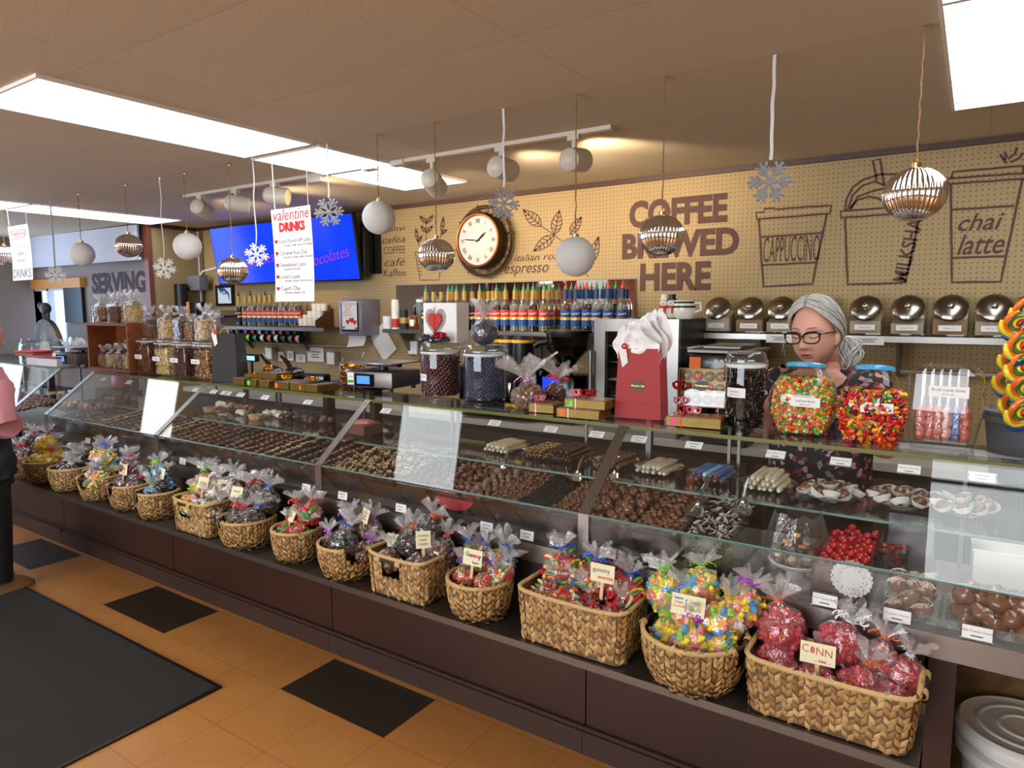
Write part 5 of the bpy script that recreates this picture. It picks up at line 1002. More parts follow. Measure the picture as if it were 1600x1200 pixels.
# gold candy boxes
def foil_bow(m, x, y, z, s=1, seed=0):
    rd = random.Random(seed)
    for k in range(7):
        a = rd.uniform(0, 6.3); q = rd.uniform(.006, .02)*s; pts = [(x+q*cos(a)+.012*s*cos(t)*cos(a), y+q*sin(a)+.012*s*cos(t)*sin(a), z+.014*s+.012*s*sin(t)+.002*t) for t in [i*.55 for i in range(13)]]
        m.add(tube(pts, .0038*s, 4, flat=.3))
    return m
def gold_box(px, py, w, d, h, label, rz=0, z=None, top='pink', bow=None, y=None, x=None, sticker=None):
    z = ZK if z is None else z; p = atZ(px, py, z); y0 = p.y if y is None else y; x0 = (p.x if x is None else x)
    R = thing('candy_box', label, 'candy box', (x0, y0+d/2, z), rz, 'gold candy boxes'); part('box_body', MB().add(rbox(w, d, h, .002, 1)), GOLD, R)
    part('window', MB().add(box(-w/2+.008, w/2-.008, -d/2+.008, d/2-.008, h+.0002, h+.0012)), pbr('box_top_'+top, {'pink': 'C88A70', 'lilac': 'A896A8', 'gold': '8A7030'}[top], .2, .2, var=.35, vs=45, coat=.5) if 'box_top_'+top not in bpy.data.materials else bpy.data.materials['box_top_'+top], R)
    if bow:
        part('ribbon_band', MB().add(box(-w*.22-.003, -w*.22+.003, -d/2-.0008, d/2+.0008, -.0, h+.002)), bow[0], R); m = foil_bow(MB(), -w*.22, -d*.1, h, bow[1], int(px)); part('bow', m, bow[0], R, ang=20)
        if len(bow) > 2: part('bow', foil_bow(MB(), -w*.22+.03, -d*.05, h, bow[1], int(px)+5), bow[2], R, ang=20)
    if sticker: part('sticker', MB().add(box(-.012, .012, -d/2-.0012, -d/2-.0003, .006, .03), T(-w*.36, 0, 0)), sticker, R)
    return R
STO, STG, STP = pbr('sticker_orange', 'F0702A', .6), pbr('sticker_green', '5BE05A', .6), pbr('sticker_pink', 'F0508A', .6)
xs = [(359, 603, .10), (380, 605, .075), (399, 607, .085), (424, 610, .115), (446, 612, .075), (466, 613, .085), (494, 611, .13)]
for i, (px, py, w) in enumerate(xs):
    gold_box(px, py, w, .15, .04, 'gold candy box in the long row, %s from the black gift bag' % ('first', 'second', 'third', 'fourth', 'fifth', 'sixth', 'last')[i], 0, top='lilac', bow=(GOLDF, 1.0) if i in (1, 3, 5, 6) else None, y=2.36+.003*(i % 2), sticker=[None, STG, None, STO, None, STO, None][i])
gold_box(437, 590, .17, .12, .036, 'gold candy box stacked on top of the long row', .0, ZK+.0425, 'lilac', (GOLDF, 1.3), y=2.40)
gold_box(373, 592, .10, .10, .02, 'thin gold box with a green card on the long row', .1, ZK+.0425, 'gold', None, y=2.39)
gold_box(843, 645, .115, .13, .036, 'small gold box left of the two with pink ribbons', .1, top='pink', bow=(PINKF, 1.0))
gold_box(901, 654, .185, .12, .036, 'front gold box with pink and red curled ribbons, orange sticker', .05, top='pink', bow=(PINKF, 1.1, REDF), sticker=STO)
gold_box(912, 639, .175, .11, .036, 'gold box behind and above, with a green sticker and pink ribbons', .05, ZK+.0375, 'pink', (PINKF, 1.2, REDF), sticker=STG)
gold_box(1080, 668, .20, .125, .036, 'flat gold box under the upright chocolate box, with a pink sticker', .08, top='pink', bow=(REDF, 1.1, PINKF), sticker=STP)
p = atZ(1082, 655, ZK); R = thing('chocolate_box', 'upright gold-edged window box of round chocolates', 'candy box', (p.x+.005, p.y+.075, ZK+.0385), .08); M = RX(-8)
part('box_body', MB().add(box(-.095, .095, .0, .028, 0, .004), M).add(box(-.095, .095, 0, .028, .150, .154), M).add(box(-.095, -.091, 0, .028, 0, .154), M).add(box(.091, .095, 0, .028, 0, .154), M).add(box(-.095, .095, .026, .029, 0, .154), M), GOLD, R)
for i in range(4):
    for j in range(3): c = part('chocolate', MB().add(ball((.02, .012, .02), 12, 8), M @ T(-.067+.045*i, .014, .03+.047*j)).add(ball((.006, .003, .006), 8, 5), M @ T(-.067+.045*i, .003, .03+.047*j), 1), [CHOCM if (i+j) % 3 else REDF, NUT], R)
part('window', MB().add(box(-.091, .091, -.0005, .0005, .004, .15), M), GLASS, R)
part('sticker', MB().add(([(.03*cos(t), -.002, .085+.02*sin(t)) for t in [2*pi*k/28 for k in range(28)]], [tuple(range(28))]), M).add(text('The Jenny Shop', .0085, .0, .25), M @ T(0, -.0028, .085) @ FRONT, 1), [BLACK, GOLDF], R)
part('bow', foil_bow(MB(), 0, 0, 0, 1.4, 3), REDF, R, loc=(-.085, -.012, .06), ang=20); part('bow', foil_bow(MB(), 0, 0, 0, 1.3, 8), PINKF, R, loc=(-.075, -.012, .0), ang=20)
# digital scale
def scale(px, py, z, w, d, h, label, rz=0, yy=None):
    p = atZ(px, py, z); R = thing('digital_scale', label, 'scale', (p.x, p.y+d/2, z), rz, 'digital counter scales')
    part('housing', MB().add(rbox(w, d, h, .008, 2, .018)), STEELD, R)
    for sx in (-1, 1):
        for sy in (-1, 1): part('foot', MB().add(cyl(.012, 0, .018, 12), T(sx*(w/2-.03), sy*(d/2-.03), 0)), BLACK, R)
    part('pan', MB().add(rbox(w*.98, d*1.02, .008, .003, 1, h+.055)), STEEL, R); part('pan_support', MB().add(box(-w*.35, w*.35, -.02, .02, h+.035, h+.055)).add(cyl(.025, h+.017, h+.04, 16)), BLACK, R)
    ds = part('display', MB().add(box(-w*.30, w*.12, -d/2-.004, -d/2+.0005, .025, h+.005)), BLACKG, R)
    part('screen', MB().add(box(-w*.25, w*.03, -d/2-.0055, -d/2-.004, .038, h-.005)), emit('lcd_blue', '5FA8F0', .9) if 'lcd_blue' not in bpy.data.materials else bpy.data.materials['lcd_blue'], ds)
    part('sticker', MB().add(box(-w*.47, -w*.33, -d/2-.0015, -d/2+.0005, .03, h+.01)).add(box(-w*.46, -w*.34, -d/2-.0022, -d/2-.0015, .04, .055), None, 1).add(text('SCALE', .009, res=1), T(-w*.40, -d/2-.0022, h*.85) @ FRONT, 2), [PAPER, INKGRN, INK], R)
    return R
scale(573, 611, ZK, .30, .26, .085, 'digital steel scale with a lit blue display and flat pan', .12)
# coin jar, with a ledge added behind the counter to support it
p = atY(551, 575, 2.76); R = thing('coin_jar_support', 'narrow dark ledge behind the counter carrying the coin jar', 'table', (p.x, 2.76, 0)); part('ledge_top', MB().add(box(-.25, .22, -.12, .12, ZK-.025, ZK-.001)), DKWOOD, R); part('leg', MB().add(box(-.23, -.19, -.03, .03, 0, ZK-.026)), DKWOOD, R); part('leg', MB().add(box(.16, .20, -.03, .03, 0, ZK-.026)), DKWOOD, R)
R = thing('glass_jar', 'round glass jar of gold foil coins behind the scale', 'jar', (p.x, 2.76, ZK))
part('jar_body', MB().add(lathe([(0, .003), (.06, .0), (.075, .02), (.08, .07), (.075, .12), (.06, .145), (.058, .155), (.072, .18)], 32)), JAR, R)
m = MB(); coin = lathe([(0, -.0015), (.016, -.0015), (.0175, 0), (.016, .0015), (0, .0015)], 14)
for i in range(150): q = .066*sqrt(rk.random()); a = rk.uniform(0, 6.3); m.add(coin, T(q*cos(a), q*sin(a), .012+.105*i/150) @ Matrix.Rotation(rk.uniform(-1.3, 1.3), 4, Vector((rk.uniform(-1, 1), rk.uniform(-1, 1), .1))))
solo('foil_coins', m, GOLDF, 'gold foil chocolate coins inside the round jar', 'candy', R.location, kind='stuff')
# customer display, card readers
p = atY(393, 560, 2.56); R = thing('customer_display', 'small customer display on a black pole behind the gold boxes', 'display', (p.x, 2.56, ZK)); part('base', MB().add(rbox(.08, .06, .012, .003, 1)), BLACK, R); part('pole', MB().add(cyl(.009, .012, .12, 10)), BLACK, R)
hd = part('head', MB().add(rbox(.115, .03, .045, .004, 2, .115)), BLACK, R); part('screen', MB().add(box(-.05, .05, -.0165, -.0152, .123, .150)), emit('display_cyan', 'A6E4F5', 1.0), hd)
for i, px in enumerate((430, 462)):
    p = atY(px, 575, 2.575); R = thing('card_reader', ('left','right')[i]+' black handheld scanner resting behind the gold boxes', 'scanner', (p.x, 2.56, ZK+.0), .3)
    part('base', MB().add(ball((.075, .045, .05), 16, 10), T(0, 0, .05)), BLACKG, R); part('handle', MB().add(tube([(-.01, 0, .07), (-.035, .0, .12), (-.075, 0, .165)], [.016, .014, .012], 8)), BLACKG, R)
p = atY(493, 580, 2.565); R = thing('card_terminal', 'black card terminal behind the last gold box', 'card terminal', (p.x, 2.565, ZK), .2); part('terminal_body', MB().add(rbox(.16, .07, .07, .01, 2)), BLACKG, R); part('keypad', MB().add(box(-.05, .05, -.0365, -.035, .02, .05)), GREYP, R)
# things on and beside the canisters
p = atZ(743, 627, ZK)
make_bag('bbA', 'ball', [BLUEB], 'bags of chocolate blueberries', 'cellophane bag of chocolate blueberries standing on the round canister', rib='pink', a=.058, b=.055, n=150, pr=.0095, seed=161, top=.075)
put('bbA', p.x, p.y+.075, ZK+.2635, .3, (0, 0), 1.0)
p = atZ(674, 620, ZK)
m = MB()
for k in range(60): m.add(lumpy(.016, .6, .6, 70, 6, k % 9), T(rk.uniform(-.085, .075), rk.uniform(-.03, .02), .012+rk.uniform(0, .022)) @ RZ(rk.uniform(0, 360)))
R = thing('candy_bag', 'bag of silver-wrapped sweets lying on the cherry canister', 'candy bag', (p.x, p.y+.04, ZK+.2635)); part('candy', m, pbr('silver_wrap', '5A5E68', .2, .7, bump=.5, bs=80), R, kind='stuff', ang=15); part('bow', foil_bow(MB(), .05, -.03, .015, 1.3, 4), REDF, R, ang=20)
make_bag('brkA', 'slice', [COCOA, CHOCM, COCOA], 'bags beside the coffee grinder', 'open-topped cellophane bag of brown chocolate bark beside the blueberry canister', rib='pink', a=.06, b=.045, n=60, pr=.018, seed=171, top=.10)
make_bag('brkB', 'bear', [G['dark'], CHERC], 'bags beside the coffee grinder', 'cellophane bag of dark red candy behind the bark bag', rib='red', a=.045, b=.05, n=60, pr=.013, seed=172, top=.075)
p = atZ(814, 640, ZK); put('brkA', p.x, p.y+.06, ZK+.002, .5, (0, -.1), 1.05); put('brkB', p.x+.05, p.y+.175, ZK+.002, 1, (0, .25), 1)
# fish-bowl candy jars with blue lids
LIDB = pbr('blue_lid', '3E9CC8', .25, coat=.5)
def bowl_jar(px, py, w, h, label, geo, mats, flabel, txt, n, lvl, rz=0):
    p = atZ(px, py, ZK); d = w*.72; R = thing('candy_jar', label, 'candy jar', (p.x, p.y+d*.45, ZK), rz, 'glass jars with blue lids')
    def sf(u, v, k=1.0):
        a = 2*pi*u; b = (1-abs((v-.45)/.55)**2.4*.46) if v > .45 else (1-(abs(.45-v)/.45)**2.2*.34); c, s_ = cos(a), sin(a); e = .55
        return w/2*k*b*abs(c)**e*(1 if c > 0 else -1), d/2*k*b*abs(s_)**e*(1 if s_ > 0 else -1), h*v
    part('jar_body', MB().add(grid(sf, 56, 20, True)).add(([sf(k/40, 0) for k in range(40)], [tuple(range(40))])), JAR, R, ang=60)
    part('shoulder', MB().add(grid(lambda u, v: (lambda q: (q[0]*(1-.5*v*v), q[1]*(1-.5*v*v), h+.010*sin(v*pi/2)))(sf(u, 1)), 56, 5, True)), JAR, R, ang=60)
    M = T(0, d*.10, h*1.025) @ RX(-9); part('lid', MB().add(lathe([(0, .014), (w*.18, .013), (w*.29, .009), (w*.31, .004), (w*.31, -.006), (0, -.006)], 40), M), LIDB, R)
    part('label_card', MB().add(box(-.046, .046, -.0008, .0008, 0, .032), T(.02, -d/2-.003, h*.45)).add(text(txt, .011, res=1), T(.02, -d/2-.0046, h*.45+.02) @ FRONT, 1).add(text('$8.95 per lb', .007, res=1), T(.02, -d/2-.0046, h*.45+.008) @ FRONT, 1), [PAPER, INK], R)
    m = MB().add(grid(lambda u, v: sf(u, .02+v*(lvl-.06), .82), 32, 8, True), None, 0).add(([sf(k/32, lvl-.04, .82) for k in range(32)], [tuple(range(32))]), None, 0)
    for i in range(n):
        v = .05+(lvl-.07)*rk.random(); q = sf(rk.random(), v, .85 if n > 700 else .73); m.add(geo(), T(*q) @ Matrix.Rotation(rk.uniform(0, 6.3), 4, Vector((rk.uniform(-1, 1), rk.uniform(-1, 1), rk.uniform(-1, 1)+.01))), rk.randrange(len(mats)))
    for i in range(n//3):
        t = rk.uniform(-1, 1); q = sf(1-math.acos(max(-1, min(1, (1 if t > 0 else -1)*abs(t)**(1/.55))))/(2*pi), .05+(lvl-.07)*rk.random(), .85 if n > 700 else .76); m.add(geo(), T(*q) @ Matrix.Rotation(rk.uniform(0, 6.3), 4, Vector((rk.uniform(-1, 1), rk.uniform(-1, 1), rk.uniform(-1, 1)+.01))), rk.randrange(len(mats)))
    for i in range(n//5):
        t = sqrt(rk.random())*.8; q = sf(rk.random(), lvl-.02, t); m.add(geo(), T(q[0], q[1], q[2]+rk.uniform(0, .012)) @ RZ(rk.uniform(0, 360)) @ RX(rk.uniform(0, 360)), rk.randrange(len(mats)))
    solo('gummies', m, mats, flabel, 'candy', R.location, rz, None, 'stuff', 60)
bowl_jar(1247, 681, .212, .225, 'fish-bowl glass jar with a blue lid, of gummy bears', lambda: pcs('bear', .0125, rk), [G[k] for k in ('orange', 'green', 'red', 'yellow', 'orange', 'clear', 'green')], 'multicoloured gummy bears in the fish-bowl jar', 'Gummy Bears', 850, .80)
bowl_jar(1356, 694, .192, .228, 'fish-bowl glass jar with a blue lid, of gummy worms', lambda: pcs('worm', .019, rk), [G[k] for k in ('dark', 'orange', 'red', 'green', 'yellow', 'orange', 'red')], 'red and orange gummy worms in the fish-bowl jar', 'Gummy Worms', 620, .66)
# square glass jar of rock candy, lid off
p = atZ(1472, 704, ZK); w, d, h = .205, .16, .24; R = thing('candy_jar', 'tall faceted glass jar of wrapped rock candy sticks, open', 'candy jar', (p.x-.005, p.y+d*.5, ZK), -.1)
def sq(u, v):
    a = 2*pi*u; k = (.80+.20*min(1, v/.42)) if v < .42 else (1-.06*(v-.42)/.48 if v < .9 else .94-.2*(v-.9)/.04 if v < .94 else .74+.03*(v-.94)/.06); c, s_ = cos(a), sin(a); e = .35
    return w/2*k*abs(c)**e*(1 if c > 0 else -1), d/2*k*abs(s_)**e*(1 if s_ > 0 else -1), h*v*1.08
part('jar_body', MB().add(grid(sq, 56, 26, True)).add(([sq(k/40, 0) for k in range(40)], [tuple(range(40))])), JAR, R, ang=30)
part('label_card', MB().add(box(-.052, .052, -.0008, .0008, 0, .034), T(.02, -d/2-.003, h*.68)).add(text('Rock Candy Sticks', .0115, res=1), T(.02, -d/2-.0046, h*.68+.022) @ FRONT, 1).add(text('$1.25 each', .007, res=1), T(.02, -d/2-.0046, h*.68+.009) @ FRONT, 1), [PAPER, INK], R)
ROCK = [pbr('rock_candy_red', 'D8685A', .3, coat=.4, bump=.6, bs=120), pbr('rock_candy_pink', 'E6A59C', .3, coat=.4, bump=.6, bs=120), pbr('rock_candy_blue', '4A6AB0', .3, coat=.4, bump=.6, bs=120)]
for i in range(18):
    x, y = (-.42+.84*((i % 6)+.5)/6)*w*.8, (-.32+.32*(i//6))*d; c = thing('rock_candy_stick', 'wrapped rock candy stick in the faceted glass jar', 'candy', (R.location.x+x, R.location.y+y, ZK+.012), rk.uniform(0, 3), 'rock candy sticks in the faceted jar')
    part('candy', MB().add(tube([(.004*cos(k*2.1), .004*sin(k*2.1), .015+.105*k/8) for k in range(9)], [.006]+[.0125+.003*sin(k*2.7) for k in range(7)]+[.006], 7)), ROCK[0 if i % 5 < 3 else (1 if i % 5 == 3 else 2)], c, ang=20); part('stick', MB().add(cyl(.0025, .12, .225, 6)), WHITE, c); part('cellophane_wrap', MB().add(tube([(0, 0, .004+.02*k) for k in range(8)], [.010, .016, .018, .017, .018, .016, .010, .007], 9)), FILM, c, ang=10)
# lollipops on a stand, grey bucket
LP = [pbr('lolly_'+n, c, .2, coat=.6) for n, c in (('yellow', 'F2C81E'), ('red', 'C8301E'), ('blue', '1E3C78'), ('lemon', 'F4D83A'), ('orange', 'E8701E'), ('green', '2E7A3A'))]
def lolly(r=.054):
    m = MB()
    for k in range(6):
        pts = []
        for i in range(15): t = i/14; a = k*pi/3+t*4.2; q = r*(.06+.94*t); pts.append((q*cos(a), .004*sin(t*9), q*sin(a)))
        m.add(tube(pts, [(.0025+.0085*(i/14)**.8)*(1 if i < 13 else (.8 if i == 13 else .45)) for i in range(15)], 6), None, k)
    return m.mesh('swirl', LP, 60)
swm = lolly(); stm = MB().add(cyl(.003, -.15, -.045, 6)).mesh('stick', WHITE)
bx_ = atY(1600, 690, 2.75)
R = thing('lollipop_stand', 'black wire stand for lollipops at the right edge', 'stand', (bx_.x+.03, 2.80, .98))
part('pole', MB().add(cyl(.012, 0, .55, 12)), BLACK, R); part('base', MB().add(cyl(.10, 0, .012, 28)), BLACK, R)
LPOS = [(1592, 490, .01), (1578, 510, .0), (1590, 525, .02), (1582, 546, 0), (1575, 566, .03), (1584, 580, 0), (1566, 600, .03), (1590, 612, -.02), (1574, 634, .05), (1583, 650, -.03), (1598, 565, .05), (1602, 545, .06), (1605, 505, .05), (1606, 590, .02), (1608, 635, .02)]
for i, (px, py, dy) in enumerate(LPOS):
    q = atY(px+16, py, 2.66+dy); o = thing('lollipop', 'swirled rainbow lollipop in the stand, '+('topmost', 'second from the top', 'behind the second', 'fourth down at the left', 'fifth down at the left', 'in the middle of the left side', 'sticking out farthest left', 'above the big lowest pair', 'upper of the lowest pair', 'lowest, big yellow swirl', 'right of the middle', 'cut by the frame near the middle', 'cut by the frame near the top', 'cut by the frame below the middle', 'cut by the frame at the bottom')[i], 'lollipop', q)
    dv = Vector((max(.10, bx_.x+.04-q.x)*.9, .04, -.12)).normalized(); zx = -dv; yx = Vector((0, 0, H))-q; yx = (yx-zx*yx.dot(zx)).normalized(); xx_ = yx.cross(zx); o.rotation_euler = (Matrix((xx_, yx, zx)).transposed() @ Matrix.Rotation(rk.uniform(-.5, .4) if i < 8 or i > 9 else .1, 3, 'Z') @ Matrix.Rotation(rk.uniform(-.25, .25), 3, 'X')).to_euler()
    part('swirl', swm, None, o); part('stick', stm, None, o)
R = thing('bucket', 'grey plastic bucket with a rim lid behind the rock candy jar', 'bucket', (atY(1600, 680, 2.95).x+.01, 2.98, .985)); part('bucket_body', MB().add(lathe([(0, 0), (.10, 0), (.125, .21), (.132, .212), (.132, .235), (.122, .235)], 36)), GREYP, R); part('lid', MB().add(lathe([(.132, .236), (.134, .25), (.12, .255), (.115, .245), (0, .245)], 36)), GREYP, R)
solo('bucket_table', MB().add(rbox(.9, .5, .03, .004, 1, .95)).add(box(-.43, -.39, -.2, -.16, 0, .95)).add(box(-.43, -.39, .16, .2, 0, .95)).add(box(.39, .43, -.2, -.16, 0, .95)).add(box(.39, .43, .16, .2, 0, .95)), STEELD, 'steel work table behind the right end of the counter', 'table', (.62, 2.90, 0))
# white buckets under the counter end
for i in range(2):
    R = thing('bucket', ('lower', 'upper')[i]+' white plastic bucket lid of the nested pair under the counter end', 'bucket', (.185, 2.335, .0 if i == 0 else .055), 0)
    R['label'] = ('white bucket whose lid shows below the other, under the counter end', 'white bucket on top of the pair under the counter end')[i]
    if i == 0: part('bucket_body', MB().add(lathe([(0, 0), (.13, 0), (.148, .305), (.15, .31)], 40)), pbr('white_plastic', 'D8D6D0', .5), R); part('lid', MB().add(lathe([(.15, .315), (.165, .318), (.167, .345), (.155, .352), (0, .352)], 44)), bpy.data.materials['white_plastic'], R)
    else: part('bucket_body', MB().add(lathe([(.14, .29), (.15, .318)], 40)), bpy.data.materials['white_plastic'], R); part('lid', MB().add(lathe([(.152, .315), (.168, .318), (.172, .33), (.17, .345), (.158, .356), (.15, .352), (.12, .352), (.116, .356), (.108, .356), (.104, .352), (.07, .352), (.066, .356), (.058, .356), (.054, .352), (0, .352)], 44)), bpy.data.materials['white_plastic'], R)
# ================= along the back wall =================
rw = random.Random(31)
CAB = pbr('cabinet_dark', '4A4038', .6, var=.1, vs=5); LAMI = pbr('worktop_pale', 'B9B2A6', .45)
r = thing('back_counter', 'long dark work counter with a pale top along the pegboard wall', 'counter', (-2.6, 3.86, 0))
part('cabinet', MB().add(box(-3.4, 3.2, -.28, .335, 0, .84)), CAB, r); part('worktop', MB().add(box(-3.45, 3.25, -.32, .336, .842, .88)), LAMI, r)
for i in range(9):
    d_ = part('cabinet_door', MB().add(rbox(.68, .018, .70, .004, 1, .1)), CAB, r, loc=(-3.03+.725*i, -.29, 0)); part('handle', MB().add(cyl(.006, .60, .72, 8), T(.28, -.02, 0)), STEELD, d_)
# wall shelves
def shelf(px0, py0, px1, py1, label, brk, y0=4.0, mat=STEELD, thick=.03):
    a, b = atY(px0, py0, y0), atY(px1, py1, y0); z = (a.z+b.z)/2; r = thing('wall_shelf', label, 'shelf', ((a.x+b.x)/2, y0, z)); w = b.x-a.x
    part('shelf_board', MB().add(box(-w/2, w/2, 0, YW-y0-.001, -.012, 0)).add(box(-w/2, w/2, -.004, 0, -thick, .001)), mat, r)
    for t in brk: part('bracket', MB().add(prism([(.01, -.012), (.19, -.012), (.19, -.22), (.175, -.22)], -.008, .008), T(w*(t-.5), 0, 0) @ Matrix(((0, 0, 1, 0), (1, 0, 0, 0), (0, 1, 0, 0), (0, 0, 0, 1)))), STEELD, r)
    return z
ZR = shelf(1100, 520, 1640, 531, 'steel wall shelf of tilted powder jars under the cup drawings', (.2, .62), 3.98, STEEL)
ZM = shelf(598, 513, 932, 522, 'steel wall shelf of syrup bottles below the mirror', (.08, .8), 3.98, STEEL)
ZL = shelf(350, 509, 506, 513, 'dark steel wall shelf of syrup bottles under the television', (.12, .7), 3.98, STEELD)
# mirror
a, b = atY(620, 447, 4.19), atY(993, 435, 4.19); w, z0, z1 = b.x-a.x, ZM+.03, (a.z+b.z)/2
r = thing('wall_mirror', 'long frameless mirror behind the syrup bottles', 'mirror', ((a.x+b.x)/2, 4.185, z0)); part('mirror_glass', MB().add(box(-w/2, w/2, -.004, 0, 0, z1-z0)), pbr('mirror', 'E4E4E2', .02, 1), r); part('backing', MB().add(box(-w/2-.004, w/2+.004, .0005, .013, -.004, z1-z0+.004)), GREYP, r)
# syrup bottles
LQ = {k: clear('syrup_'+k, c, .06, body=.35, body_col=d, power=3) for k, c, d in (('brown', (.5, .3, .16), '6A3A18'), ('clear', (.9, .9, .84), 'D8D4C4'), ('amber', (.8, .5, .2), 'B8701E'), ('yellow', (.9, .85, .5), 'D8C878'), ('dark', (.25, .13, .1), '2A1410'))}
LBR, LBY, LBB, LBK = pbr('label_red', 'C03A2C', .5), pbr('label_yellow', 'EDB72C', .5), pbr('label_blue', '1F4C8C', .5), pbr('label_black', '1E1A18', .5)
CAPG, CAPB = pbr('neck_gold', 'B8923E', .4, .3), pbr('neck_blue', '1C3E74', .5); TIPS = [pbr('tip_green', '2E9A70', .4), pbr('tip_red', 'D8502A', .4), BLACK]
BG = clear('bottle_glass', (.93, .95, .94), .07, power=3)
def bottle(kind, liq, tip, neck, label):
    r = thing('syrup_bottle', label, 'bottle', (0, 0, 0)); R0 = .036
    g = part('bottle_glass', MB().add(lathe([(0, 0), (R0*.9, 0), (R0, .006), (R0, .165), (R0*.85, .19), (.016, .225), (.0145, .262)], 20)), BG, r)
    part('syrup', MB().add(lathe([(0, .004), (R0*.93, .005), (R0*.93, .160), (R0*.78, .186), (0, .19)], 16)), LQ[liq], r)
    c = {'red': (LBR, LBY, LBB), 'blue': (LBB, LBY, LBB), 'black': (LBK, LBY, LBK)}[kind]
    m = MB(); 
    for i, (z0, z1) in enumerate(((.100, .150), (.082, .100), (.040, .082))): m.add(lathe([(R0+.0008, z0), (R0+.0008, z1)], 24), None, i)
    lb = part('label', m, list(c), r)
    g = text('Torani' if kind != 'black' else 'Sauce', .024, .0005, .15, 1); part('label_lettering', MB().add(([(R0*1.03*sin(x/R0), -R0*1.03*cos(x/R0), .124+y+x*.12) for x, y, _ in g[0]], g[1])), WHITE, lb)
    part('label_emblem', MB().add(([((R0+.002)*sin(.010*cos(t)/R0), -(R0+.002)*cos(.010*cos(t)/R0), .089+.010*sin(t)) for t in [2*pi*k/14 for k in range(14)]], [tuple(range(14))])), PAPER, lb)
    part('neck_foil', MB().add(lathe([(.0165, .222), (.0155, .285), (.0, .287)], 14)), neck, r); part('pourer', MB().add(lathe([(.010, .286), (.011, .297), (.004, .315), (.003, .335), (0, .335)], 10)), TIPS[tip], r)
    return r
BT = {}
def put_bottle(kind, liq, tip, x, y, z, label, grp):
    k = (kind, liq, tip)
    if k not in BT: BT[k] = bottle(kind, liq, tip, CAPB if kind == 'blue' else CAPG, label); o = BT[k]; o.location = (x, y, z); o['label'] = label; o['group'] = grp
    else: o = dup(BT[k], (x, y, z), 0, label, grp)
    o.rotation_euler = (0, 0, math.atan2(x, y)*-1*-1*0-math.atan2(-x, y)*-.6+0)
    return o
gr = 'syrup bottles on the shelf below the mirror'
front = [(666, 'black', 'brown', 0), (678, 'black', 'dark', 2), (690, 'black', 'brown', 2), (701, 'red', 'brown', 0), (714, 'red', 'clear', 0), (726, 'red', 'brown', 0), (750, 'red', 'amber', 0), (776, 'red', 'brown', 0), (790, 'red', 'dark', 0), (804.5, 'red', 'clear', 0), (818, 'red', 'clear', 0), (833, 'red', 'brown', 0), (850, 'red', 'yellow', 0), (884, 'blue', 'amber', 1), (900, 'blue', 'clear', 1), (917, 'blue', 'brown', 1), (932, 'blue', 'clear', 0), (950, 'blue', 'clear', 1), (972, 'blue', 'clear', 1)]
num = ['first', 'second', 'third', 'fourth', 'fifth', 'sixth', 'seventh', 'eighth', 'ninth', 'tenth']
cnt = {}
for px, k, l, tp in front:
    i = cnt[k] = cnt.get(k, -1)+1; p = atY(px, 510, 4.04); put_bottle(k, l, tp, p.x, 4.04, ZM+.001 if px < 935 else ZM+.001, '%s-labelled syrup bottle, %s from the left in the front row below the mirror' % (k, num[i]), gr)
for px, k, l, tp in [(738, 'black', 'brown', 2), (763, 'black', 'dark', 2), (858, 'red', 'yellow', 0), (892, 'blue', 'amber', 0), (910, 'blue', 'clear', 1), (941, 'blue', 'brown', 0), (961, 'blue', 'dark', 0), (707, 'red', 'dark', 0), (770, 'red', 'amber', 2), (825, 'red', 'amber', 0)]:
    p = atY(px, 508, 4.115); put_bottle(k, l, tp, p.x, 4.118, ZM+.001, k+'-labelled syrup bottle in the back row close against the mirror', gr+', back row')
for i, px in enumerate((385, 393, 400.5, 408, 416, 424, 432, 441, 450, 458, 466)):
    p = atY(px, 506, 4.05); put_bottle('red', ('brown', 'clear', 'brown', 'yellow', 'brown', 'brown')[i % 6], (0, 2, 0)[i % 3], p.x, 4.05, ZL+.001, 'red-labelled syrup bottle on the shelf under the television, %s from the left' % (num+['last'])[i], 'syrup bottles under the television')
p = atY(377, 506, 4.05)
put_bottle('black', 'dark', 2, p.x-.01, 4.04, ZL+.001, 'narrow dark-labelled bottle at the left end of the row under the television', 'syrup bottles under the television')
# odds and ends on the shelves
def can(px, y, z, r_, h, label, segs, cat='can', lid=None):
    p = atY(px, 508, y); R = thing('can', label, cat, (p.x, y, z)); m = MB()
    for i, (a, b, mt) in enumerate(segs): part('can_body' if i == 0 else 'label_band', MB().add(lathe([(r_+.0004*i, a*h), (r_+.0004*i, b*h)], 20, i == 0)), mt, R)
    if lid: part('lid', MB().add(cyl(r_*.9, h, h+.02, 16)), lid, R)
can(605, 4.03, ZM+.001, .034, .10, 'small white tub at the left end of the mirror shelf', [(0, 1, WHITE)])
can(618, 4.03, ZM+.001, .030, .21, 'tall white can with a red base on the mirror shelf', [(0, 1, WHITE), (.05, .38, LBR)], lid=WHITE)
can(632, 4.05, ZM+.001, .036, .15, 'black and gold canister on the mirror shelf beside the honey', [(0, 1, LBK), (.3, .6, CAPG)])
can(657, 4.09, ZM+.001, .033, .21, 'pale grey can behind the honey bottle', [(0, 1, GREYP)], lid=WHITE)
p = atY(647, 508, 4.02); R = thing('honey_bottle', 'amber honey bottle with a black cap on the mirror shelf', 'bottle', (p.x, 4.02, ZM+.001)); part('bottle_body', MB().add(rbox(.075, .05, .11, .018, 3)), LQ['amber'], R); part('cap', MB().add(cyl(.018, .112, .135, 14)), BLACK, R); part('label', MB().add(box(-.02, .02, -.0265, -.0252, .025, .075)), PAPER, R)
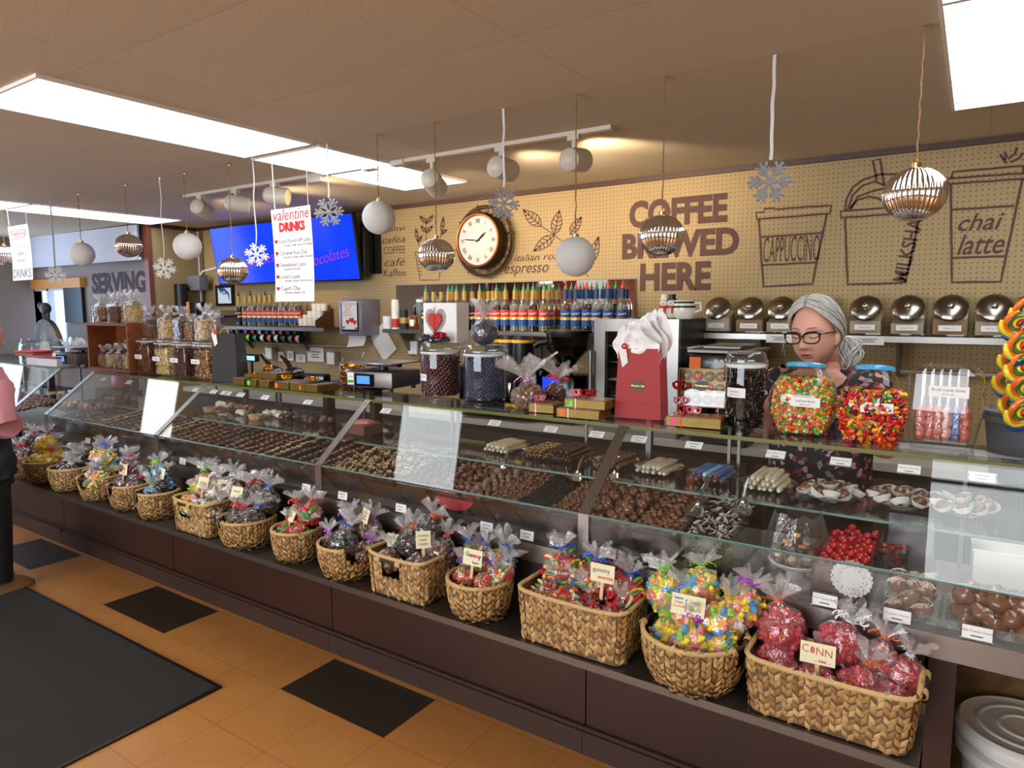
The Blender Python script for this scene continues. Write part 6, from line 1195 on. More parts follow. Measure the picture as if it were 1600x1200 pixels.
p = atY(489, 508, 4.08); R = thing('lid_rack', 'brown stepped rack of stacked white cup lids beside the red syrup bottles', 'rack', (p.x, 4.09, ZL+.001))
part('side_panel', MB().add(prism([(-.10, 0), (.10, 0), (.10, .17), (-.10, .06)], -.004, .004), T(.14, 0, 0) @ Matrix(((0, 0, 1, 0), (1, 0, 0, 0), (0, 1, 0, 0), (0, 0, 0, 1)))), pbr('brown_board', '6A3A26', .6), R); part('base', MB().add(box(-.14, .136, -.10, .10, 0, .012)), bpy.data.materials['brown_board'], R)
cupw = MB().add(lathe([(0, 0), (.026, 0), (.030, .062), (.027, .064), (0, .063)], 18)).mesh('paper_cup', WHITE)
for i in range(4):
    for j in range(3):
        o = solo('paper_cup', cupw, None, 'small white paper cup in the stepped rack under the television', 'cup', (p.x-.10+.063*i, 4.04+.05*j, ZL+.015+.065*j*(1 if i > 0 else .5)), 0, 'white cups in the rack')
p = atY(340, 503, 4.08); R = thing('storage_box', 'speckled stone-grey box on the left end of the shelf under the television', 'box', (p.x-.02, 4.09, ZL+.001)); part('box_body', MB().add(rbox(.36, .17, .14, .004, 1)), pbr('speckled_grey', 'A89C90', .7, col2='8E8278', vs=120), R); part('lid', MB().add(rbox(.365, .175, .012, .003, 1, .141)), bpy.data.materials['speckled_grey'], R)
# ribbon spools on rods under the shelf
SPC = ['2C3A78', '2A2A88', 'B05AB8', 'C03038', 'D8D8D8', '2848A8', 'D0D0D4', 'E0662A', '5A4038', '2A2A30']; SP2 = ['2C3A78', '5038A0', '7BD83A', '2E7A4A', 'E8E4D0', 'D8705A', 'E4E4E8', '38343A', '6A5A50', 'D88AB0']
for row, (cols, y0, dy) in enumerate(((SPC, 517, 4.06), (SP2, 526.5, 4.04))):
    for i, c in enumerate(cols):
        px = 366+i*11+row*3.5; q = atY(px, y0+i*.35, dy); R = thing('ribbon_spool', 'spool of %s ribbon in the %s row, %s from the left' % (['navy', 'dark blue', 'violet', 'red', 'white', 'blue', 'silver', 'orange', 'brown', 'black'][i] if row == 0 else ['navy', 'purple', 'lime green', 'dark green', 'cream', 'coral', 'white', 'charcoal', 'taupe', 'pink'][i], ('upper', 'lower')[row], num[i]), 'ribbon spool', q, 0, 'ribbon spools')
        part('ribbon_roll', MB().add(cyl(.034, -.026, .026, 20), RY(90)), pbr('spool_'+c, c, .3), R)
        for s in (-1, 1): part('flange', MB().add(cyl(.040, -.002, .002, 20), T(s*.029, 0, 0) @ RY(90)), BLACK, R)
# televisions
SCR = NT('tv_blue'); e = SCR.n('ShaderNodeEmission'); SCR.l(SCR.mix(SCR.noise(2.5, 2), lin('1420E8'), lin('0A4CF0')), e.inputs[0]); e.inputs[1].default_value = 1.0
ms = SCR.n('ShaderNodeAddShader'); gl = SCR.n('ShaderNodeBsdfGlossy'); gl.inputs[0].default_value = (.025, .025, .025, 1); gl.inputs['Roughness'].default_value = .12; SCR.l(e.outputs[0], ms.inputs[0]); SCR.l(gl.outputs[0], ms.inputs[1]); TVB = SCR.done(ms)
PINKL = emit('tv_pink', 'C83CA8', .9)
c0, c1, c2, c3 = atY(327, 354, 3.96), atY(553, 333, 3.96), atY(341, 444, 4.04), atY(562, 441, 4.04)
zt_, zb_ = (c0.z+c1.z)/2, (c2.z+c3.z)/2; xl, xr = (c0.x+c2.x)/2, (c1.x+c3.x)/2; hh, ww = hypot(zt_-zb_, .08), (xr-xl)/2
for i in range(2):
    R = thing('television', ('left-hand blue television screen, behind the hanging snowflake', 'right-hand blue television screen, behind the valentine drinks sign')[i], 'television', (xl+ww*(i+.5), 4.04, zb_), 0, 'pair of wall televisions'); M = RX(math.degrees(math.asin(.08/hh)))
    part('housing', MB().add(rbox(ww-.004, .035, hh, .006, 2), M @ T(0, .018, 0)).add(box(-.12, .12, .03, .10, hh*.3, hh*.6)), BLACK, R)
    sc_ = part('screen', MB().add(box(-ww/2+.014, ww/2-.014, -.0012, 0, .016, hh-.014), M), TVB, R)
    g = text('Chocolates', .16, -.003, .3, 3); part('screen_lettering', MB().add(g, M @ T(.08 if i else .1, -.003, hh*.36) @ FRONT @ RZ(8) @ S(.85)), PINKL, sc_)
R = thing('wall_bracket', 'black television bracket against the pegboard right of the screens', 'bracket', (xr+.0, 4.11, zb_+.06)); part('arm', MB().add(rbox(.05, .10, .42, .008, 2)), BLACK, R); part('wall_plate', MB().add(box(-.08, .08, .06, .085, .0, .45)), BLACK, R)
# certificate
a, b = atY(336, 446, 4.17), atY(364, 478, 4.17); w, h = b.x-a.x, a.z-b.z
R = thing('framed_certificate', 'black-framed certificate with blue swirls below the television', 'picture frame', ((a.x+b.x)/2, 4.18, b.z)); part('frame', MB().add(box(-w/2, w/2, -.01, .018, 0, .025)).add(box(-w/2, w/2, -.01, .018, h-.025, h)).add(box(-w/2, -w/2+.025, -.01, .018, .025, h-.025)).add(box(w/2-.025, w/2, -.01, .018, .025, h-.025)), BLACK, R)
part('sheet', MB().add(box(-w/2+.025, w/2-.025, .0, .012, .025, h-.025)), pbr('pale_sheet', 'D8E2EE', .4), R); part('swirl', MB().add(stroke([(-.09, .06), (.0, .09), (.06, .05), (.08, -.02)], .03, 0, False, True), T(0, -.001, h*.35) @ FRONT).add(ball((.045, .001, .03), 12, 6), T(-.06, -.001, h*.85)).add(text('award', .035, .001, .2), T(0, -.001, h*.62) @ FRONT), INKBLUE, R)
# clock
cc = atY(757, 377, 4.17); R = thing('wall_clock', 'round roman-numeral clock with an ornate dark wire frame', 'clock', (cc.x, 4.175, cc.z)); DB = pbr('bronze', '4A3420', .4, .6, var=.3, vs=40)
m = MB(); M = FRONT; RO = .245
for rr_, tb in ((RO, .008), (RO-.05, .007), (RO+.012, .004)): m.add(tube([(rr_*cos(2*pi*k/64), rr_*sin(2*pi*k/64), .015) for k in range(64)], tb, 6, True), M)
for k in range(22):
    a = 2*pi*k/22; cx_, cy_ = (RO-.024)*cos(a), (RO-.024)*sin(a)
    m.add(tube([(cx_+(.004+.018*t)*cos(a+t*7*(1 if k % 2 else -1)), cy_+(.004+.018*t)*sin(a+t*7*(1 if k % 2 else -1)), .015) for t in [i/12 for i in range(13)]], .0028, 5), M)
for k in range(8): a = 2*pi*k/8+.2; m.add(tube([((RO-.05)*cos(a), (RO-.05)*sin(a), .015), ((RO+.03)*cos(a), (RO+.03)*sin(a), .015)], .004, 5), M)
part('ornate_frame', m, DB, R)
part('case', MB().add(lathe([(0, .0), (.190, .0), (.205, .03), (.205, .08), (.195, .095), (.178, .098), (.178, .085), (0, .085)], 48), M), DB, R)
part('rim', MB().add(lathe([(.186, .094), (.192, .1), (.180, .101), (.177, .09)], 48), M), pbr('copper', '9A5A32', .3, .8), R)
part('dial', MB().add(disc(.177, 48, .087), M), pbr('dial_pale', 'D8CCC4', .5, var=.08, vs=12), R)
nm_ = MB()
for k, s_ in enumerate(('XII', 'I', 'II', 'III', 'IIII', 'V', 'VI', 'VII', 'VIII', 'IX', 'X', 'XI')): nm_.add(text(s_, .044, .0006, 0, 2, .75), M @ RZ(-30*k) @ T(0, .138, .0885))
part('numerals', nm_, INK, R)
for nm, ang, ln, wd in (('hour_hand', -53, .095, .010), ('minute_hand', 84, .135, .006)): part(nm, MB().add(prism([(-wd/2, -.02), (wd/2, -.02), (wd*.9, ln*.6), (0, ln), (-wd*.9, ln*.6)], .089, .0905), M @ RZ(ang)), INK, R)
part('crystal', MB().add(lathe([(.176, .096), (.12, .106), (0, .11)], 40), M), GLASS, R)
# paper towel dispenser with a handmade sign
a, b = atY(528, 468, 3.98), atY(565, 525, 3.98); w, h = b.x-a.x, a.z-b.z
R = thing('towel_dispenser', 'grey paper towel dispenser with a valentine notice, on the pegboard', 'dispenser', ((a.x+b.x)/2, 4.09, b.z)); part('housing', MB().add(rbox(w, .215, h, .012, 2)), pbr('dispenser_grey', '8A8494', .35, .4), R); part('window', MB().add(box(-w*.38, w*.38, -.1105, -.1078, h*.12, h*.9)), BLACKG, R)
nt = part('notice', MB().add(box(-w*.33, w*.33, -.1125, -.111, h*.17, h*.94)), PAPER, R); m = MB()
for k, s_ in enumerate(('Valentine', 'cocoa', 'latte', 'mocha', 'steamer')): m.add(text(s_, .036 if k else .042, -.0004, .2, 2), T(-.02 if k else 0, -.1132, h*(.88-.075*k)) @ FRONT)
def heart2(s): return [(s*.06*16*sin(t)**3/16, s*.06*(13*cos(t)-5*cos(2*t)-2*cos(3*t)-cos(4*t))/16) for t in [2*pi*k/24 for k in range(24)]]
for x, z, s in ((-.02, .38, .4), (.025, .43, .45), (.06, .37, .4), (-.07, .22, .25), (.075, .2, .25)): m.add(prism(heart2(s), 0, .0008), T(x, -.1128, h*z) @ FRONT)
part('lettering', m, INKRED, nt); part('paper_towel', MB().add(grid(lambda u, v: ((u-.5)*w*.75, -.03-.03*v*v, -.002-.10*v+.02*u*v), 6, 5)), PAPER, R)
# papers pinned to the wall
q = [atY(*p_, 4.185) for p_ in ((597, 505), (620, 545), (600, 565), (579, 528))]
solo('pinned_paper', MB().add(([tuple(v) for v in q]+[(v.x, v.y+.003, v.z) for v in q], [(0, 1, 2, 3), (7, 6, 5, 4), (0, 4, 5, 1), (1, 5, 6, 2), (2, 6, 7, 3), (3, 7, 4, 0)])), PAPER, 'white paper pinned askew to the wall below the mirror shelf', 'paper')
for i, (px, py, w, h, lb) in enumerate(((438, 557, .08, .085, 'small white card on the conduit, left of three'), (453, 556, .09, .09, 'small white card on the conduit, middle of three'), (469, 560, .13, .07, 'small white card on the conduit, right of three'), (492, 554, .22, .13, 'white printed notice on the wall above the conduit'))):
    q = atY(px, py, 4.18); R = thing('notice', lb, 'notice', (q.x, 4.185, q.z-h/2)); part('sheet', MB().add(box(-w/2, w/2, 0, .003, 0, h)), PAPER, R)
    part('lettering', MB().add(bars(w, h, 3), T(0, -.001, 0) @ FRONT), INKGREY, R)
# conduit and outlets
CON = pbr('conduit', '9C968C', .45, .5)
def pipe(pts, r_, label, nm='conduit'): solo(nm, MB().add(tube(pts, r_, 10)), CON, label, 'pipe')
pa, pb = atY(366, 554, 4.16), atY(545, 573, 4.16)
pipe([(pa.x, 4.165, 1.27), (pb.x, 4.165, 1.265)], .014, 'grey conduit pipe along the wall under the ribbon spools')
pa, pb = atY(1330, 577, 4.165), atY(1640, 592, 4.165); pipe([(pa.x, 4.165, pa.z), (.4, 4.165, pa.z)], .016, 'grey conduit pipe along the wall behind the woman and the jars')
for px, py, lb in ((423, 552, 'grey outlet box on the conduit at its left'), (520, 560, 'grey outlet box on the conduit near the coin jar'), (648, 543, 'cream outlet plate left of the heart box')):
    q = atY(px, py, 4.15); R = thing('outlet_box', lb, 'outlet', (q.x, 4.16, q.z)); part('box_body', MB().add(rbox(.11, .07, .12, .006, 2, -.06)), CON, R); part('face_plate', MB().add(box(-.045, .045, -.038, -.0352, -.05, .05)), WHITE, R)
q0 = atY(310, 361, 4.15); pipe([(-6.66, 4.15, 2.38), (-6.66, 4.15, 1.0)], .018, 'painted pipe running down the back corner')
q = atY(316, 441, 4.05); R = thing('router_box', 'grey cable box on the pipe in the back corner', 'box', (-6.60, 4.08, q.z-.08)); part('box_body', MB().add(rbox(.22, .10, .15, .006, 2)), GREYP, R); part('cable', MB().add(tube([(0, 0, 0), (.02, -.01, -.15), (.04, 0, -.3), (.03, 0, -.5)], .008, 6)), BLACK, R); part('cable', MB().add(tube([(.05, 0, .15), (.1, 0, .19), (.3, .02, .22), (.5, .05, .22)], .008, 6)), WHITE, R)
# coffee corner: brewers, grinder, thermos jugs
def onback(px, py, y): q = atY(px, py, y); return q.x
x = onback(810, 560, 3.8); R = thing('espresso_machine', 'black espresso machine behind the blueberry canister', 'coffee machine', (x-.05, 3.82, .881)); part('body', MB().add(rbox(.62, .42, .34, .015, 2)), BLACKG, R); part('drip_tray', MB().add(rbox(.5, .1, .04, .005, 1, .04), T(0, -.24, 0)), STEELD, R)
for i in range(2): part('group_head', MB().add(cyl(.04, .16, .25, 16), T(-.14+.28*i, -.24, 0)), CHROME, R)
for i, px in enumerate((775, 797, 818)):
    x = onback(px, 545, 3.85); R = thing('thermos_jug', 'black thermos jug with a yellow band, %s of three on the espresso machine' % ('left', 'middle', 'right')[i], 'jug', (x, 3.84, 1.222), .3*i); part('jug_body', MB().add(lathe([(0, 0), (.075, 0), (.078, .02), (.07, .17), (.05, .19), (0, .19)], 22)), BLACK, R); part('band', MB().add(lathe([(.0745, .145), (.0725, .165)], 22)), LBY, R); part('handle', MB().add(tube([(.07, 0, .15), (.12, 0, .14), (.12, 0, .04), (.07, 0, .03)], .012, 8)), BLACK, R)
x = onback(884, 560, 3.75); R = thing('coffee_grinder', 'black coffee grinder with a bean hopper and blue display', 'coffee grinder', (x, 3.78, .881))
SMOKE = clear('smoky_hopper', (.35, .33, .32), .07, body=.25, body_col='3A302A', power=3)
part('base', MB().add(rbox(.24, .28, .30, .02, 2)), BLACKG, R); part('neck', MB().add(cyl(.035, .30, .36, 16)), CHROME, R); part('hopper', MB().add(lathe([(.04, .36), (.06, .38), (.135, .46), (.14, .55), (.145, .56)], 28)), SMOKE, R); part('hopper_lid', MB().add(lathe([(.15, .56), (.15, .575), (0, .58)], 28)), BLACK, R)
part('beans', MB().add(lathe([(.038, .365), (.058, .384), (.128, .46), (.10, .475), (0, .48)], 20)), pbr('coffee_beans', '2A1A12', .4, var=.5, vs=80, bump=.8, bs=70), R); part('display', MB().add(box(-.10, .02, -.146, -.141, .20, .29)), emit('grinder_blue', '2848F0', 1.0), R); part('handle', MB().add(tube([(-.13, 0, .50), (-.2, -.02, .49), (-.23, -.03, .47)], .018, 8)), BLACK, R)
# glass-door fridge
a, b = atY(931, 498, 3.58), atY(1063, 499, 3.58); w, h = b.x-a.x, a.z-.881
R = thing('display_fridge', 'steel-framed glass-door countertop fridge behind the red gift bag', 'fridge', ((a.x+b.x)/2, 3.58, .881)); part('cabinet', MB().add(box(-w/2, w/2, .585, .6, 0, h)).add(box(-w/2, -w/2+.02, .02, .585, 0, h)).add(box(w/2-.02, w/2, .02, .585, 0, h)).add(box(-w/2+.02, w/2-.02, .02, .585, h-.03, h)).add(box(-w/2+.02, w/2-.02, .02, .585, 0, .04)), BLACK, R)
d_ = part('door_frame', MB().add(box(-w/2, w/2, -.02, .018, 0, .07)).add(box(-w/2, w/2, -.02, .018, h-.07, h)).add(box(-w/2, -w/2+.07, -.02, .018, .07, h-.07)).add(box(w/2-.07, w/2, -.02, .018, .07, h-.07)), STEEL, R); part('door_glass', MB().add(box(-w/2+.07, w/2-.07, -.004, .004, .07, h-.07)), GLASS, d_); part('handle', MB().add(cyl(.012, .1, h*.72, 10), T(-w/2-.005, -.05, 0)), STEEL, d_)
part('name_plate', MB().add(box(-.08, .0, -.0225, -.0202, h-.052, h-.028)).add(text('TRUE', .018, res=1), T(-.04, -.023, h-.04) @ FRONT, 1), [WHITE, INK], d_)
for k in range(2): part('wire_shelf', MB().add(box(-w/2+.03, w/2-.03, .06, .5, .2+.2*k, .205+.2*k)), STEELD, R)
for k in range(5):
    o = thing('food_tub', 'clear tub on the %s fridge shelf, %s' % (('upper', 'lower')[k // 3], ('left', 'middle', 'right')[k % 3]), 'tub', (R.location.x-w*.28+.2*(k % 3), 3.80, .881+(.406, .206)[k // 3]), 0, 'tubs in the fridge'); part('tub_body', MB().add(rbox(.16, .2, .08, .01, 1)), CLRD, o); part('lid', MB().add(rbox(.17, .21, .012, .003, 1, .081)), WHITE, o)
top = .881+h+.001; xx = R.location.x
SN = pbr('ceramic', 'E6E0D2', .3, coat=.4)
for i, px in enumerate((1038, 1050)):
    q = atY(px, 495, 3.68); S_ = thing('snowman_figure', ('left ceramic snowman on the fridge', 'right ceramic snowman with a black hat on the fridge')[i], 'figurine', (q.x, 3.68, top)); part('body', MB().add(ball((.033, .03, .04), 14, 9), T(0, 0, .036)).add(ball(.026, 14, 9), T(0, 0, .085)), SN, S_); part('scarf', MB().add(tube([(.024*cos(2*pi*k/14), .024*sin(2*pi*k/14), .066) for k in range(14)], .007, 6, True)).add(tube([(.01, -.03, .065), (.014, -.036, .03)], .007, 6)), LBR, S_)
    part('hat', MB().add(cyl(.028, .105, .110, 16)).add(cyl(.019, .110, .135, 14)), BLACK if i else WHITE, S_); part('nose', MB().add(lathe([(.004, 0), (0, .02)], 8), T(0, -.025, .086) @ RX(90)), G['orange'], S_)
q = atY(1069, 495, 3.68); S_ = thing('mug', 'squat cream mug with dark bands on the fridge', 'mug', (q.x, 3.68, top)); part('mug_body', MB().add(lathe([(0, 0), (.045, 0), (.062, .03), (.06, .07), (.055, .10), (.05, .098), (.045, .02), (0, .015)], 28)), SN, S_); part('band', MB().add(lathe([(.0612, .06), (.0602, .072)], 28)).add(lathe([(.0578, .083), (.0562, .095)], 28)), BLACK, S_); part('handle', MB().add(tube([(.055, 0, .085), (.09, 0, .085), (.095, 0, .05), (.06, 0, .035)], .008, 8)), SN, S_)
# drip brewer
x = onback(1135, 590, 3.65); R = thing('coffee_brewer', 'black coffee brewer with a red light, left of the woman', 'coffee maker', (x, 3.70, .881)); part('body', MB().add(rbox(.30, .10, .48, .01, 2), T(0, .15, 0)).add(rbox(.32, .40, .16, .012, 2, .32)), BLACKG, R); part('top_tray', MB().add(rbox(.33, .41, .02, .004, 1, .4805)).add(rbox(.2, .3, .02, .005, 1, .5)), STEELD, R); part('warmer', MB().add(rbox(.30, .34, .05, .008, 1, 0)), BLACK, R)
part('name_lettering', MB().add(text('BUNN', .028, .0008, res=2), T(.02, -.202, .44) @ FRONT), WHITE, R); part('red_light', MB().add(box(-.02, -.002, -.203, -.2005, .385, .40)), emit('red_lamp', 'F03020', 1.5), R); part('warning_label', MB().add(box(-.15, -.09, -.203, -.2005, .36, .46)), STO, R)
part('decanter', MB().add(lathe([(0, .052), (.07, .055), (.085, .10), (.06, .17), (.05, .19)], 24), T(0, -.07, 0)), SMOKE, R)
# tilted powder jars
PW = {k: pbr('powder_'+k, c, .9) for k, c in dict(cream='B7A58A', tan='9A7C5E', pale='C8BCA4').items()}
JT = ['Vanilla', 'Mocha Frappe', 'Vanilla Frappe', 'Caramel', 'Vanilla Chai', 'Spiced Chai', 'Raspberry', 'Matcha Chai', 'Cocoa']
for i, (px, k) in enumerate(zip((1124, 1174, 1222, 1283, 1353, 1418, 1484, 1551, 1612), ('pale', 'tan', 'cream', 'pale', 'cream', 'cream', 'tan', 'cream', 'tan'))):
    q = atY(px, 520, 4.06); s_ = .165; R = thing('powder_jar', '%s from the left of the tilted glass powder jars with steel lids on the shelf' % num[i], 'jar', (q.x, 4.075, ZR+.001), 0, 'tilted powder jars')
    prof = [(-.075, 0), (.085, 0), (.09, .15), (.05, .195), (-.035, .185), (-.085, .09), (-.08, .03)]
    m = MB(); xs_ = [(-.082, .80), (-.070, .96), (-.05, 1), (.05, 1), (.070, .96), (.082, .80)]
    v = [(xx_, .005+(y_-.005)*kk, .1+(z_-.1)*kk) for xx_, kk in xs_ for y_, z_ in prof]; n = len(prof)
    m.add((v, [tuple(range(n-1, -1, -1)), tuple(range(5*n, 6*n))]+[(a*n+b_, a*n+(b_+1) % n, (a+1)*n+(b_+1) % n, (a+1)*n+b_) for a in range(5) for b_ in range(n)]))
    part('jar_body', m, JAR, R, ang=25)
    lv = .10-.012*(i % 3); part('powder', MB().add(([(sx*.072, y_, z_) for sx in (-1, 1) for y_, z_ in ((-.066, .012), (.074, .012), (.078, lv+.03), (-.074, lv-.012), (-.072, .04))], [(4, 3, 2, 1, 0), (5, 6, 7, 8, 9)]+[(a, (a+1) % 5, 5+(a+1) % 5, 5+a) for a in range(5)])), PW[k], R)
    M = T(0, -.062, .142) @ RX(62); part('lid', MB().add(lathe([(0, .022), (.03, .02), (.068, .010), (.074, .003), (.070, -.004), (0, -.004)], 36), M), pbr('lid_steel', '8E8880', .22, 1) if 'lid_steel' not in bpy.data.materials else bpy.data.materials['lid_steel'], R)
    part('lid_knob', MB().add(ball((.017, .017, .014), 12, 7), M @ T(0, 0, .026)), CHROME, R)
    part('label_card', MB().add(box(-.048, .048, -.083, -.0815, .030, .058), None).add(text(JT[i], .012, res=1), T(0, -.0838, .044) @ FRONT, 1), [PAPER, INKGREY], R)
for px, lb in ((1219, 'white shelf card left of the woman'), (1356, 'white shelf card right of the woman')):
    q = atY(px, 526, 3.97); R = thing('shelf_card', lb+' on the powder jar shelf edge', 'notice', (q.x, 3.972, ZR-.045)); part('card', MB().add(box(-.075, .075, 0, .002, 0, .045)), PAPER, R); part('lettering', MB().add(bars(.15, .045, 3), T(0, -.001, 0) @ FRONT), INKGREY, R)
# heart box on a white carton behind the canisters
q = atY(694, 520, 2.70); hc = atZ(674, 620, ZK)
R = thing('heart_box', 'white gift box with a red fabric heart and silver glitter', 'box', (hc.x-.012, hc.y+.135, ZK+.2635)); w, h = .215, .195; part('box_body', MB().add(rbox(w, .10, h, .003, 1)), WHITE, R)
H2 = lambda s, x0, z0, y: ([(x0+s*sin(t)**3*16/17, y, z0+s*1.25*(13*cos(t)-5*cos(2*t)-2*cos(3*t)-cos(4*t))/17) for t in [2*pi*k/40 for k in range(40)]], [tuple(range(40))])
part('glitter_heart', MB().add(H2(.072, -.025, h*.53, -.0512)), pbr('glitter', 'C4C0BC', .4, .3, col2='6E6A6A', vs=400), R); part('red_heart', MB().add(prism([(p_[0], p_[2]) for p_ in H2(.047, -.025, h*.53, 0)[0]], 0, .008), T(0, -.0515, 0) @ FRONT).add(tube([(-.025, -.061, h*.9), (-.025, -.061, h*.2)], .0025, 5)), pbr('red_felt', 'BE3A34', .8), R)
# ================= hanging from the ceiling =================
YO = 2.44
RIBBED = pbr('ribbed_chrome', 'E4E0DC', .06, 1); GLIT = pbr('white_glitter', 'F2F0EC', .55, 0, bump=1.0, bs=420, var=.12, vs=300); SILVER = pbr('silver_glitter', 'B4B4B8', .3, .75, bump=1, bs=380)
TWINE = pbr('jute_twine', '86683F', .9); RIBW = pbr('satin_ribbon', 'C9C5C2', .45)
def ribbed():
    def f(u, v):
        t = -pi/2+pi*v; k = 1+.075*abs(sin(2*pi*u*17))*max(0, cos(t))**.5; return k*cos(t)*cos(2*pi*u), k*cos(t)*sin(2*pi*u), .97*sin(t)
    return MB().add(grid(f, 204, 26, True)).mesh('ball', RIBBED, 80)
rbm = ribbed(); wbm = MB().add(ball(1, 40, 24)).mesh('ball', GLIT); capm = MB().add(lathe([(.16, .93), (.17, 1.0), (.17, 1.12), (.0, 1.13)], 18)).add(tube([(.05*cos(a), 0, 1.18+.06*sin(a)) for a in [2*pi*k/12 for k in range(12)]], .012, 6, True)).mesh('cap', BRASS)
def flake():
    m = MB()
    for k in range(6):
        a = 60*k+30
        M = RZ(a); m.add(tube([(0, 0, 0), (0, .92, 0)], [.085, .075], 7, flat=.7), M); m.add(ball((.095, .09, .06), 8, 6), M @ T(0, .95, 0))
        for y, l in ((.36, .30), (.62, .30)):
            for s in (-1, 1):
                m.add(tube([(0, y, 0), (s*l*.75, y+l*.75, 0)], [.075, .07], 7, flat=.7), M); m.add(ball((.085, .085, .06), 8, 6), M @ T(s*l*.78, y+l*.78, 0))
    m.add(ball((.16, .16, .08), 10, 6)); return m
flm = flake().mesh('snowflake_body', SILVER, 60); flw = flake().mesh('snowflake_body', GLIT, 60)
def hang(kind, px, py, rp, label, cord='twine'):
    p = atY(px, py, YO); Z = CF.dot(p-Vector((0, 0, H))); th = atan2(px-800, F); r = rp*Z/F/(.5+.5/cos(th))
    nm = {'ribbed': 'ribbed_bauble', 'white': 'glitter_bauble', 'flake': 'snowflake', 'flakew': 'snowflake'}[kind]
    R = thing(nm, label, 'ornament', p, 0, {'ribbed': 'ribbed silver baubles', 'white': 'white glitter baubles'}.get(kind, 'glitter snowflakes')+' hung over the counter')
    if kind in ('ribbed', 'white'):
        o = part('ball', rbm if kind == 'ribbed' else wbm, None, R); o.scale = (r,)*3; o = part('cap', capm, None, R); o.scale = (r,)*3; top = r*1.2
    else:
        o = part('snowflake_body', flm if kind == 'flake' else flw, None, R); o.scale = (r*.95,)*3; o.rotation_euler = (pi/2, random.uniform(-.25, .25), atan2(-p.x, p.y)*.85+random.uniform(-.15, .15)); top = r*.95
    d = ZC-p.z; L_ = d-top
    if cord == 'twine':
        pts = [(.0015*sin(k*1.7), .0015*cos(k*1.3), top+L_*k/24) for k in range(25)]; m = MB().add(tube(pts, .0022, 6)).add(tube([(.002*cos(k*1.1), .002*sin(k*1.1), top+L_*k/60) for k in range(61)], .0012, 5)); m.add(tube([(0, 0, d-.004), (.02, .002, d-.006), (.035, 0, d-.012)], .0025, 5)); part('twine', m, TWINE, R)
    else:
        part('ribbon', MB().add(tube([(.001*sin(k), .004*sin(k*.5), top+L_*k/20) for k in range(21)], .0055, 6, flat=.18, up=(0, 1, 0))), RIBW, R)
    part('hook', MB().add(tube([(0, 0, d-.012), (.004, 0, d-.016), (.008, 0, d-.01), (.006, 0, d-.001)], .0015, 5)), CHROME, R)
hang('ribbed', 1429, 304, 46, 'large ribbed silver bauble in front of the milkshake drawing')
hang('flake', 1203, 284, 36, 'silver snowflake above the cappuccino cup drawing', 'rib')
hang('ribbed', 1034, 368, 33, 'ribbed silver bauble in front of the COFFEE BREWED HERE lettering')
hang('white', 899, 401, 31, 'white glitter bauble above the blue-labelled bottles')
hang('flake', 787, 318, 26, 'silver snowflake at the upper right edge of the clock', 'rib')
hang('ribbed', 682, 399, 27, 'ribbed silver bauble left of the clock')
hang('white', 592, 340, 26, 'white glitter bauble right of the televisions')
hang('flake', 514, 332, 24, 'silver snowflake right of the valentine drinks sign', 'rib')
hang('flakew', 401, 398, 20, 'white snowflake left of the valentine drinks sign, before the blue screen', 'rib')
hang('ribbed', 364, 423, 22, 'ribbed silver bauble at the lower left of the blue screens')
hang('white', 293, 385, 22, 'white glitter bauble left of the blue screens')
hang('flakew', 257, 419, 19, 'white snowflake right of the SERVING lettering', 'rib')
hang('ribbed', 201, 384, 20, 'ribbed silver bauble above the SERVING lettering')
hang('white', 128, 397, 20, 'white glitter bauble left of the SERVING lettering')
hang('ribbed', 8, 399, 18, 'ribbed silver bauble at the far left, half behind a hanging sign')
p = atY(87, 430, YO); R = thing('snowflake', 'snowflake seen edge-on on a white ribbon at the left', 'ornament', p); o = part('snowflake_body', flw, None, R); o.scale = (.07,)*3; o.rotation_euler = (pi/2, 0, 1.05); part('ribbon', MB().add(tube([(0, 0, .07), (.001, .002, (ZC-p.z)/2), (0, 0, ZC-p.z)], .006, 6, flat=.2)), RIBW, R)
# hanging paper signs
def paper_sign(l, r_, t_, b_, hooks, label, lines, rz=0, seed=0):
    a, b = atY(l, (t_+b_)/2, YO), atY(r_, (t_+b_)/2, YO); m_ = atY((l+r_)/2, t_, YO); zb2 = atY((l+r_)/2, b_, YO).z; w, h = (b.x-a.x), m_.z-zb2
    R = thing('hanging_sign', label, 'sign', ((a.x+b.x)/2, YO, zb2), rz); sf = lambda u, v, o=0: ((u-.5)*w, o+.012*sin(v*2.6+.6)+.006*sin(u*4+seed), v*h)
    sh = part('sheet', MB().add(grid(lambda u, v: sf(u, v), 10, 16)).add(grid(lambda u, v: sf(1-u, v, .0015), 10, 16)), pbr('sign_paper', 'F1EEEE', .75) if 'sign_paper' not in bpy.data.materials else bpy.data.materials['sign_paper'], R)
    for s_, x, z, hgt, mt, bo, shr in lines:
        g = text(s_, hgt*w, bo*w, shr, 2); xs_ = [q_[0] for q_ in g[0]]; off = x*w-min(xs_) if x is not None else -(min(xs_)+max(xs_))/2
        m = MB(); m.add(([(px_+off, sf((px_+off)/w+.5, z+py_/h)[1]-.0015, z*h+py_) for px_, py_, _ in g[0]], g[1])); part('lettering', m, mt, sh)
    hm = MB()
    for x, z, _ in [q for q in lines if False]: pass
    for sx in (-1, 1): part('cord', MB().add(tube([(sx*w*.40, .012, h-.01), (sx*w*.42, .006, h+.01), (sx*w*.43, 0, ZC-zb2)], .0028, 6)), RIBW, R)
    return R, w, h, sf
INKM = pbr('ink_mauve', '6A5058', .8)
ls = [('valentine', None, .93, .26, INKRED, .0, .25), ('DRINKS', None, .80, .19, INKRED, .012, 0)]
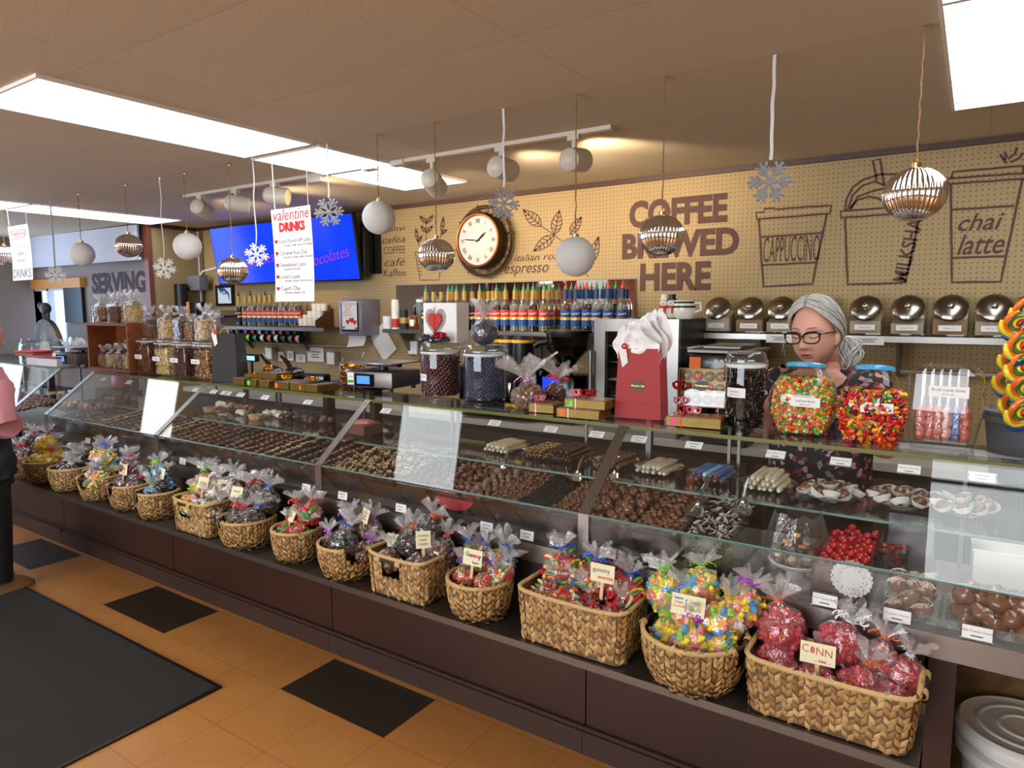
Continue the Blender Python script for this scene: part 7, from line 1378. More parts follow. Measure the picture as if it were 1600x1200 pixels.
for i, (a_, b_) in enumerate((('Love Potion #9 Latte', 'includes vanilla, almond & raspberry'), ('Caramel Kiss Chai', 'includes caramel, white chocolate'), ('Sweetheart Latte', 'includes chocolate'), ("Lover's Latte", 'includes caramel, dark chocolate'), ("Cupid's Chai", 'includes raspberry, chai'))):
    z = .655-.128*i; ls += [(a_, -.36, z, .095, INKM, .0, 0), ('- '+b_, -.30, z-.045, .056, INKM, .0, 0)]
R, w, h, sf = paper_sign(426, 488, 324, 471, None, 'long white valentine drinks sign hung before the blue screens', ls, 0)
for i in range(5): part('heart', MB().add(prism(heart2(.22), -.0004, .0006), T(-.43*w, sf(.07, .655-.128*i)[1]-.002, (.655-.128*i)*h) @ FRONT), INKRED, R)
paper_sign(14, 47, 352, 438, None, 'small white sign hung at the far left of the ceiling line', [('Raspberry', None, .90, .20, INKRED, -.002, .2), ('COOKIES!', None, .80, .17, INKRED, -.002, 0), ('Chocolate', None, .63, .15, INKGREY, -.002, 0), ('vanilla', None, .50, .15, INKGREY, -.002, 0), ('almond', None, .37, .15, INKGREY, -.002, 0), ('DRINKS', None, .12, .26, INKGREY, .0, 0)], 0, 2)
# track lighting
TRW = pbr('track_white', 'CFC6B6', .4)
def track(x0, x1, heads, y, label):
    R = thing('track_light', label, 'light', ((x0+x1)/2, y, ZC-.02)); part('track', MB().add(box(-(x1-x0)/2, (x1-x0)/2, -.018, .018, 0, .019)), TRW, R); part('feed_box', MB().add(rbox(.10, .06, .03, .004, 1, -.012), T((x1-x0)/2*(-1 if x1 > -2 else 1)*.98, 0, 0)), TRW, R)
    for i, (px, py, rz, tl) in enumerate(heads):
        q = atY(px, py, y); hx = q.x-(x0+x1)/2; hz = q.z-(ZC-.02)
        hd = part('lamp_head', MB().add(lathe([(.0, -.075), (.03, -.072), (.052, -.05), (.056, .0), (.056, .085), (.050, .085), (.046, .0), (0, -.03)], 24), T(0, 0, 0) @ RZ(rz) @ RX(-90+tl)), TRW, R, loc=(hx, 0, hz)); part('stem', MB().add(cyl(.012, .03, -hz-.0, 10)).add(box(-.03, .03, -.016, .016, -hz-.022, -hz)), TRW, hd)
        part('bulb', MB().add(disc(.045, 20, .03), RZ(rz) @ RX(-90+tl)), emit('warm_bulb', 'FFD9A0', 4.0) if 'warm_bulb' not in bpy.data.materials else bpy.data.materials['warm_bulb'], hd)
        l = bpy.data.lights.new('track_lamp', 'SPOT'); l.energy = 26; l.color = (1, .76, .5); l.spot_size = radians(85); l.spot_blend = .8; l.shadow_soft_size = .04
        o = bpy.data.objects.new('track_lamp', l); COL.objects.link(o); d = Matrix.Rotation(radians(rz), 3, 'Z') @ Matrix.Rotation(radians(-90+tl), 3, 'X') @ Vector((0, 0, 1)); o.location = Vector((q.x, y, q.z))+d*.09; o.rotation_euler = d.to_track_quat('-Z', 'Y').to_euler()
track(-4.84, -2.93, [(314, 326, 25, -10), (369, 318, -40, -6), (430, 306, -60, -6)], 2.93, 'white ceiling track with three lamp heads above the televisions')
track(-2.74, -1.42, [(676, 284, 20, -15), (783, 263, 0, 0), (897, 250, 0, 8)], 2.93, 'white ceiling track with three lamp heads before the clock')
solo('exit_box', MB().add(rbox(.12, .03, .05, .003, 1)), TRW, 'small white junction box between the two ceiling tracks', 'box', (atZ(487, 270, ZC).x, 2.93, ZC-.052))
# ================= far left: things beyond the gap =================
scale(100, 573, ZK, .34, .26, .085, 'digital steel scale on the far case, left of the wooden crate', .05)
for i, (px, py, col) in enumerate(((20, 573, 'C8C4D0'), (50, 574, 'D2CCD6'), (38, 569, '8A5A3A'))):
    q = atZ(px, py, ZK); R = thing('candy_box', ('flat white box at the far left of the far case', 'flat white box next to the far scale', 'brown flat box on top of the white ones at the far left')[i], 'candy box', (q.x, 2.42, ZK+(.062 if i == 2 else 0)), .1); part('box_body', MB().add(rbox(.26, .15, .06 if i < 2 else .03, .003, 1)), pbr('flat_box_%d' % i, col, .6), R); part('lid', MB().add(rbox(.265, .155, .012, .003, 1, (.061 if i < 2 else .031))), pbr('flat_lid_%d' % i, ('A03038', '7A3A28', 'B02A30')[i], .5), R)
tx = atY(70, 520, 3.2).x
R = thing('work_table', 'brown work table behind the far case', 'table', (tx, 3.2, 0)); part('table_top', MB().add(box(-1.1, 1.1, -.45, .40, 1.06, 1.09)), DKWOOD, R)
for sx in (-1.05, 1.0):
    for sy in (-.42, .33): part('leg', MB().add(box(sx, sx+.05, sy, sy+.05, 0, 1.06)), DKWOOD, R)
q = atY(68, 545, 3.0); R = thing('cake_dome', 'clear glass cake dome over baked goods on the far table', 'cake dome', (q.x, 3.0, 1.091)); part('dome', MB().add(lathe([(.20, .02), (.20, .14), (.185, .18), (.12, .205), (0, .21)], 36)), JAR, R); part('knob', MB().add(ball(.02, 12, 8), T(0, 0, .23)), JAR, R); part('plate', MB().add(lathe([(0, 0), (.20, .0), (.22, .014), (.2, .018), (0, .015)], 36)), STEEL, R)
for k in range(6): a = k*1.05; c = solo('pastry', MB().add(lumpy(.05, .8, .3, 30, 10, k)), pbr('pastry_%d' % k, ('C89A5A', 'E6D6B8', '6A4228', 'D8C8A8', 'B8844A', 'EDE2CC')[k], .7), 'pastry under the glass cake dome', 'pastry', (q.x+.11*cos(a), 3.0+.11*sin(a), 1.15), 0, 'pastries under the cake dome')
q = atY(40, 545, 2.95); solo('glass_vase', MB().add(lathe([(0, 0), (.05, .0), (.06, .08), (.05, .17), (.03, .20), (.035, .22)], 24)), JAR, 'small empty glass vase left of the cake dome', 'vase', (q.x, 2.95, 1.091))
q = atY(72, 540, 3.3); WHEEL = pbr('carved_bark', '6E5A40', .7, col2='1E150E', vs=6, bump=.3, bs=30)
R = thing('carved_wheel', 'round carved wooden slice with a bear-like carving on top', 'carving', (q.x, 3.34, 1.091)); part('disc', MB().add(prism([(.34*cos(a), .02+.38*sin(a)) for a in [pi*k/30 for k in range(31)]]+[(-.34, 0)], 0, .05), FRONT), WHEEL, R); part('inner_ring', MB().add(prism([(.14*cos(a), .02+.17*sin(a)) for a in [pi*k/24 for k in range(25)]], -.06, -.0505+.05+.0005) , T(0, -.052, 0) @ FRONT @ T(0, 0, 0)), pbr('pale_bark', 'B8A684', .7, var=.4, vs=9), R)
m = MB().add(ball((.085, .05, .065), 16, 10), T(0, -.02, .51)).add(ball((.04, .035, .04), 12, 8), T(-.09, -.02, .54))
for x in (-.055, -.02, .03, .06): m.add(tube([(x, -.02, .48), (x, -.02, .38)], [.018, .013], 8))
part('animal_carving', m, pbr('dark_carving', '2A2018', .6), R)
for i, px in enumerate((107, 124)):
    q = atY(px, 545, 2.85); put('brkA', q.x, 2.87+.03*i, 1.093, .4*i, (0, 0), 1.15, 'cellophane bag on the far table, %s of the pair left of the crate' % ('left', 'right')[i])
R = thing('menu_board', 'black board on the far wall left of the SERVING lettering', 'board', (0, 3.68, 0)); a, b = atY(101, 447, 3.68), atY(133, 504, 3.68); part('board', MB().add(box(a.x, b.x, -.02, .015, b.z, a.z)), BLACK, R); part('top_rail', MB().add(box(a.x-.01, b.x+.01, -.025, .015, a.z+.0005, a.z+.02)), BLACK, R)
a, b = atY(50, 438, 3.66), atY(128, 449, 3.66); solo('wood_beam', MB().add(box(a.x, b.x, 3.64, 3.695, b.z, a.z)), pbr('orange_wood', 'C8843A', .5), 'orange wooden beam above the far window', 'beam')
a, b = atY(2, 458, 3.6), atY(40, 535, 3.6); w, h = b.x-a.x, a.z-b.z
R = thing('framed_picture', 'brown-framed picture at the far left of the photo', 'picture frame', ((a.x+b.x)/2, 3.66, b.z)); part('frame', MB().add(box(-w/2, w/2, -.02, .03, 0, .05)).add(box(-w/2, w/2, -.02, .03, h-.05, h)).add(box(-w/2, -w/2+.05, -.02, .03, .05, h-.05)).add(box(w/2-.05, w/2, -.02, .03, .05, h-.05)), DKWOOD, R); part('print', MB().add(box(-w/2+.05, w/2-.05, 0, .02, .05, h-.05)), pbr('print_pale', 'B8AEB4', .6, var=.3, vs=4), R)
# black cup dispensers and boxes by the corner
q = atY(272, 488, 3.95); R = thing('cup_dispenser', 'black twin cup dispenser by the back corner', 'dispenser', (q.x, 3.95, atY(272, 492, 3.95).z)); part('base', MB().add(rbox(.42, .14, .08, .01, 2)), BLACK, R)
for s in (-1, 1): part('cup_tube', MB().add(cyl(.062, .08, .31, 18), T(s*.145, 0, 0)), BLACK, R)
solo('corner_shelf', MB().add(box(-6.73, -5.85, 3.86, 4.12, R.location.z-.02, R.location.z-.001)), DKWOOD, 'dark ledge in the back corner under the black cup dispenser', 'shelf')
q = atY(309, 487, 3.96); solo('black_box', MB().add(rbox(.12, .10, .13, .004, 1)).add(rbox(.05, .1, .13, .003, 1), T(-.09, 0, 0), 1), [BLACK, pbr('amber_box', 'C88A3A', .5)], 'small black and amber box beside the cup dispenser', 'box', (q.x, 3.96, R.location.z))
# in the gap between the two cases
R = thing('side_stand', 'low dark stand in the gap between the two far cases', 'stand', (-5.34, 2.44, 0)); part('stand_top', MB().add(box(-.20, .20, -.16, .25, .86, .88)), CAB, R); part('stand_body', MB().add(box(-.19, .19, -.12, .24, 0, .859)), CAB, R); part('base_panel', MB().add(box(-.232, .232, -.355, -.33, .1, .5)), PANEL_B, R); part('kick_rail', MB().add(box(-.232, .232, -.382, -.34, 0, .1)), KICK, R); part('upper_step', MB().add(box(-.20, .20, .10, .25, .88, 1.0)), CAB, R)
solo('red_tin', MB().add(rbox(.20, .10, .17, .02, 2)), pbr('red_tin', '8E1C1E', .4), 'dark red box standing in the gap between the two far cases', 'box', (-5.28, 2.63, 1.001))
m = MB()
for k in range(90): m.add(lumpy(.018, .7, .3, 60, 6, k % 9), T(rk.uniform(-.16, .16), rk.uniform(-.1, .08), .012+rk.uniform(0, .03)) @ RZ(rk.uniform(0, 360)), k % 3)
solo('nut_mix', m, [WAL, CHOCD, CASHEW], 'dark tray of mixed nuts in the gap between the cases', 'nuts', (-5.34, 2.40, .881), kind='stuff')
# ================= people =================
t = NT('skin'); b = t.bsdf(t.mix(t.noise(9, 3), lin('D9A48E'), lin('CC937E')), .5); b.inputs['Subsurface Weight'].default_value = .08; b.inputs['Subsurface Radius'].default_value = (.02, .008, .005); SKIN = t.done(b)
GREYH = pbr('grey_hair', 'B9B4AC', .45, col2='8C867E', vs=60); BRNH = pbr('brown_hair', '6A4830', .45, var=.4, vs=40)
def loft(rings, n=24):
    """rings: (x, y, z, rx, ry, power)"""
    v = []; f = []
    for x, y, z, rx, ry, e in rings:
        for k in range(n):
            a = 2*pi*k/n; c, s = cos(a), sin(a); v.append((x+rx*abs(c)**e*(1 if c > 0 else -1), y+ry*abs(s)**e*(1 if s > 0 else -1), z))
    for i in range(len(rings)-1):
        for k in range(n): a, b_ = i*n+k, i*n+(k+1) % n; f.append((a, b_, b_+n, a+n))
    f.append(tuple(range(n-1, -1, -1))); f.append(tuple((len(rings)-1)*n+k for k in range(n))); return v, f
def head_point(d, feat=True, full=1.0):
    x, y, z = d; p = Vector((.074*x, .096*y, .118*z))
    if p.y < 0: p.y = -.092*abs(y)**.86
    tt = max(0, -z); p.x *= 1-.13*tt**1.9*(1 if y < .2 else 1.4)
    if p.y > 0: p.y *= 1-.45*tt**1.3; p.z += .02*tt*y
    if not feat: return p
    g = lambda cx, cz, sx, sz, amp: amp*math.exp(-((p.x-cx)/sx)**2/2-((p.z-cz)/sz)**2/2)
    if y < .15:
        w = min(1, (.15-y)/.3); dy = 0
        dy += g(0, -.010, .0075, .018, .012)+g(0, -.034, .012, .012, .024)+g(.013, -.039, .006, .006, .009)+g(-.013, -.039, .006, .006, .009)-g(.009, -.047, .004, .003, .005)-g(-.009, -.047, .004, .003, .005)
        for s in (-1, 1): dy += -g(s*.030, .002, .015, .010, .011)+g(s*.031, -.001, .012, .0065, .0075)+g(s*.030, .023, .020, .006, .0055)+g(s*.043, -.040, .018, .016, .006*full)-g(s*.029, -.058, .005, .016, .0045)+g(s*.05, -.080, .016, .018, .007*full)
        dy += g(0, -.0635, .016, .0032, .0065)+g(0, -.074, .015, .0042, .0075)-g(0, -.0685, .019, .0016, .0055)-g(0, -.055, .004, .005, .002)-g(0, -.083, .016, .004, .003)+g(0, -.098, .018, .010, .009)
        p.y -= dy*w
    return p
def head_geo(n=150, m=120, M=None):
    V, Fc = grid(lambda u, v: head_point((cos(-pi/2+pi*min(max(v, .004), .996))*cos(2*pi*u), cos(-pi/2+pi*min(max(v, .004), .996))*sin(2*pi*u), sin(-pi/2+pi*min(max(v, .004), .996)))), n, m, True)
    Fc = Fc+[tuple(range(n-1, -1, -1)), tuple(m*n+k for k in range(n))]; return V, Fc
def ear(s): return merge((ball((.010, .020, .031), 14, 10), T(s*.074, .012, -.012) @ RZ(s*18) @ RX(-8)), (ball((.008, .010, .010), 10, 8), T(s*.071, .006, -.037)))
def arm_chain(sh, el, wr, r=(.048, .042, .036, .038, .030, .024)):
    S_, E_, W_ = Vector(sh), Vector(el), Vector(wr)
    return tube([S_, S_.lerp(E_, .5), E_, E_.lerp(W_, .3), E_.lerp(W_, .75), W_], list(r), 16)
def hand(wr, dirv, palm, side, curl=.6, s=1.0):
    """wr wrist, dirv finger direction, palm facing, side +1 thumb towards cross(dir, palm)"""
    D = Vector(dirv).normalized(); Pn = Vector(palm); Pn = (Pn-D*Pn.dot(D)).normalized(); Sd = D.cross(Pn)*side; W_ = Vector(wr); gs = []
    def pt(a, b, c): return W_+D*a*s+Sd*b*s+Pn*c*s
    gs.append((tube([pt(-.01, 0, 0), pt(.02, 0, 0), pt(.055, 0, .002), pt(.085, 0, .004)], [.024*s, .031*s, .039*s, .036*s], 14, flat=.42, up=Pn), T()))
    for i, (b, L_, r_) in enumerate(((.028, .070, .0088), (.010, .078, .0092), (-.009, .073, .0088), (-.027, .058, .0078))):
        c = curl*(1+.12*i); a = 0; p = [(.072, 0)]; 
        for seg, k in ((.45, .6), (.32, 1.0), (.23, .8)): a += c*k; p.append((p[-1][0]+L_*seg*cos(a), p[-1][1]+L_*seg*sin(a)))
        gs.append((tube([pt(q[0], b*(1+.1*j), q[1]) for j, q in enumerate(p)], [r_*s*k for k in (1.08, 1, .95, .75)], 10), T())); gs.append((ball(r_*s*.78, 8, 6), Matrix.Translation(pt(p[-1][0], b*1.3, p[-1][1]))))
    gs.append((tube([pt(.015, .020, .004), pt(.04, .046, .012), pt(.062, .056, .022), pt(.085, .054, .034)], [.014*s, .012*s, .0105*s, .008*s], 10), T()))
    return merge(*gs)
def remesh(o, vox):
    m = o.modifiers.new('skin', 'REMESH'); m.mode = 'VOXEL'; m.voxel_size = vox; m.use_smooth_shade = True
    s = o.modifiers.new('soft', 'SMOOTH'); s.factor = .4; s.iterations = 2
def strands(R, HM, mat, paths, r=.0035, name='hair'): 
    m = MB()
    for p in paths: m.add(tube(p, [r*.6]+[r]*(len(p)-2)+[r*.4], 5), HM)
    return part(name, m, mat, R)
rp = random.Random(77)
def scalp(d, off): d = Vector(d).normalized(); p = head_point(d, False); return p+d*off
def swept(A, B, C, off, n=12, wob=.002):
    out = []; ph = rp.uniform(0, 6)
    for i in range(n):
        t = i/(n-1); d = Vector(A)*(1-t)**2+Vector(B)*2*t*(1-t)+Vector(C)*t*t; out.append(scalp(d, off+wob*sin(t*7+ph)))
    return out
# ---- the woman behind the counter
hp = atY(1277, 521, 2.79); WX, WY = hp.x, 2.86
R = thing('person', 'grey-haired woman in black glasses and a dark floral top, looking down behind the counter', 'person', (WX, WY, 0), radians(-6))
HM = T(0, hp.y-WY, hp.z) @ RZ(-9) @ RX(6) @ RY(-3) @ S(1.05, 1.0, 1.04)
nk = HM @ Vector((0, .035, -.07))
rh, lh = atY(1207, 612, 2.70), atY(1313, 640, 2.68)
inv = R.matrix_basis.inverted(); inv = (Matrix.Translation(R.location) @ RZ(-6)).inverted(); rh, lh = inv @ rh, inv @ lh
m = MB().add(head_geo(), HM).add(ear(1), HM).add(ear(-1), HM)
m.add(loft([(0, .06, 1.14, .16, .10, .9), (0, .055, 1.28, .19, .10, .85), (0, .05, 1.335, .16, .085, .9), (nk.x*.3, .045, 1.365, .095, .072, 1), (nk.x*.6, .03, 1.39, .068, .064, 1), (nk.x, nk.y+.005, 1.44, .060, .062, 1), (nk.x, nk.y+.01, 1.49, .056, .06, 1)]))
m.add(loft([(0, .06, .84, .18, .12, .9), (0, .06, .98, .17, .115, .9), (0, .06, 1.15, .165, .10, .9)]))
for s, h_ in ((-1, rh), (1, lh)):
    sh = (s*.175, .055, 1.295); el = (s*.235, .02, 1.05); wr = h_+Vector((s*.02, .075, -.035)); m.add(arm_chain(sh, el, wr)); m.add(ball((.06, .058, .06), 14, 10), T(*sh)); m.add(hand(wr, h_-wr, (-s*.8, -.2, 0), 1 if s < 0 else -1, .35))
    m.add(tube([(s*.09, .07, .86), (s*.10, .05, .48), (s*.10, .06, .44), (s*.10, .07, .08)], [.085, .055, .052, .035], 14)); m.add(tube([(s*.10, .08, .06), (s*.10, -.02, .04), (s*.10, -.09, .03)], [.045, .042, .03], 12))
body = part('body', m, SKIN, R); remesh(body, .0034)
lp = MB()
for z, w, r_ in ((-.0635, .023, .0029), (-.0740, .021, .0040)):
    pts = []
    for i in range(13): x = -w+2*w*i/12; q = scalp((x/.074, -1, (z-(.0012*cos(x*260) if z > -.07 else 0))/.118), 0); d = Vector((x/.074, -1.0, z/.118)).normalized(); hp_ = head_point(d); pts.append((x, hp_.y-.0006-(.0022 if abs(x) < w*.9 else .0012), z+.0012*(abs(x)/w)**2*(-1 if z > -.07 else 1.5)))
    lp.add(tube(pts, [r_*(.35+.65*sin(pi*i/12)) for i in range(13)], 8), HM)
part('lips', lp, pbr('lips', 'A8605C', .45), R); part('mouth_gap', MB().add(tube([(-.015+.03*i/8, head_point(Vector(((-.015+.03*i/8)/.074, -1, -.0685/.118)).normalized()).y-.002, -.0687) for i in range(9)], [.0008]+[.0018]*7+[.0008], 6), HM), pbr('mouth_dark', '4A1E1E', .6), R)
br = MB(); la = MB()
for s in (-1, 1):
    br.add(tube([(s*(.013+.036*i/8), head_point(Vector((s*(.013+.036*i/8)/.074, -1, .027/.118)).normalized()).y-.001, .0255+.005*sin(pi*i/8*.8)) for i in range(9)], [.0018]+[.0034]*6+[.0022, .001], 6, flat=.6), HM)
    la.add(tube([(s*(.017+.029*i/8), head_point(Vector((s*(.017+.029*i/8)/.074, -1, -.004/.118)).normalized()).y-.0012, -.001-.0065*sin(pi*i/8)) for i in range(9)], [.0010]+[.0017]*7+[.0012], 5), HM)
part('eyebrows', br, pbr('brow_grey', '7A6A60', .7), R); part('eyelashes', la, pbr('lash', '3A2A24', .7), R)
gm = MB()
for s in (-1, 1):
    lo = []
    for k in range(28): a = 2*pi*k/28; c, sn = cos(a), sin(a); lo.append((s*(.0335+.0285*abs(c)**.8*(1 if c > 0 else -1)), -.1095+.006*abs(c)*(1 if c > 0 else .2), -.004+.0195*abs(sn)**.85*(1 if sn > 0 else -1)+(.005*max(0, c) if sn > 0 else 0)))
    gm.add(tube(lo, .0024, 7, True), HM); gm.add(tube(lo[0:14], [.0034]*3+[.0040]*8+[.0034]*3, 7), HM); gm.add(tube([lo[1], (s*.066, -.100, .009), (s*.077, -.06, .008), (s*.080, .0, .004), (s*.079, .022, -.012)], [.0032, .0034, .0026, .0022, .002], 7), HM)
gm.add(tube([(-.007, -.1095, .002), (0, -.1125, .004), (.007, -.1095, .002)], .0022, 7), HM)
gl_ = part('glasses', gm, BLACKG, R, 'black cat-eye glasses'); part('lenses', MB().add(merge(*[(([(s*.0335+.0275*cos(a), -.108, -.004+.0185*sin(a)) for a in [2*pi*k/24 for k in range(24)]], [tuple(range(24))]), T()) for s in (-1, 1)]), HM), GLASS, gl_)
# hair: cap and strands swept from a centre parting to a low ponytail on her left
def capf(u, v):
    a = 2*pi*u; zlim = (.80 if sin(a) < -.6 else .80-1.25*min(1, max(0, (sin(a)+.6)/1.0))**.75); el_ = math.asin(max(-.75, min(.99, zlim)))+(pi/2-math.asin(max(-.75, min(.99, zlim))))*v; return scalp((cos(el_)*cos(a), cos(el_)*sin(a), sin(el_)), .009+.006*v)
m = MB().add(grid(capf, 64, 20, True), HM); hair = part('hair', m, GREYH, R)
paths = []
for i in range(150):
    s = 1 if i % 2 else -1; f_ = rp.random(); y0 = -.78+1.1*f_
    A = (s*.03-.03, -.52+.8*f_, .86); B = (s*(.95+.25*rp.random()), -.42+.70*f_+rp.uniform(-.10, .10), .62+.35*rp.random()-.30*(1-f_)); C = (.25+rp.uniform(-.1, .15), .8, -.35+rp.uniform(-.18, .12)); paths.append(swept(A, B, C, .013+rp.uniform(0, .011), wob=.003))
for i in range(40):
    s = 1 if i % 2 else -1; A = (s*.03-.03, -.56+rp.uniform(-.04, .05), .82); B = (s*(1.1), -.52+rp.uniform(-.08, .06), .42+rp.uniform(-.12, .1)); C = (s*.75, .55, -.15+rp.uniform(-.1, .1)); paths.append(swept(A, B, C, .011+rp.uniform(0, .005)))
hs = MB(); [hs.add(tube(p, [.0012]+[rp.uniform(.0018, .0036)]*(len(p)-2)+[.0012], 5), HM) for p in paths]; part('hair_strands', hs, pbr('grey_hair_light', 'C9C6C0', .38, var=.25, vs=50), hair)
pt_ = MB()
for i in range(90):
    a, q = rp.uniform(0, 6.28), rp.random(); c0 = Vector((.045+.015*cos(a), .082+.012*sin(a), -.028)); pts = []; kx, ky, kl = rp.uniform(.0, .05), rp.uniform(-.02, .03), rp.uniform(.06, .12)
    for k in range(12): t_ = k/11; pts.append(c0+Vector((kx*sin(t_*2.8)+.02*t_+.006*sin(t_*11+a), ky*t_+.006*cos(t_*10+a), .02*sin(t_*3)-kl*t_)))
    pt_.add(tube(pts, [.002]+[.0026]*10+[.0008], 5), HM)
part('ponytail', pt_, bpy.data.materials['grey_hair_light'], hair)
part('loose_strands', MB().add(tube([(-.072, -.075, .02), (-.084, -.08, -.03), (-.080, -.075, -.075)], .0007, 4), HM).add(tube([(-.071, -.07, .015), (-.09, -.07, -.04), (-.098, -.065, -.06)], .0007, 4), HM), bpy.data.materials['grey_hair_light'], hair)
# floral top with a wide V neck and half sleeves, dark trousers, shoes
t = NT('floral_cloth'); vo = t.n('ShaderNodeTexVoronoi'); vo.inputs['Scale'].default_value = 55; mp = t.n('ShaderNodeVectorMath', operation='ADD'); nz = t.n('ShaderNodeTexNoise'); nz.inputs['Scale'].default_value = 60; t.l(t.pos(), nz.inputs['Vector']); sc_ = t.n('ShaderNodeVectorMath', operation='SCALE'); sc_.inputs['Scale'].default_value = .02; t.l(nz.outputs['Color'], sc_.inputs[0]); t.l(t.pos(), mp.inputs[0]); t.l(sc_.outputs[0], mp.inputs[1]); t.l(mp.outputs[0], vo.inputs['Vector'])
cr = t.n('ShaderNodeValToRGB'); cr.color_ramp.interpolation = 'CONSTANT'; e0 = cr.color_ramp.elements; e0[0].color = lin('1E1A22'); e0[1].position = .55; e0[1].color = lin('8A3A44')
for ps, c_ in ((.68, '1E1A22'), (.78, 'C79A9E'), (.86, '2A2630'), (.93, '7A8490')): x_ = e0.new(ps); x_.color = lin(c_)
sp_ = t.n('ShaderNodeSeparateColor'); t.l(vo.outputs['Color'], sp_.inputs[0]); t.l(sp_.outputs[0], cr.inputs[0]); FLORAL = t.done(t.bsdf(cr.outputs[0], .8))
def top_f(u, v):
    a = 2*pi*u; c, s_ = cos(a), sin(a); zr = [(.80, .205, .14), (1.0, .19, .135), (1.18, .205, .125), (1.28, .212, .112), (1.335, .165, .095), (1.372, .115, .082)]; k = v*(len(zr)-1); i = min(int(k), len(zr)-2); f_ = k-i; z, rx, ry = [zr[i][j]*(1-f_)+zr[i+1][j]*f_ for j in range(3)]
    if s_ < 0: z -= max(0, v-.55)/.45*.135*max(0, 1-abs(c)/.72)
    return rx*abs(c)**.9*(1 if c > 0 else -1), .055+ry*abs(s_)**.9*(1 if s_ > 0 else -1), z
top_ = part('floral_top', MB().add(grid(top_f, 56, 26, True)), FLORAL, R)
for s, h_ in ((-1, rh), (1, lh)):
    sh, el = Vector((s*.165, .055, 1.30)), Vector((s*.235, .02, 1.05)); part('sleeve', MB().add(tube([sh+Vector((-s*.03, 0, .012)), sh+Vector((s*.02, 0, -.01)), sh.lerp(el, .45), sh.lerp(el, .9)], [.062, .068, .062, .058], 18, cap=False)), FLORAL, top_)
part('trousers', MB().add(loft([(0, .06, .74, .205, .145, .9), (0, .06, .86, .20, .14, .9)])).add(merge(*[(tube([(s*.095, .065, .80), (s*.10, .055, .46), (s*.10, .07, .07)], [.108, .082, .062], 16), T()) for s in (-1, 1)])), BLACK, R)
for s in (-1, 1): part('shoe', MB().add(loft([(s*.10, .0, 0, .05, .13, .8), (s*.10, .0, .03, .05, .13, .8), (s*.10, .02, .07, .042, .10, .9), (s*.10, .05, .10, .04, .06, 1)])), BLACK, R)
# ---- the customer at the left edge
ft = atZ(20, 926, 0); BX, BY = ft.x-.165, ft.y-.06
R = thing('person', 'customer in a pink and navy jacket and black trousers at the left edge', 'person', (BX, BY, 0), radians(4))
m = MB(); HM = T(-.08, .12, 1.45) @ RZ(180) @ RX(12) @ S(.97)
m.add(head_geo(72, 60), HM)
m.add(loft([(0, 0, .72, .17, .115, .9), (0, 0, .9, .16, .11, .9), (0, .03, 1.08, .175, .11, .9), (0, .05, 1.2, .17, .10, .85), (0, .06, 1.255, .10, .075, 1), (-.03, .085, 1.30, .055, .055, 1), (-.07, .10, 1.38, .052, .055, 1)]))
for s in (-1, 1):
    sh, el, wr = (s*.175, .05, 1.195), (s*.255, .02, .985), (s*-.02, .10, .96); m.add(arm_chain(sh, el, wr)); m.add(ball(.058, 12, 8), T(*sh)); m.add(hand(wr, (-s*.4, 1, .0), (-s*.6, 0, -.8), -1 if s < 0 else 1, .5))
    m.add(tube([(s*.085, 0, .74), (s*.10, .01, .42), (s*.11, 0, .08)], [.085, .056, .036], 14)); m.add(tube([(s*.11, -.03, .05), (s*.115, .05, .04), (s*.12, .13, .03)], [.04, .04, .028], 12))
body = part('body', m, SKIN, R); remesh(body, .005)
PINKC = pbr('pink_cloth', 'D08A92', .75, bump=.25, bs=25); NAVYC = pbr('navy_cloth', '1A1E2A', .7, bump=.4, bs=40); BLKC = pbr('black_cloth', '0E0E10', .85)
def torso(z0, z1, prof, dz=0):
    def f(u, v):
        z = z0+(z1-z0)*v; k = max(0, min(len(prof)-1.001, (z-prof[0][0])/(prof[-1][0]-prof[0][0])*(len(prof)-1))); 
        for i in range(len(prof)-1):
            if prof[i][0] <= z <= prof[i+1][0] or i == len(prof)-2: break
        f_ = max(0, min(1, (z-prof[i][0])/(prof[i+1][0]-prof[i][0]))); _, y, rx, ry = [prof[i][j]*(1-f_)+prof[i+1][j]*f_ for j in range(4)]; a = 2*pi*u; c, s_ = cos(a), sin(a)
        w = .006*sin(a*5+z*30)+.004*sin(a*9-z*50); return (rx+w)*abs(c)**.9*(1 if c > 0 else -1), y+(ry+w)*abs(s_)**.9*(1 if s_ > 0 else -1), z
    return grid(f, 48, 20, True)
PR = [(.66, -.01, .215, .16), (.74, 0, .22, .165), (.88, .0, .20, .15), (1.02, .02, .195, .145), (1.15, .045, .205, .135), (1.215, .055, .165, .11), (1.27, .075, .085, .08)]
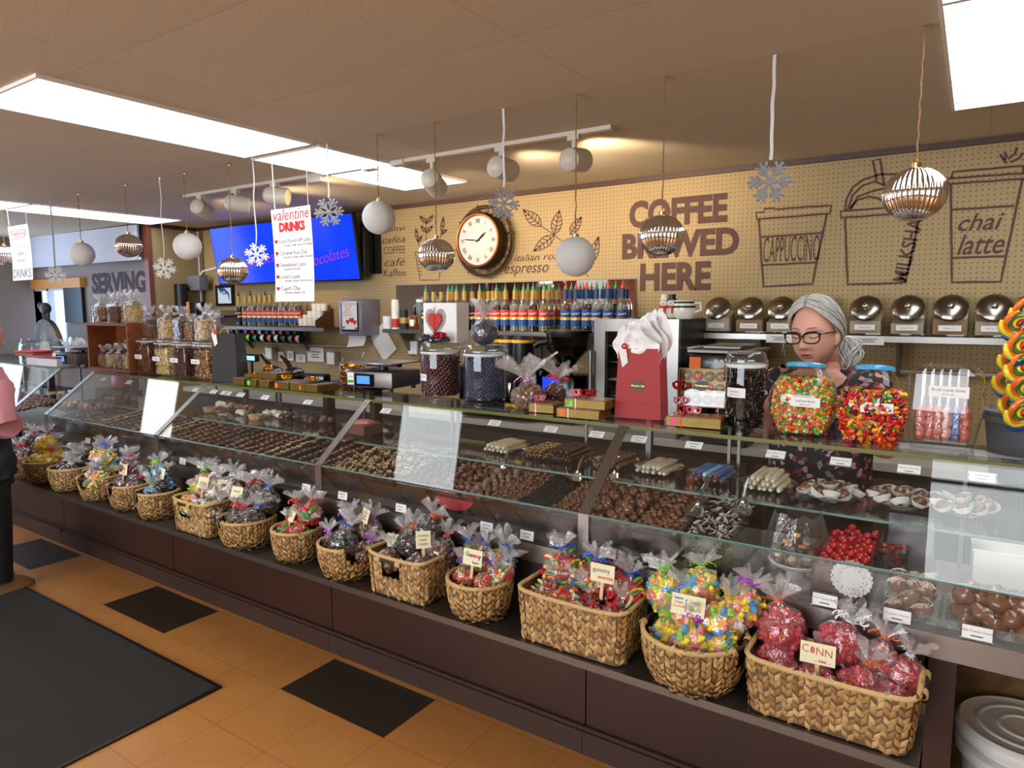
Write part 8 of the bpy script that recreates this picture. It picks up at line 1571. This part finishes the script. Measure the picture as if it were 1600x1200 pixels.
jk = part('jacket_lower', MB().add(torso(.67, 1.035, PR)), NAVYC, R, 'navy quilted lower half of the jacket'); part('hem', MB().add(torso(.665, .69, [(q[0], q[1], q[2]+.006, q[3]+.006) for q in PR])), NAVYC, jk)
ju = part('jacket_upper', MB().add(torso(1.03, 1.27, PR)), PINKC, R, 'pink upper half of the jacket')
for s in (-1, 1):
    sh, el, wr = Vector((s*.155, .05, 1.20)), Vector((s*.27, .01, .985)), Vector((s*.0, .10, .965))
    part('sleeve', MB().add(tube([sh, sh+Vector((s*.04, 0, -.02)), sh.lerp(el, .55)+Vector((s*.01, 0, .012)), el+Vector((s*.0, 0, -.005)), el+Vector((-s*.012, .035, -.012)), el.lerp(wr, .5), el.lerp(wr, .95)], [.062, .074, .078, .080, .078, .066, .050], 18)), PINKC, ju)
part('trousers', MB().add(loft([(0, 0, .62, .20, .15, .9), (0, 0, .76, .195, .145, .9)])).add(merge(*[(tube([(s*.09, 0, .72), (s*.105, .01, .40), (s*.115, 0, .07)], [.112, .088, .075], 18), T()) for s in (-1, 1)])), BLKC, R)
for s in (-1, 1): part('shoe', MB().add(loft([(s*.115, .045, 0, .052, .14, .75), (s*.115, .045, .025, .052, .14, .75), (s*.115, .03, .06, .045, .11, .85), (s*.115, .0, .10, .042, .06, 1)], 28)), pbr('tan_shoe', '8A6238', .6) if 'tan_shoe' not in bpy.data.materials else bpy.data.materials['tan_shoe'], R, 'tan suede shoe')
hm = MB().add(grid(lambda u, v: scalp((cos(-1.0+2.5*v)*cos(2*pi*u), cos(-1.0+2.5*v)*sin(2*pi*u) if sin(2*pi*u) > -.3 or v > .7 else .0, sin(-1.0+2.5*v)), .014), 40, 16, True), HM)
for i in range(110):
    x = rp.uniform(-1, 1); A = (x*.5, .2, 1); B = (x*1.3, .9, .5); C = (x*1.0, .95, -.5); p = swept(A, B, C, .016+rp.uniform(0, .01)); e_ = p[-1]; p += [e_+Vector((x*.01, .012*k/4+.01, -.05*k)) for k in (1, 2, 3)]; hm.add(tube(p, [.002]+[.0042]*(len(p)-2)+[.0012], 5), HM)
part('hair', hm, BRNH, R)
